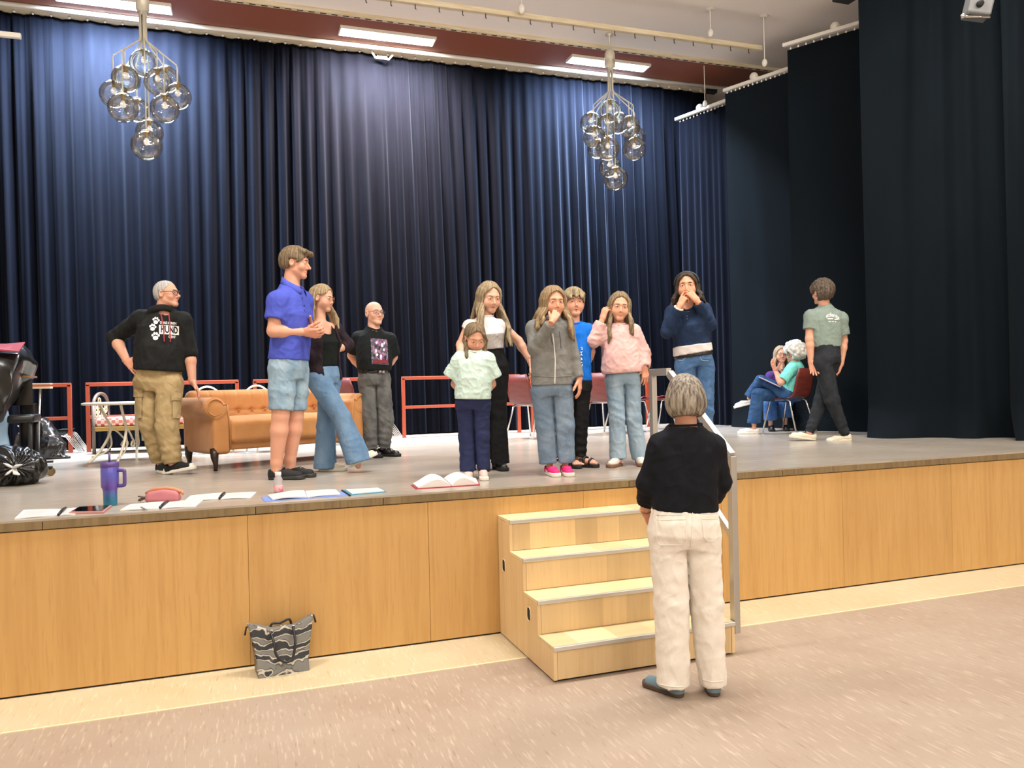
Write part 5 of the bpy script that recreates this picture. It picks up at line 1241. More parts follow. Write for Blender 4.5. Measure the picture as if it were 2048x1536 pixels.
    bl.tube([w_+.034*(math.cos(t)*a_+math.sin(t)*b_) for t in np.linspace(0, 6.2832, 17)], .008, 6, cap=False); bl.build('bracelet', mat('white_bead', '#d9d5cc', .4), F.root, True, True)
    for q in 'RL': shoe(F.root, T['an'+q], facing(0, T['an'+q]), .24, H, wk_, M_whiterub)
    return F
wk_ = mat('white_leather', '#cdc6bb', .5)
def p_walker():
    F = Figure('man in a sage green T-shirt and dark sweatpants walking away, seen from behind', 8.55, (1652, 880), H)
    F.joints(nk=(1651, 616), shL=(1622, 632), elL=(1619, 678, -.02), wrL=(1622, 722, -.03), shR=(1682, 637), elR=(1687, 682, .03), wrR=(1682, 728, .02), pv=(1653, 714), hpL=(1645, 724, -.06), hpR=(1663, 724, .06), knL=(1664, 800, -.06), anL=(1691, 866, -.02), knR=(1642, 802, .06), anR=(1619, 862, .02))
    T = F.T; J = F.J
    F.setup(-160, (1643, 585), -140, 0.236, '#c99070', 1.06, neck_r=.058, wr=.029, hip_phi=-140, headopt=dict(brow='#3a2d22'), secs=[(-.1, .15, .11), (.2, .145, .11), (.6, .165, .115), (.85, .165, .10), (1, .065, .065)])
    F.body([(T['wrL'], J(1629, 745, -.06)-T['wrL'], J(1622, 735, -.3)-T['wrL'], False, dict(curl=(18, 24, 16), thumb=(35, 15), sc_=1.08)),
            (T['wrR'], J(1676, 750, .02)-T['wrR'], J(1655, 740, .05)-T['wrR'], True, dict(curl=(20, 26, 16), thumb=(35, 15), sc_=1.05))])
    cR, cL = T['shR']*.28+T['elR']*.72, T['shL']*.42+T['elL']*.58
    F.top('t_shirt', cloth('sage_cotton', '#7f8d84', '#77857b'), [(-.02, .15, .12), (.2, .15, .12), (.5, .165, .125), (.75, .178, .125), (.9, .165, .10), (1, .08, .075)], J(1655, 694), {'R': [(T['shR'], .066), (cR, .072)], 'L': [(T['shL'], .068), (cL, .074)]}, neck=(.062, .012, .0), yoke_r=.066, seed=101, wrinkle=.0035)
    B = F.bvh_top
    tm = text_mesh('atlanta', 1.0, .16, bold=.02, shear=.15); w = max(p[0] for p in tm[0])
    F.decal('lettering', B, tm, lambda x, y: (1664.8+13.5*x/w, 633.5+2.2*(x/w)+4.6*(x/w)**2-y*11), M_print, F.root, off=.004)
    for (x0, x1, y0, hh_) in [(1655, 1666, 636.2, 2.0), (1669, 1675, 637.5, 2.2), (1656.5, 1662, 642.5, 1.4), (1664, 1667, 642.5, 1.6), (1669.5, 1672, 642.5, 2.0)]:
        v, f = grid2d(4, 1); F.decal('small_print', B, (v, f), lambda x, y: (x0+(x1-x0)*x, y0+.006*(x0-1664)**2+hh_*y), M_print, F.root, off=.004)
    F.trousers('sweatpants', cloth('charcoal_fleece', '#212428', '#2a2d31'), {'R': [(T['hpR'], .098), (T['knR'], .074), (T['anR']-UP*.015, .046)], 'L': [(T['hpL'], .100), (T['knL'], .078), (T['anL']-UP*.02, .047)]}, J(1655, 690), [(-.12, .12, .12), (0, .14, .135), (.2, .14, .12), (.3, .14, .118)], wrinkle=.004, seed=102, stack=.004, k=.05)
    def curls(p, q, d): return d-.009*waves(p, (62, 62, 62), 5)-.004*waves(p, (120, 120, 120), 8)
    hair(F, 'hair', hair_mat('brown_grey', '#4a3b30', '#85735f'), .036, hairline(.075, .03, -.085, .016), extra=curls, seed=15, strand=0)
    cs = mat('ivory_leather', '#cdc4ac', .5)
    shoe(F.root, T['anL'], facing(-82, T['anL']), .285, H, cs, cs, pitch=-9, high=.075); shoe(F.root, T['anR'], facing(-84, T['anR']), .285, H, cs, cs, pitch=7, high=.075)
    return F
def p_front():
    F = Figure('grey haired woman in black sweater and white trousers standing before the steps, seen from behind', 4.16, (1375, 1385), 0.0)
    F.joints(nk=(1372, 858), shL=(1322, 892), elL=(1296, 968, .03), wrL=(1291, 1022, .16), shR=(1425, 895), elR=(1441, 965, .06), wrR=(1418, 1015, .22), pv=(1368, 1062), hpL=(1338, 1080), hpR=(1400, 1080), knL=(1343, 1205), anL=(1346, 1345, .01), knR=(1412, 1205, .02), anR=(1425, 1345, .02))
    T = F.T; J = F.J
    F.setup(-172, (1369, 796), -168, 0.226, '#c98f72', 1.0, neck_r=.056, wr=.026, headopt=dict(female=True), secs=[(-.1, .15, .11), (.2, .15, .12), (.6, .155, .115), (.85, .15, .095), (1, .06, .06)])
    F.body([(T['wrL'], J(1297, 1042, .22)-T['wrL'], J(1330, 1040, .2)-T['wrL'], False, dict(curl=(30, 40, 25), sc_=.95)), (T['wrR'], J(1395, 1040, .26)-T['wrR'], J(1380, 1030, .1)-T['wrR'], True, dict(curl=(30, 40, 25), sc_=.95))])
    cR = T['elR']*.4+T['wrR']*.6; cL = T['elL']*.35+T['wrL']*.65
    F.top('sweater', cloth('black_fine_knit', '#0d0f15', '#12141b', bump=.35, bscale=(30, 30, 16)), [(-.02, .168, .135), (.05, .182, .145), (.2, .172, .14), (.5, .166, .13), (.78, .165, .115), (.92, .14, .09), (1, .10, .075)], J(1364, 1019), {'R': [(T['shR'], .064), (T['elR'], .056), (cR, .047)], 'L': [(T['shL'], .064), (T['elL'], .058), (cL, .050)]}, neck=(.080, .0, .012), band=.004, yoke_r=.060, seed=111, wrinkle=.004, h=.0075, wf=(30, 30, 24))
    wm = cloth('white_denim', '#e8e3da', '#e0d9ce', bump=.4, bscale=(26, 26, 18))
    F.trousers('trousers', wm, {'L': [(T['hpL'], .104), (T['knL'], .090), (T['anL']-UP*.06, .084)], 'R': [(T['hpR'], .104), (T['knR'], .088), (T['anR']-UP*.06, .070)]}, J(1366, 1010), [(-.14, .15, .12), (-.02, .182, .145, -.01), (.1, .178, .145, -.01), (.25, .166, .13)], wrinkle=.0045, seed=112, crotch_k=.012, h=.008, k=.04)
    LB = F.bvh_leg
    for (x0, x1, y0, y1, sk_) in [(1313, 1373, 1030, 1090, 0), (1402, 1436, 1028, 1082, 4)]:
        P = [(x0, y0), (x1, y0-1)]; F.strip('pocket_seam', LB, P, .0028, wm, F.root); F.strip('pocket_seam', LB, [(x0, y0+10), (x1, y0+9)], .0025, wm, F.root)
        F.strip('pocket_seam', LB, [(x0, y0), (x0+1+sk_, y1-8), (x0+7+sk_, y1), (x1-8, y1), (x1-1, y1-10), (x1, y0)], .0028, wm, F.root)
    F.strip('centre_seam', LB, [(1385, 1022), (1384, 1060), (1381, 1095)], .0025, wm, F.root); F.strip('hem_seam', LB, [(1316, 1368), (1340, 1373), (1368, 1374)], .0028, wm, F.root); F.strip('hem_seam', LB, [(1405, 1360), (1425, 1364), (1446, 1362)], .0028, wm, F.root)
    def cap(q, d):
        # chin length bob, full at the sides
        b = ell(q, (0, -.030, -.028), (.104, .110, .098)); b = np.maximum(b, -q[:, 2]-.098-.02*(q[:, 1]+.03)/.1)
        return smin(d, b, .03)
    def nb(q): return np.maximum(np.minimum(q[:, 1]-.030, .085-q[:, 2]), np.minimum(np.abs(q[:, 0])-.5, 1))
    hair(F, 'hair', mat('hair_silver_brown', '#4a4038', .38, spec=.5, var='#a09686', vscale=(85, 85, 5), bump=.5, bscale=(300, 300, 10), detail=2), .017, nb, cap=cap, seed=16, strand=.0016, noise=(.0025, (60, 60, 10)), h=.0042)
    F.head.glasses(F.root, '#d8d4cc', .026, .02, .0022)
    t = MB(); w_ = T['wrL']+unit(T['elL']-T['wrL'])*.01; d_ = unit(T['wrL']-T['elL']); a_ = unit(np.cross(d_, UP)); b_ = np.cross(d_, a_)
    t.tube([w_+.030*(math.cos(q)*a_+math.sin(q)*b_) for q in np.linspace(0, 6.2832, 17)], .003, 6, cap=False); t.build('watch_band', mat('gold', '#a8834a', .3, .9), F.root, True, True)
    bm_ = mat('blue_grey_suede', '#66808c', .8); ds = mat('dark_gum_sole', '#4a3a2e', .6)
    shoe(F.root, T['anL'], facing(-128, T['anL']), .265, 0.0, bm_, ds, high=.075, laces=mat('light_lace', '#c9ccc9', .7)); shoe(F.root, T['anR'], facing(-172, T['anR']), .265, 0.0, bm_, ds, high=.075)
    return F
def p_whitehair():
    F = Figure('seated woman with curly white hair in a turquoise T-shirt, her legs crossed, gesturing', 9.85, (1560, 862), H)
    F.joints(nk=(1592, 728), shL=(1583, 738, -.13), elL=(1562, 765, -.20), wrL=(1551, 742, -.12), shR=(1597, 736, .16), elR=(1572, 758, .22), wrR=(1564, 737, .16), pv=(1580, 793), hpL=(1576, 791, -.08), hpR=(1580, 791, .09), knL=(1522, 762, .06), anL=(1499, 795, .12), knR=(1516, 789, -.03), anR=(1508, 846, -.02))
    T = F.T; J = F.J
    F.setup(-122, (1588, 706), -128, 0.222, '#cb9376', .95, pitch=0, neck_r=.050, wr=.025, hip_phi=-112, headopt=dict(female=True, brow='#b5b0a8'), secs=[(-.1, .15, .12), (.2, .15, .125), (.6, .15, .12), (.85, .14, .09), (1, .055, .055)])
    F.body([(T['wrL'], J(1543, 722, -.14)-T['wrL'], J(1560, 720, -.1)-T['wrL'], False, dict(curl=(14, 20, 12), thumb=(50, 25), spread=12, sc_=.95)),
            (T['wrR'], J(1566, 728, .10)-T['wrR'], J(1550, 728, .1)-T['wrR'], True, dict(curl=(18, 25, 16), thumb=(50, 20), sc_=.92))])
    cL = T['shL']*.12+T['elL']*.88; cR = T['shR']*.12+T['elR']*.88
    F.top('t_shirt', cloth('turquoise_cotton', '#7ad2c6', '#6cc4b8'), [(-.1, .16, .14), (.2, .165, .15), (.5, .16, .14), (.8, .15, .105), (1, .07, .065)], J(1582, 792), {'R': [(T['shR'], .062), (cR, .066)], 'L': [(T['shL'], .062), (cL, .068)]}, neck=(.058, .01, .0), yoke_r=.058, seed=121, wrinkle=.0045)
    F.trousers('jeans', denim('indigo_denim', '#1f3a5c', '#34547c'), {'L': [(T['hpL'], .088), (T['knL'], .074), (T['anL']+UP*.0, .074)], 'R': [(T['hpR'], .088), (T['knR'], .074), (T['anR']-UP*.0, .082)]}, J(1582, 786), [(-.08, .14, .12), (0, .155, .14), (.2, .155, .14)], wrinkle=.004, seed=122, crotch_k=.01, k=.05, hem={'R': -UP})
    hair(F, 'hair', mat('hair_white', '#a9a8a0', .6, var='#cfcec6', vscale=(30, 30, 30), ramp=(.4, .6)), .056, hairline(.078, .03, -.085, .022), noise=(.010, (58, 58, 58)), strand=0, extra=lambda p, q, d: d-.004*waves(p, (120, 120, 120), 4), seed=17, h=.005)
    wk = mat('white_slip_on', '#d2cdc8', .6)
    shoe(F.root, T['anR'], facing(-86, T['anR']), .265, H, wk, M_whiterub, high=.075); a = T['anL']; shoe(F.root, a, facing(-96, a), .265, a[2]-.075, wk, M_whiterub, pitch=-14, high=.075)
    bk = MB(); p0, p1 = J(1518, 756, -.03), J(1561, 776, -.10); d_ = unit(p1-p0); s_ = unit(np.cross(d_, UP)); c = (p0+p1)/2; n_ = np.cross(s_, d_)
    Rm = Matrix((Vector(d_), Vector(s_), Vector(n_ if n_[2] > 0 else -n_))).transposed()
    bk.box(c+UP*.012+s_*0.0, (np.linalg.norm(p1-p0), .20, .014), b=.002, R=Rm); tag(bk.build('notebook', mat('lilac_grey_cover', '#a8a0b4', .6)), 'pale notebook on the lap of the white haired woman', 'notebook')
    return F
def p_seated2():
    F = Figure('seated blond woman in a purple top half hidden behind the white haired woman', 10.65, (1562, 855), H)
    F.joints(nk=(1563, 741), shR=(1541, 752), elR=(1541, 780, -.04), wrR=(1552, 790, -.18), shL=(1585, 752), elL=(1588, 780, -.04), wrL=(1575, 790, -.2), pv=(1563, 800), hpR=(1552, 800), hpL=(1574, 800), knR=(1540, 806, -.38), anR=(1541, 840, -.32), knL=(1571, 806, -.38), anL=(1570, 838, -.30))
    T = F.T; J = F.J
    F.setup(0, (1562, 709), 12, 0.222, '#cc957a', .95, neck_r=.048, wr=.024, headopt=dict(female=True, brow='#8a7458', slit=.0022), secs=[(-.1, .14, .11), (.2, .14, .11), (.6, .14, .105), (.85, .135, .08), (1, .052, .052)])
    F.body([(T['wrR'], J(1560, 795, -.2)-T['wrR'], -UP, True, dict(sc_=.9)), (T['wrL'], J(1566, 795, -.22)-T['wrL'], -UP, False, dict(sc_=.9))])
    F.top('blouse', cloth('purple_jersey', '#4a2f6e', '#422a63'), [(-.1, .155, .125), (.2, .155, .125), (.6, .152, .12), (.85, .142, .09), (1, .065, .06)], J(1563, 808), {'R': [(T['shR'], .058), (T['elR'], .052), (T['wrR']*.9+T['elR']*.1, .04)], 'L': [(T['shL'], .058), (T['elL'], .052), (T['wrL']*.9+T['elL']*.1, .04)]}, neck=(.06, .02, .02), yoke_r=.055, seed=131, h=.009)
    F.trousers('jeans', denim('bright_denim', '#2f5792', '#4a72ad'), {'R': [(T['hpR'], .09), (T['knR'], .08), (T['anR']-UP*.0, .085)], 'L': [(T['hpL'], .09), (T['knL'], .08), (T['anL']+UP*.02, .085)]}, J(1563, 792), [(-.1, .14, .12), (0, .155, .13), (.15, .15, .13)], wrinkle=.003, seed=132, h=.009, k=.05, hem={'R': -UP, 'L': -UP})
    L = [lock(F, a, .17, out=.02, fw=.02, seed=1, wave=.006) for a in (65, 80, 95, 120, 150, 180, 210, 240, -65, -80, -95)]
    hair(F, 'hair', hair_mat('pale_blond', '#a58a66', '#cdb592'), .014, hairline(.078, .03, -.10, -.002), L, part=True, seed=18, h=.005)
    F.head.glasses(F.root, '#5a4a44', .025, .018, .0016)
    for q in 'RL': shoe(F.root, T['an'+q], facing(8, T['an'+q]), .25, H, _mats['black_leather_shoe'], M_dark, high=.08)
    return F
for fn_ in (p_greygirl, p_boy, p_pink, p_teen, p_walker, p_front, p_whitehair, p_seated2): fn_()

# ================================================================== furniture and things
def onx(px, py, X):
    d = ray(px, py); return EYEP + X/d[0]*d
def smooth_sdf(name, fn, lo, hi, h, material, parent=None, world=False):
    return link_mesh(name, np_mesh(name, *mesh_sdf(fn, lo, hi, h)), material, parent, world)
def sbox(q, c, half, r):
    a = np.abs(q-np.array(c))-(np.array(half)-r); return np.linalg.norm(np.maximum(a, 0), axis=1)+np.minimum(a.max(1), 0)-r

# ---- steps with handrail
XLs, XRs, ST, TR, D4 = 1.626, 2.80, 0.1975, 0.235, 0.939
steps = empty('stage_steps', ((XLs+XRs)/2, D-D4/2, 0), label='portable birch plywood steps with four treads leading up to the stage', cat='steps')
def sm(o): o.matrix_parent_inverse = pmat(steps).inverted(); return o
def part(name, c, size, material, b=0.002):
    o = MB().box((0, 0, 0), size, b=b).build(name, material, steps); o.location = Vector(c); return sm(o)
poly = [(D-0.006, 0.012)]
for i in range(4): poly += [(D-D4+i*TR, 0.012 if i == 0 else i*ST-0.002), (D-D4+i*TR, (i+1)*ST-0.022)]
poly += [(D-0.006, 4*ST-0.022)]
poly = [(D-0.006, 0.012), (D-D4, 0.012)]+[p for i in range(4) for p in ((D-D4+i*TR, (i+1)*ST-0.022), (D-D4+(i+1)*TR if i < 3 else D-0.006, (i+1)*ST-0.022))]
for x0, x1 in ((XLs, XLs+0.021), (XRs-0.021, XRs)):
    Mx = Matrix(((0, 0, 1, 0), (1, 0, 0, 0), (0, 1, 0, 0), (0, 0, 0, 1)))
    MB().prism(poly, x0, x1, Mx).build('side_panel', M_birch, steps, False, True)
M_nose = mat('nosing_aluminium', '#cfcfca', 0.35, 0.6)
for i in range(4):
    y0 = D-D4+i*TR; z = (i+1)*ST
    part('riser', ((XLs+XRs)/2, y0+0.012, i*ST+0.012*(i == 0)+(ST-0.024-0.012*(i == 0))/2), (XRs-XLs-0.046, 0.022, ST-0.026-0.012*(i == 0)), M_riser)
    part('tread', ((XLs+XRs)/2, y0+0.016+(TR if i < 3 else D-0.006-y0-0.0)/2-0.006, z-0.011), (XRs-XLs-0.002, (TR+0.004 if i < 3 else D-0.01-y0-0.012), 0.021), M_tread)
    part('nosing', ((XLs+XRs)/2, y0-0.001, z-0.011), (XRs-XLs-0.001, 0.022, 0.024), M_nose, 0.003)
part('base_gap_shade', ((XLs+XRs)/2, D-D4/2, 0.007), (XRs-XLs-0.05, D4-0.04, 0.014), M_dark)
for px in ((1008, 1131), (1058, 1228)):
    p = onx(*px, XLs); n = 20; st = lambda a, e: (0.020*(1 if math.sin(a) > 0 else -1)*0+math.cos(a)*e*0.026, math.sin(a)*e*0.020+(0.018 if math.sin(a) > 0 else -0.018))
    pl_ = [st(6.2832*i/n, 1) for i in range(n)]
    MB().prism([(p[1]+u, p[2]+v) for u, v in pl_], XLs-0.0012, XLs+0.004, Matrix(((0, 0, 1, 0), (1, 0, 0, 0), (0, 1, 0, 0), (0, 0, 0, 1)))).build('hand_hole', M_dark, steps, False, True)
    t = MB(); t.tube([(XLs-0.001, p[1]+u*1.1, p[2]+v*1.1) for u, v in pl_+pl_[:1]], 0.003, 6, cap=False); t.build('hole_rim', mat('pale_cut_ply', '#e6d4ae', .6), steps, True, True)
hr = empty('handrail', (XRs+0.03, 4.1, 0.1), label='brushed aluminium handrail rising along the right side of the steps', cat='handrail')
XH = XRs+0.028; p1 = onx(1463, 912, XH); p1b = onx(1470, 1285, XH); bend = onx(1338, 748, XH); p2 = onx(1305, 745, XH)
def beam(name, a, b, s_=0.05):
    a, b = Vector(a), Vector(b); d = (b-a).normalized(); x = Vector((1, 0, 0)); y = d.cross(x).normalized(); R = Matrix((x, y, d)).transposed()
    MB().box((a+b)/2, (s_*0.8, s_, (b-a).length), b=0.004, R=R).build(name, M_alu, hr, False, True)
ya, yb = p1[1], p2[1]; zt = p2[2]
beam('post', (XH, ya, 0.12), (XH, ya, p1[2])); beam('post', (XH, yb, H), (XH, yb, zt-0.02)); beam('top_rail', (XH, yb+0.02, zt), (XH, bend[1], zt)); beam('sloping_rail', (XH, bend[1]-0.008, zt-0.01), (XH, ya, p1[2]-0.0))
l1 = onx(1470, 1075, XH); sl = (zt-p1[2])/(bend[1]-ya); zl = l1[2]+sl*(bend[1]-ya); beam('lower_rail', (XH, ya, l1[2]), (XH, bend[1], zl), 0.042); beam('lower_rail', (XH, bend[1]-.02, zl), (XH, yb, zl), 0.042)
MB().box((XH-0.018, ya, 0.13), (0.02, 0.03, 0.03), b=0.004).build('bolt', M_dark, hr, False, True)

# ---- coral red safety rails in front of the curtain
YR = 10.55; prev = None
segs = [(-10, 143, 'coral red safety rail behind the piano and the bin bags'), (172, 478, 'coral red safety rail behind the white table and the man in the hoodie'), (507, 779, 'coral red safety rail behind the orange sofa'),
        (804, 1040, 'coral red safety rail behind the small girl in the mint T-shirt'), (1062, 1270, 'coral red safety rail behind the grey hoodie girl and the boy'), (1292, 1452, 'coral red safety rail behind the aluminium handrail')]
for a, b, lab in segs:
    xa, xb = ony(a, 800, YR)[0], ony(b, 800, YR)[0]; e = empty('safety_rail', ((xa+xb)/2, YR, H), label=lab, cat='railing', group='coral red safety rails'); L2 = (xb-xa)/2
    for s_ in (-1, 1):
        MB().box((s_*(L2-0.02), 0, 0.40), (0.045, 0.045, 0.80), b=0.004).build('post', M_rail, e)
    MB().box((0, 0, 0.80), (2*L2, 0.045, 0.045), b=0.005).build('top_rail', M_rail, e); MB().box((0, 0, 0.41), (2*L2-0.05, 0.04, 0.04), b=0.005).build('lower_rail', M_rail, e)

# ---- orange sofa
M_velour = mat('orange_velour', '#bb8452', 0.75, spec=0.2, var='#b07a48', vscale=(7, 7, 7), sheen=0.25, bump=0.15, bscale=(60, 60, 60))
fl = onz(428, 943, H); ang = math.radians(24); SL = 1.50
sofa = empty('sofa', (fl[0], fl[1], H), ang, label='orange velour sofa with rolled arms and a buttoned back', cat='sofa')
def arm(x0, sgn):
    def fn(q):
        x = (q[:, 0]-x0)*sgn                                           # outwards positive
        Q = np.c_[x, q[:, 1], q[:, 2]]
        taper = 1
        d = sbox(Q, (-0.045, 0.33, 0.355), (0.075, 0.345, 0.215), 0.03)
        roll = np.sqrt((x-0.012)**2+(q[:, 2]-0.545)**2)-0.088; roll = np.maximum(roll, np.abs(q[:, 1]-0.33)-0.345)
        d = smin(d, roll, 0.03)
        rb = smax(rcone(Q, (-0.05, 0.64, 0.60), (-0.05, 0.66, 0.2), 0.09, 0.07), -1*(q[:, 1]-0.9), .01)
        return smin(d, rb, 0.05)
    return fn
lo, hi = np.array([-.2, -.1, .1]), np.array([.2, .85, .75])
smooth_sdf('arm', arm(0.03, -1), lo, hi, .010, M_velour, sofa); smooth_sdf('arm', arm(SL-0.03, 1), lo+[SL, 0, 0], hi+[SL, 0, 0], .010, M_velour, sofa)
smooth_sdf('frame', lambda q: sbox(q, (SL/2, .35, .215), (SL/2-.02, .335, .045), .02), (-.05, -.05, .1), (SL+.05, .8, .35), .012, M_velour, sofa)
smooth_sdf('seat_cushion', lambda q: sbox(np.c_[q[:, 0], q[:, 1], q[:, 2]-.02*np.cos((q[:, 0]-SL/2)/SL*2.6)*np.clip(q[:, 1]*3, 0, 1)], (SL/2, .27, .33), (SL/2-.135, .30, .105), .05), (.05, -.1, .15), (SL-.05, .7, .55), .010, M_velour, sofa)
bx_ = [.22+.1325*i for i in range(9)]
def back(q):
    y0 = .545+.10*(q[:, 2]-.35)
    d = sbox(np.c_[q[:, 0], q[:, 1]-.12*(q[:, 2]-.4), q[:, 2]], (SL/2, .64, .46), (SL/2-.03, .085, .235), .07)
    for b in bx_:
        d = d+.020*np.exp(-(((q[:, 0]-b)/.028)**2+((q[:, 2]-.50)/.028)**2))*(q[:, 1] < .66)+.007*np.exp(-((q[:, 0]-b)/.010)**2)*np.clip((q[:, 2]-.50)*8, 0, 1)*(q[:, 1] < .66)
    d = d+.008*np.exp(-((q[:, 2]-.50)/.012)**2)*(q[:, 1] < .66)
    return d
smooth_sdf('backrest', back, (-.05, .45, .2), (SL+.05, .85, .75), .010, M_velour, sofa)
for b in bx_: MB().sphere((b, .563, .50), .011, 10, 6).build('button', mat('button_velour', '#b5682e', .6), sofa, True)
for x0, s_ in ((.03, -1), (SL-.03, 1)):
    t = MB(); P = [(x0+s_*(.012+.070*math.cos(a)), -.018, .545+.070*math.sin(a)) for a in np.linspace(-2.4, 2.9, 18)]
    t.tube([(x0+s_*-.115, -.018, .18), (x0+s_*-.112, -.018, .40), (x0+s_*-.085, -.018, .58)]+P[::-1], .007, 6); t.build('piping', M_velour, sofa, True)
for x, y, fr in ((.02, .03, 1), (SL-.02, .03, 1), (.03, .60, 0), (SL-.03, .60, 0)):
    t = MB(); s_ = -1 if x < 1 else 1
    t.tube([(x, y, .185), (x+s_*.01, y-.025*fr, .12), (x-s_*.008, y-.005*fr+.03*(1-fr), .05), (x, y-.015*fr+.05*(1-fr), .004)], [.040, .034, .020, .018], 8); t.build('leg', mat('dark_walnut', '#2d1d14', .35), sofa, True)

# ---- white cafe table, settee with carved end, white iron chairs
M_iron = mat('ivory_iron', '#d3cbb4', 0.45)
tc_ = onz(280, 921, H); tb = empty('garden_table', (tc_[0], tc_[1], H), label='low round ivory wrought iron table behind the man in the hoodie', cat='table')
MB().lathe([(.02, .575), (.50, .575), (.515, .58), (.515, .595), (.50, .60), (.02, .60)], 40).build('table_top', M_iron, tb, True)
for a in (200, 250, 330, 100):
    a = math.radians(a); c, s_ = math.cos(a), math.sin(a); t = MB()
    t.tube(cr([(c*r, s_*r, z) for r, z in ((.36, .575), (.33, .50), (.27, .36), (.29, .25), (.38, .10), (.47, .012))]), .013, 8)
    t.tube(cr([(c*r, s_*r, z) for r, z in ((.27, .36), (.20, .30), (.15, .24), (.11, .19), (.13, .15), (.17, .17), (.15, .21))]), .009, 6); t.tube(cr([(c*r, s_*r, z) for r, z in ((.28, .33), (.26, .18), (.33, .10), (.44, .07))]), .008, 6)
    t.build('leg', M_iron, tb, True)
t = MB(); t.tube([(.03, 0, .57), (.03, 0, .2)], .011, 8); t.tube([(-.03, 0, .57), (-.03, 0, .2)], .011, 8); t.build('stem', M_iron, tb, True)
M_check = mat('red_check', '#d9b3a8', 0.8)
def _check(M):
    nt = M.node_tree; N = nt.nodes; L = nt.links; tcn = N.new('ShaderNodeTexCoord'); ck = N.new('ShaderNodeTexChecker'); ck.inputs['Scale'].default_value = 26
    ck.inputs['Color1'].default_value = (*lin('#e2c4b4'), 1); ck.inputs['Color2'].default_value = (*lin('#b9534a'), 1); L.new(tcn.outputs['Object'], ck.inputs['Vector']); L.new(ck.outputs['Color'], N['Principled BSDF'].inputs['Base Color'])
_check(M_check)
sp = onz(190, 908, H); st_ = empty('settee', (sp[0], sp[1]-.05, H), math.radians(-10), label='low settee with a red checked cushion and a carved arched end', cat='settee')
MB().box((.58, .25, .36), (1.16, .50, .10), b=.03).build('cushion', M_check, st_, True); MB().box((.58, .25, .285), (1.2, .52, .05), b=.006).build('seat_rail', mat('gilt_wood', '#9a7a3c', .4), st_)
MB().box((1.12, .25, .44), (.09, .46, .06), b=.02).build('arm_pad', mat('brown_leather', '#4a342a', .5), st_)
fr = mat('grey_brown_wood', '#5d5044', .5); t = MB()
for y in (.0, .5): t.tube([(0, y, .005), (0, y, .56)], .02, 8)
t.tube([(0, .25+.25*math.cos(a), .54+.15*math.sin(a)) for a in np.linspace(0, math.pi, 13)], .02, 8); t.build('end_frame', fr, st_, True)
t = MB(); rr = random.Random(2)
for i in range(26):
    y, z = .04+.42*((i % 4)+.5)/4, .27+.36*(i//4+.5)/7; r = .035; t.tube([(0, y+r*math.cos(a), z+r*math.sin(a)) for a in np.linspace(rr.uniform(0, 3), rr.uniform(4, 7.5), 10)], .010, 5)
t.build('carved_panel', mat('ivory_inlay', '#c9b79a', .45), st_, True)
for x in (1.14,):
    for y in (.02, .48): MB().tube([(x, y, .005), (x, y, .27)], [.016, .022], 8).build('leg', fr, st_, True)
def iron_chair(p, rz, label):
    e = empty('iron_chair', (p[0], p[1], H), rz, label=label, cat='chair', group='ivory iron chairs behind the sofa')
    MB().lathe([(.02, .42), (.20, .42), (.21, .43), (.20, .445), (.02, .445)], 24).build('seat', M_iron, e, True)
    t = MB(); t.tube([(.20*math.cos(a), -.17-.05*math.sin(a), .44+.30*math.sin(a)) for a in np.linspace(0, math.pi, 17)], .011, 6); t.tube([(.10*math.cos(a), -.17-.04*math.sin(a), .44+.2*math.sin(a)) for a in np.linspace(0, math.pi, 13)], .008, 6); t.build('backrest', M_iron, e, True)
    for a in (45, 135, 225, 315):
        c, s_ = math.cos(math.radians(a)), math.sin(math.radians(a)); t = MB(); t.tube([(c*.17, s_*.17, .42), (c*.14, s_*.14, .25), (c*.22, s_*.22, .005)], .010, 6); t.build('leg', M_iron, e, True)
pc = onz(430, 904, H); iron_chair(pc, math.radians(200), 'ivory iron chair peeping over the left end of the sofa back'); pc = onz(512, 903, H); iron_chair((pc[0]+.1, pc[1], 0), math.radians(200), 'ivory iron chair behind the middle of the sofa')

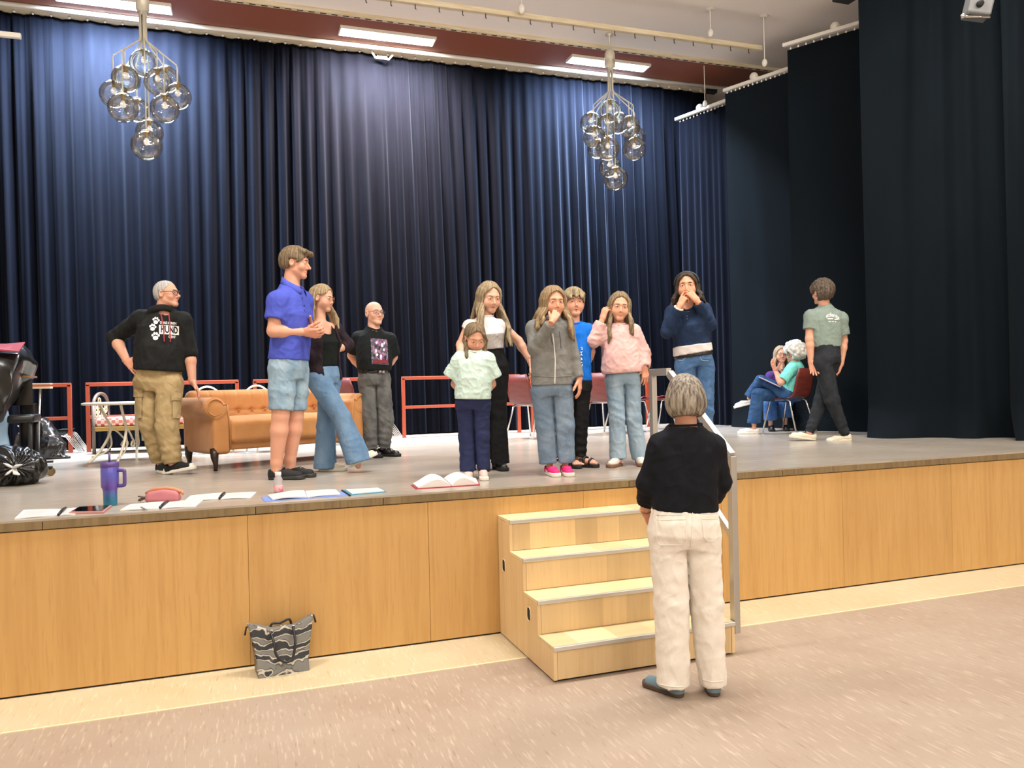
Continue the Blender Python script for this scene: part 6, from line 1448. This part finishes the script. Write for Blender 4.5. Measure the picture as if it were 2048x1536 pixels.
# ---- burgundy shell chairs with chrome legs
M_shell = mat('burgundy_shell', '#5d241f', 0.42, spec=0.5, var='#6d2e26', vscale=(5, 5, 25)); M_pad = mat('wine_fabric', '#7d2a38', .85)
def shell_meshes():
    m_ = {}
    prof = [(.20, .425), (.21, .44), (.12, .445), (0, .435), (-.12, .43), (-.17, .445), (-.195, .50), (-.215, .58), (-.24, .70), (-.26, .80)]
    def sheet(rows, w, t, r=0):
        g = MB(); nx = 10; top = []; bot = []
        for i, (y, z) in enumerate(rows):
            a, b = rows[max(0, i-1)], rows[min(len(rows)-1, i+1)]; d = Vector((0, b[0]-a[0], b[1]-a[1])).normalized(); n = Vector((0, -d.z, d.y)); n = n if n.z > 0 or n.y > 0 else -n
            ww = w(i); tp = []; bt = []
            for j in range(nx+1):
                u = j/nx*2-1; bow = .018*u*u; p = Vector((u*ww, y, z))+n*bow; tp.append(p); bt.append(p-n*t)
            top.append(tp); bot.append(bt)
        R_ = len(rows); vs = [p for r_ in top for p in r_]+[p for r_ in bot for p in r_]; o = R_*(nx+1); fs = []
        for i in range(R_-1):
            for j in range(nx):
                a = i*(nx+1)+j; fs.append([a, a+1, a+nx+2, a+nx+1]); fs.append([o+a, o+a+nx+1, o+a+nx+2, o+a+1])
        for j in range(nx): fs.append([j, o+j, o+j+1, j+1]); a = (R_-1)*(nx+1)+j; fs.append([a, a+1, o+a+1, o+a])
        for i in range(R_-1): a = i*(nx+1); fs.append([a, a+nx+1, o+a+nx+1, o+a]); a += nx; fs.append([a, o+a, o+a+nx+1, a+nx+1])
        g.add(vs, fs); return g
    W_ = [.19, .21, .215, .215, .215, .21, .205, .205, .20, .165]
    m_['shell'] = sheet(prof, lambda i: W_[i], .012).mesh('shell', True)
    m_['pad'] = sheet([(.185, .452), (.12, .462), (0, .455), (-.10, .448), (-.14, .449)], lambda i: .19, .014).mesh('seat_pad', True)
    t = MB()
    for s_ in (-1, 1):
        t = MB(); t.tube([(s_*.235, .23, .005), (s_*.19, .145, .40), (s_*.185, .12, .418), (s_*.185, -.10, .418), (s_*.19, -.125, .40), (s_*.235, -.23, .005)], .0105, 8); m_['leg%d' % s_] = t.mesh('leg', True)
    t = MB(); t.tube([(-.185, .08, .415), (.185, .08, .415)], .009, 6); t.tube([(-.185, -.08, .415), (.185, -.08, .415)], .009, 6); m_['bar'] = t.mesh('cross_bar', True)
    return m_
SM = shell_meshes(); SM['shell'].materials.append(M_shell); SM['pad'].materials.append(M_pad)
for k_ in ('leg-1', 'leg1', 'bar'): SM[k_].materials.append(M_chrome)
def shell_chair(x, y, face, label, group='burgundy chairs at the back of the stage'):
    rz = math.atan2(face[1], face[0])-math.pi/2
    e = empty('shell_chair', (x, y, H), rz, label=label, cat='chair', group=group)
    for nm, k_ in (('shell', 'shell'), ('seat_pad', 'pad'), ('leg_frame', 'leg-1'), ('leg_frame', 'leg1'), ('cross_bar', 'bar')):
        o = bpy.data.objects.new(nm, SM[k_]); COL.objects.link(o); o.parent = e
    return e
shell_chair(3.52, 9.36, (.85, .42), 'burgundy shell chair between the woman in the white top and the grey hoodie girl')
shell_chair(4.66, 9.52, (.85, .42), 'burgundy shell chair seen between the boy and the girl in pink')
shell_chair(5.08, 9.75, (.85, .40), 'burgundy shell chair behind the legs of the girl in pink')
shell_chair(5.85, 10.02, (-.95, .15), 'burgundy shell chair seen through the aluminium handrail')
pc = onz(712, 886, H); shell_chair(pc[0], pc[1], (.75, .55), 'burgundy shell chair behind the bald man by the right sofa arm')
shell_chair(6.52, 8.20, (-.36, .93), 'burgundy shell chair under the white haired woman', 'occupied chairs')
sg = onz(1566, 851, H); shell_chair(sg[0], sg[1]+.12, (-.45, -.85), 'chair under the blond woman in purple, mostly hidden', 'occupied chairs')

# ---- stacked chair frames behind the rails
def stacked(px0, py0, n, dx, where, up):
    for i in range(n):
        nm = ('lowest', 'second', 'third', 'fourth', 'topmost')[i]
        p = onz(px0+dx*i, py0-0.5*i, H); e = empty('stacked_chair', (p[0], p[1], H), label='dark stacked chair, %s of five lying %s' % (nm, where), cat='chair', group='stacked chairs behind the rails')
        t = MB()
        for y in (0, .3): t = MB(); t.tube([(0, y, .008), (-.13*up, y, .19+.006*i), (-.17*up, y, .205+.008*i), (-.24*up, y, .205+.008*i)], .0065, 6); t.build('leg_frame', M_chrome, e, True)
        t = MB(); MB().box((-.22*up, .16, .222+.012*i), (.14, .32, .008), b=.003).build('seat', M_dark, e)
stacked(158, 906, 5, 2.8, 'between two red rails left of the table', 1)
stacked(792, 874, 5, 2.8, 'right of the bald man', 1)

# ---- left edge: covered piano, stand, denim cloth, bin bags
pe = at(60, 900, 7.35); pn = empty('grand_piano', (pe[0]-.8, pe[1]+.3, H), label='black grand piano under a dark cover at the left edge of the stage', cat='piano')
def W2(px, py, k): return Vector(at(px, py, k))
a, b = at(66, 820, 7.2), at(45, 820, 8.6); prm = [(a[0], a[1]), (b[0]+.05, b[1]), (b[0]-.4, b[1]+.35), (a[0]-1.6, a[1]+.9), (a[0]-1.6, a[1]-.15)]
MB().prism(prm, H+.60, H+.83).build('case', M_blackgloss, pn, False, True)
MB().box((a[0]-.25, a[1]+.02, H+.855), (.5, .35, .018), b=.003).build('music_desk_edge', mat('walnut_edge', '#7d5a34', .4), pn, False, True)
q0, q1 = at(62, 840, 7.25), at(72, 925, 7.25); lg = MB(); lg.box((q0[0]-.02, q0[1], H+.36), (.13, .13, .50), b=.012); lg.build('leg', M_blackgloss, pn, False, True)
cs_ = onz(97, 952, H); t = MB(); t.box((cs_[0]-.05, cs_[1], H+.07), (.16, .05, .025), b=.006); t.build('caster_fork', M_dark, pn, False, True)
t = MB(); t.lathe([(.018, -.016), (.036, -.014), (.036, .014), (.018, .016)], 18); w_ = t.build('caster_wheel', mat('brass_wheel', '#6b5a3c', .35, .7), pn); w_.matrix_parent_inverse = pmat(pn).inverted(); w_.rotation_euler = (math.pi/2, 0, .4); w_.location = (cs_[0]+.015, cs_[1], H+.037)
M_cover = mat('black_vinyl', '#131414', 0.28, spec=0.55); M_lining = mat('red_lining', '#8c2b37', .7)
CG = [[(-40, 690, 7.4), (0, 686, 7.3), (30, 689, 7.25), (52, 691, 7.3), (64, 700, 7.4)],
      [(-40, 712, 6.8), (0, 708, 6.8), (38, 708, 6.88), (57, 716, 7.02), (77, 729, 7.2)],
      [(-40, 770, 6.72), (-5, 770, 6.70), (26, 764, 6.70), (39, 758, 7.02), (68, 758, 7.22)],
      [(-40, 830, 6.72), (-8, 828, 6.70), (16, 812, 6.72), (27, 792, 6.98), (46, 772, 7.2)],
      [(-40, 866, 6.74), (-10, 852, 6.72), (6, 842, 6.76), (22, 812, 6.98), (41, 790, 7.2)]]
CGp = np.array([[at(*p) for p in r] for r in CG]); n_ = 24; us = np.linspace(0, 4, n_+1); iu = np.minimum(us.astype(int), 3); fu = us-iu
rows_ = CGp[iu]*(1-fu)[:, None, None]+CGp[iu+1]*fu[:, None, None]; gr = rows_[:, iu]*(1-fu)[None, :, None]+rows_[:, iu+1]*fu[None, :, None]
gp = gr.reshape(-1, 3); gp = gp-CH*(.035*np.clip(1-2.6*np.abs(waves(gp, (10, 10, 7), 4)), 0, 1)+.012*waves(gp, (24, 24, 18), 6))[:, None]; gr = gp.reshape(n_+1, n_+1, 3)
t = MB(); t.sheet([[tuple(p) for p in r] for r in gr]); o = t.build('cover', M_cover, pn, True, True); sf = o.modifiers.new('thickness', 'SOLIDIFY'); sf.thickness = .01
t = MB(); A_ = [at(-20, 690, 6.85), at(50, 684, 6.95), at(38, 702, 6.78), at(-20, 697, 6.72)]; t.add([*A_, *[p-UP*.012 for p in A_]], [[0, 1, 2, 3], [7, 6, 5, 4], [0, 4, 5, 1], [1, 5, 6, 2], [2, 6, 7, 3], [3, 7, 4, 0]]); t.build('cover_lining', M_lining, pn, False, True)
so = onz(72, 925, H); so = at(79, 900, 8.0); sd_ = empty('music_stand', (so[0], so[1], H), label='grey stand with a flat double bar on top beside the piano', cat='stand')
zt_ = at(79, 770, 8.0)[2]-H
MB().box((0, 0, zt_+.01), (.24, .12, .012), b=.003).build('top_plate', M_cream, sd_); MB().box((0, 0, zt_-.028), (.24, .12, .02), b=.003).build('lower_plate', M_cream, sd_); t = MB(); t.tube([(.02, 0, zt_-.03), (-.02, 0, .02)], .011, 8); t.build('pole', M_alu, sd_, True)
t = MB(); t.tube([(-.14, 0, .012), (.12, 0, .012)], .011, 6); t.tube([(0, -.13, .012), (0, .13, .012)], .011, 6); t.build('base', M_dark, sd_, True)
jp = at(-2, 868, 6.9); dn = MB(); rows = []
for i in range(9):
    z = .20*(1-i/4); rows.append([tuple(np.array(jp)+CRH*(.085*math.sin(math.pi*(j/10-.5))*(1+.1*math.sin(i*1.3)))+CH*(-.085*math.cos(math.pi*(j/10-.5)))*1.0+UP*z) for j in range(11)])
dn.sheet(rows); o = dn.build('denim_cloth', denim('pale_denim', '#7d9bb5', '#93adc2'), None, True); sf = o.modifiers.new('thickness', 'SOLIDIFY'); sf.thickness = .012; tag(o, 'pale blue denim draped before the piano at the left frame edge', 'cloth')
bn = empty('piano_stool', (jp[0]-.02, jp[1], H), label='black padded piano stool behind the lying bin bag', cat='stool')
zs = at(35, 838, 6.95)[2]-H; MB().box((.12, .10, zs), (.36, .30, .07), b=.02).build('seat', mat('black_leatherette', '#141415', .4), bn, True)
for x, y in ((-.02, -.02), (.26, -.02), (-.02, .22), (.26, .22)): MB().tube([(x, y, zs-.03), (x, y, .004)], .018, 8).build('leg', M_dark, bn, True)
M_bag = mat('bin_liner', '#121212', 0.25, spec=0.6)
def bag(name, label, c, fn, lo, hi, h, seed, amp, knot=None, kn=None):
    def f(q):
        p = q-np.array(c); P = np.c_[p@CRH, p@CH, p[:, 2]]; d = fn(P)
        if knot is not None:
            r = P-np.array(knot); rad = np.linalg.norm(r, axis=1); th = np.arctan2(r[:, 2], r[:, 0]+.4*r[:, 1]); d = d-amp*.9*np.sin(th*13+5*waves(q, (9, 9, 9), seed))*np.exp(-(rad/.24)**2)
        w = waves(q, (16, 16, 16), seed); w2 = waves(q, (30, 30, 24), seed+2); d = d-amp*(np.clip(1-2.2*np.abs(w), 0, 1)+.7*np.clip(1-2.4*np.abs(w2), 0, 1))
        return np.maximum(d, H+.001-q[:, 2])
    e = smooth_sdf(name, f, np.array(c)+lo, np.array(c)+hi, h, M_bag); tag(e, label, 'bag')
    if kn is not None:
        K = np.array(c)+kn[0]*CRH+kn[1]*CH+kn[2]*UP; t = MB()
        for a in (.5, 2.4, 4.0, 5.4): t.tube([K, K+CRH*.045*math.cos(a)+UP*.045*math.sin(a)-CH*.03, K+CRH*.085*math.cos(a)+UP*.06*math.sin(a)-CH*.02], [.016, .020, .008], 6, flat=.5)
        t.build('tie_tape', mat('white_tape', '#d6d4d0', .5), e, True)
c1_ = onz(25, 972, H); bag('bin_bag', 'black bin bag lying in front with a white tie', (c1_[0], c1_[1]+.12, H), lambda P: smin(ell(P, (-.08, .0, .13), (.30, .20, .155)), ell(P, (-.36, .05, .12), (.25, .2, .15)), .05), [-.7, -.4, -.02], [.35, .4, .36], .0085, 3, .014, knot=(.10, -.17, .15), kn=(.10, -.185, .14))
c2_ = onz(105, 917, H); bag('bin_bag', 'tall slumping grey black bin bag against the left safety rail', (c2_[0], c2_[1], H), lambda P: smin(rcone(P, (-.03, 0, .12), (-.10, 0, .36), .155, .075), rcone(P, (0, -.04, .02), (.20, -.05, .005), .07, .02), .06), [-.4, -.35, -.02], [.35, .35, .52], .009, 6, .011)
c3_ = onz(38, 912, H); bag('bin_bag', 'small crumpled black bin bag under the piano behind the lying one', (c3_[0], c3_[1]+.2, H), lambda P: smin(ell(P, (.03, 0, .14), (.12, .12, .15)), ell(P, (.09, 0, .28), (.07, .07, .08)), .04), [-.2, -.25, -.02], [.3, .3, .42], .010, 9, .010, kn=(.08, -.10, .30))

# ---- things on the stage edge
def quad(px, z=H): return [onz(x, y, z) for x, y in px]
M_paper = mat('paper', '#d3d2cd', .7); M_ink = mat('grey_ink', '#a9abb2', .8)
def sheet_on(parent, name, px, t, material, z=H, lift=0.0, lines=0, curl=0.0):
    Q = quad(px, z); n = 8; g = MB(); top = []
    for i in range(n+1):
        u = i/n; r = []
        for j in range(5):
            v = j/4; p = (Q[0]*(1-u)+Q[1]*u)*(1-v)+(Q[3]*(1-u)+Q[2]*u)*v; p = p+UP*(t+lift+curl*math.sin(math.pi*u)+curl*.5*math.sin(7*u+2*v)*.3); r.append(p)
        top.append(r)
    vs = [p for r in top for p in r]+[p-UP*t for r in top for p in r]; m_ = len(vs)//2; fs = []
    for i in range(n):
        for j in range(4): a = i*5+j; fs += [[a, a+1, a+6, a+5], [m_+a, m_+a+5, m_+a+6, m_+a+1]]
    for i in range(n): a = i*5; fs += [[a, a+5, m_+a+5, m_+a]]; a += 4; fs += [[a, m_+a, m_+a+5, a+5]]
    for j in range(4): fs += [[j, m_+j, m_+j+1, j+1]]; a = n*5+j; fs += [[a, a+1, m_+a+1, m_+a]]
    g.add(vs, fs); o = g.build(name, material, parent, False, parent is not None)
    if lines:
        g = MB()
        for q in range(lines):
            v = .10+.8*(q+.5)/lines; a = .10; b_ = .9 if q % 4 != 3 else .6
            f = lambda u, v: (Q[0]*(1-u)+Q[1]*u)*(1-v)+(Q[3]*(1-u)+Q[2]*u)*v+UP*(t+lift+.0012+curl*math.sin(math.pi*u)+curl*.15*math.sin(7*u+2*v))
            us = np.linspace(a, b_, 7); hw = .008
            for u0, u1 in zip(us[:-1], us[1:]): g.add([f(u0, v-hw), f(u1, v-hw), f(u1, v+hw), f(u0, v+hw)], [[0, 1, 2, 3]])
        g.build('text_lines', M_ink, o if parent is None else parent, False, True)['kind'] = 'stuff'
    return o
def booklet(name, label, lp, rp, spine, cat='papers', group='open scripts on the stage edge'):
    c = onz(*spine[0], H); e = empty(name, (c[0], c[1], H), label=label, cat=cat, group=group)
    sheet_on(e, 'left_pages', lp, .006, M_paper, lines=9, curl=.003)
    if rp: sheet_on(e, 'right_pages', rp, .004, M_paper, lines=9, curl=.003)
    a, b = onz(*spine[0], H+.01), onz(*spine[1], H+.01); t = MB(); t.tube([a, (a+b)/2+UP*.006, b], .007, 8, flat=1.3); t.build('clip', mat('black_clip', '#18181a', .4), e, True, True); return e
booklet('script', 'open white script at the far left of the stage edge, next to the tablet', [(29, 1039), (114, 1032), (128, 1020), (47, 1022)], [(118, 1032), (150, 1030), (158, 1017), (131, 1019)], ((117, 1029), (131, 1016)))
booklet('script', 'open white script before the pink pouch with a grey pen on it', [(240, 1022), (318, 1019), (337, 1004), (259, 1011)], [(321, 1018), (391, 1014), (406, 1001), (340, 1004)], ((320, 1015), (335, 1003)))
booklet('script', 'open white script between the pink pouch and the blue folder', [(368, 1004), (437, 999), (450, 987), (381, 993)], [(441, 999), (501, 997), (513, 985), (453, 988)], ((439, 996), (449, 986)))
a, b = onz(282, 1014, H+.012), onz(293, 1019.5, H+.012); t = MB(); t.tube([a, b], .004, 8); tag(t.build('pen', mat('grey_pen', '#7d8794', .4)), 'thin grey pen lying on the script before the pouch', 'pen')
tq = [(138, 1029), (207, 1028), (224, 1014), (156, 1018)]; o = sheet_on(None, 'tablet', tq, .012, mat('rose_case', '#b0807a', .5)); tag(o, 'tablet in a rose case with a black screen beside the tumbler', 'tablet')
cx, cy = np.mean(tq, 0); sc2 = sheet_on(o, 'screen', [((x-cx)*.9+cx, (y-cy)*.86+cy-.8) for x, y in tq], .003, mat('screen_glass', '#09090b', .06, spec=.7), lift=.0105)
fo = empty('folder', tuple(onz(610, 994, H)), label='blue folder holding an open script, beside the small bottle', cat='folder')
sheet_on(fo, 'cover', [(529, 1004), (699, 992), (690, 983), (523, 995)], .004, mat('blue_card', '#6f86c4', .6)); sheet_on(fo, 'left_pages', [(545, 1002), (614, 997), (608, 984), (536, 994)], .008, M_paper, lift=.004, lines=9, curl=.008); sheet_on(fo, 'right_pages', [(615, 997), (681, 991), (672, 982), (611, 985)], .006, M_paper, lift=.004, lines=9, curl=.004)
ft_ = empty('folder', tuple(onz(730, 985, H)), label='teal folder with white sheets and a black spine right of the blue folder', cat='folder')
sheet_on(ft_, 'cover', [(699, 991.5), (773, 985), (761, 977.5), (683, 981)], .004, mat('teal_card', '#2f7f94', .6)); sheet_on(ft_, 'pages', [(704, 989.6), (768, 984), (756, 978), (692, 981.5)], .005, M_paper, lift=.004, lines=8)
a, b = onz(684, 981, H+.006), onz(700, 991, H+.006); t = MB(); t.tube([a, b], .006, 8); t.build('spine', M_dark, ft_, True, True)
rb = empty('book', tuple(onz(895, 968, H)), label='thick open book with a red cover on the stage edge before the small girl', cat='book')
sheet_on(rb, 'cover', [(832, 979), (960, 971), (955, 960), (822, 971)], .005, mat('red_cover', '#9c2430', .5))
def pages(q4, name, hump):
    Q = quad(q4); n = 10; g = MB(); top = []
    for i in range(n+1):
        u = i/n; z = .012+hump*math.sin(math.pi*min(1, u*1.0)**.7)*(.5+.5*math.sin(math.pi*u)); top.append([(Q[0]*(1-u)+Q[1]*u)*(1-v)+(Q[3]*(1-u)+Q[2]*u)*v+UP*z for v in (0, .5, 1)])
    vs = [p for r in top for p in r]; bot = [np.array([p[0], p[1], H+.006]) for p in vs]; m_ = len(vs); fs = []
    for i in range(n):
        for j in range(2): a = i*3+j; fs += [[a, a+1, a+4, a+3], [m_+a, m_+a+3, m_+a+4, m_+a+1]]
        a = i*3; fs += [[a, a+3, m_+a+3, m_+a]]; a += 2; fs += [[a, m_+a, m_+a+3, a+3]]
    for j in range(2): fs += [[j, m_+j, m_+j+1, j+1]]; a = n*3+j; fs += [[a, a+1, m_+a+1, m_+a]]
    g.add(vs+bot, fs); g.build(name, M_paper, rb, False, True)
pages([(902, 974), (836, 978), (826, 970), (886, 959)], 'left_pages', .045); pages([(904, 974), (957, 970), (952, 960), (888, 959)], 'right_pages', .045)
bp = onz(557, 985, H); bo = empty('bottle', tuple(bp), label='small clear drink bottle with a white cap and pink label', cat='bottle')
MB().lathe([(.026, .0), (.030, .004), (.030, .05), (.027, .07), (.029, .085), (.020, .108), (.017, .116)], 22).build('body', mat('clear_plastic', '#c9c4c6', .12, alpha=.55, spec=.6), bo, True)
MB().lathe([(.0295, .006), (.0308, .008), (.0308, .048), (.0295, .05)], 22).build('label', mat('pink_label', '#d9a3a4', .5, var='#d6608a', vscale=(30, 30, 30), ramp=(.5, .6)), bo, True); MB().lathe([(.019, .112), (.0205, .114), (.0205, .134), (.019, .137)], 20).build('cap', mat('white_cap', '#dddbd6', .4), bo, True)
tp = onz(221, 1011, H); tu = empty('tumbler', tuple(tp), label='purple and teal insulated tumbler with handle and straw', cat='tumbler')
MT = bpy.data.materials.new('iridescent_lacquer'); MT.use_nodes = True; nt = MT.node_tree; N = nt.nodes; L = nt.links; bs_ = N['Principled BSDF']; bs_.inputs['Roughness'].default_value = .3; bs_.inputs['Metallic'].default_value = .2
tcn = N.new('ShaderNodeTexCoord'); sx = N.new('ShaderNodeSeparateXYZ'); L.new(tcn.outputs['Object'], sx.inputs[0]); mr = N.new('ShaderNodeMapRange'); mr.inputs[1].default_value = 0; mr.inputs[2].default_value = .26; L.new(sx.outputs['Z'], mr.inputs[0]); rmp = N.new('ShaderNodeValToRGB'); L.new(mr.outputs[0], rmp.inputs[0])
for p_, c_ in ((0.0, '#2f7f90'), (.22, '#3f74a4'), (.42, '#6a4fa6'), (.75, '#5a5cb4'), (1.0, '#5b4a9c')):
    e_ = rmp.color_ramp.elements.new(p_) if p_ not in (0.0, 1.0) else rmp.color_ramp.elements[0 if p_ == 0 else -1]; e_.color = (*lin(c_), 1)
L.new(rmp.outputs[0], bs_.inputs['Base Color'])
MB().lathe([(.036, 0), (.039, .004), (.040, .09), (.043, .105), (.050, .115), (.051, .235), (.049, .24)], 30).build('body', MT, tu, True)
mp_ = mat('purple_plastic', '#54417f', .4); MB().lathe([(.051, .238), (.053, .24), (.053, .262), (.049, .266), (.01, .266)], 30).build('lid', mp_, tu, True)
t = MB(); hd_ = CRH; t.tube(cr([hd_*.050+UP*.215, hd_*.085+UP*.213, hd_*.090+UP*.20, hd_*.090+UP*.135, hd_*.082+UP*.122, hd_*.050+UP*.120]), .009, 8, flat=1.3); t.build('handle', mp_, tu, True); t = MB(); t.tube([(0, 0, .262), (0, 0, .325)], .006, 10); t.build('straw', mp_, tu, True)
pp = onz(324, 1005, H); po = empty('pouch', tuple(pp), label='pink leather pencil pouch with an orange zip top', cat='pouch')
pa = math.atan2(CRH[1], CRH[0])+.12; po.rotation_euler = (0, 0, pa)
def pf(q): x = q[:, 0]; d = sbox(np.c_[x, q[:, 1]*(1+.9*q[:, 2]/.09), q[:, 2]+.02*(x/.1)**2*(q[:, 2] > .03)], (0, .03, .040), (.105, .042, .042), .03); return d-.003*waves(q, (40, 40, 40), 3)
smooth_sdf('body', pf, (-.13, -.05, -.01), (.13, .1, .11), .0045, mat('pink_leather', '#b06a70', .5), po); t = MB(); t.tube([(-.10, .02, .055), (-.05, .012, .082), (.02, .012, .088), (.07, .015, .078), (.115, .02, .058), (.125, .0, .05)], .008, 8, flat=1.4); t.build('zip', mat('orange_leather', '#c07a58', .5), po, True)
t = MB(); rr = random.Random(8)
for i in range(9): t.tube([(-.10, .02, .03), (-.135+rr.uniform(-.01, .015), .01+rr.uniform(-.02, .02), .02+rr.uniform(-.012, .025))], [.006, .004], 5)
t.build('tassel', mat('brown_tassel', '#4a3a30', .8), po, True)

# ---- patterned tote bag on the floor
b0, b1 = onz(512, 1355, 0), onz(620, 1337, 0); tw = np.linalg.norm(b1-b0); ta = math.atan2(b1[1]-b0[1], b1[0]-b0[0]); mid = (b0+b1)/2
tote = empty('tote_bag', (mid[0], mid[1], 0), ta, label='black and white printed tote bag leaning on the stage front', cat='bag')
MP = bpy.data.materials.new('ink_print_canvas'); MP.use_nodes = True; nt = MP.node_tree; N = nt.nodes; L = nt.links; bs_ = N['Principled BSDF']; bs_.inputs['Roughness'].default_value = .6
tcn = N.new('ShaderNodeTexCoord'); nz = N.new('ShaderNodeTexNoise'); nz.inputs['Scale'].default_value = 14; L.new(tcn.outputs['Object'], nz.inputs['Vector']); wv = N.new('ShaderNodeTexWave'); wv.wave_type = 'RINGS'; wv.inputs['Scale'].default_value = 4; wv.inputs['Distortion'].default_value = 14; wv.inputs['Detail'].default_value = 3; L.new(tcn.outputs['Object'], wv.inputs['Vector'])
vo = N.new('ShaderNodeTexVoronoi'); vo.inputs['Scale'].default_value = 9; L.new(nz.outputs['Color'], vo.inputs['Vector']); ad = N.new('ShaderNodeMath'); ad.operation = 'MULTIPLY_ADD'; L.new(wv.outputs['Fac'], ad.inputs[0]); ad.inputs[1].default_value = .55; L.new(nz.outputs['Fac'], ad.inputs[2]); rmp = N.new('ShaderNodeValToRGB'); L.new(ad.outputs[0], rmp.inputs[0])
for i_, (p_, c_) in enumerate([(.60, '#1d1e21'), (.66, '#3c3e42'), (.70, '#b3ac9c'), (.82, '#aaa392'), (.85, '#2a2b2e'), (.94, '#6d6b66')]):
    e_ = rmp.color_ramp.elements[0] if i_ == 0 else rmp.color_ramp.elements[-1] if i_ == 5 else rmp.color_ramp.elements.new(p_); e_.position = p_; e_.color = (*lin(c_), 1)
L.new(rmp.outputs[0], bs_.inputs['Base Color'])
th_ = .27
def tf(q):
    x, y, z = q[:, 0], q[:, 1], q[:, 2]; u = np.clip(z/th_, 0, 1.4); hw = tw/2-.012+.035*u*u; ht = th_-.018+.030*np.clip(np.abs(x)/(tw/2)-.55, 0, 1)*2.2; hd = .075*(1-u*.82)+.012
    d = np.maximum(np.maximum(np.abs(x)-hw, np.abs(y-.05-.10*z)-hd), np.maximum(-z, z-ht)); return d-.006*waves(q, (26, 26, 20), 3)*np.clip(z*10, 0, 1)
smooth_sdf('body', lambda q: tf(q)-.004, (-tw/2-.12, -.1, -.01), (tw/2+.12, .22, .40), .006, MP, tote)
M_strap = mat('black_strap_leather', '#151416', .45)
t = MB(); t.tube(cr([(-.055+.105*0-.01, .025, .245), (-.055, -.035, .20), (-.045, -.062, .13), (.0, -.07, .085), (.045, -.062, .10), (.065, -.04, .18), (.065, .022, .255)]), .0075, 8); t.build('handle', M_strap, tote, True)
t = MB(); t.tube(cr([(-.06, .09, .24), (-.045, .085, .272), (.0, .09, .268), (.05, .085, .285), (.065, .09, .255)]), .007, 8); t.build('handle', M_strap, tote, True)
for sx, z in ((-1, .268), (1, .285)): t = MB(); t.tube([(sx*(tw/2+.012), .075, z), (sx*(tw/2+.04), .07, z+.01), (sx*(tw/2+.05), .06, z-.035)], .005, 6, flat=1.3); t.build('zip_tab', M_strap, tote, True)
for x, z in ((-.058, .243), (.066, .252)): t = MB(); t.tube([(x+.011*math.cos(a), .018, z+.011*math.sin(a)) for a in np.linspace(0, 6.2832, 13)], .0028, 5, cap=False); t.build('ring', M_chrome, tote, True)

# ---- spotlight and bracket at the top right
s0 = at(1962, 12, 6.1); sl_ = empty('stage_spotlight', tuple(s0), math.radians(-30), label='grey metal spotlight hanging before the widest side curtain', cat='spotlight')
Rt = Matrix.Rotation(math.radians(14), 3, 'Y'); MB().box((0, 0, .08), (.17, .16, .34), b=.012, R=Rt).build('housing', mat('grey_metal', '#8b8f92', .35, .6), sl_)
for z in (-.02, .06): t = MB(); t.lathe([(.022, 0), (.026, .004), (.024, .03), (.018, .034)], 14); k_ = t.build('knob', M_dark, sl_, True); k_.rotation_euler = (math.pi/2, 0, 0); k_.location = (-.03+z*.5, -.08, z)
t = MB(); t.tube([(-.14, -.03, -.075), (.05, -.03, -.105)], .010, 6); t.sphere((-.14, -.03, -.075), .02, 8, 5); t.build('bracket', M_chrome, sl_, True); t = MB(); t.tube([(.05, 0, .2), (.05, 0, ZC-s0[2])], .018, 8); t.build('hanging_pipe', M_dark, sl_, True)
s1 = at(1692, -4, 7.6); e = empty('ceiling_speaker', tuple(s1), label='bottom edge of a small black box above the white swivel rail', cat='speaker'); MB().box((0, 0, .08), (.2, .16, .2), b=.012).build('cabinet', M_dark, e); t = MB(); t.tube([(0, 0, .17), (0, 0, ZC-s1[2])], .014, 6); t.build('mount', M_dark, e, True)
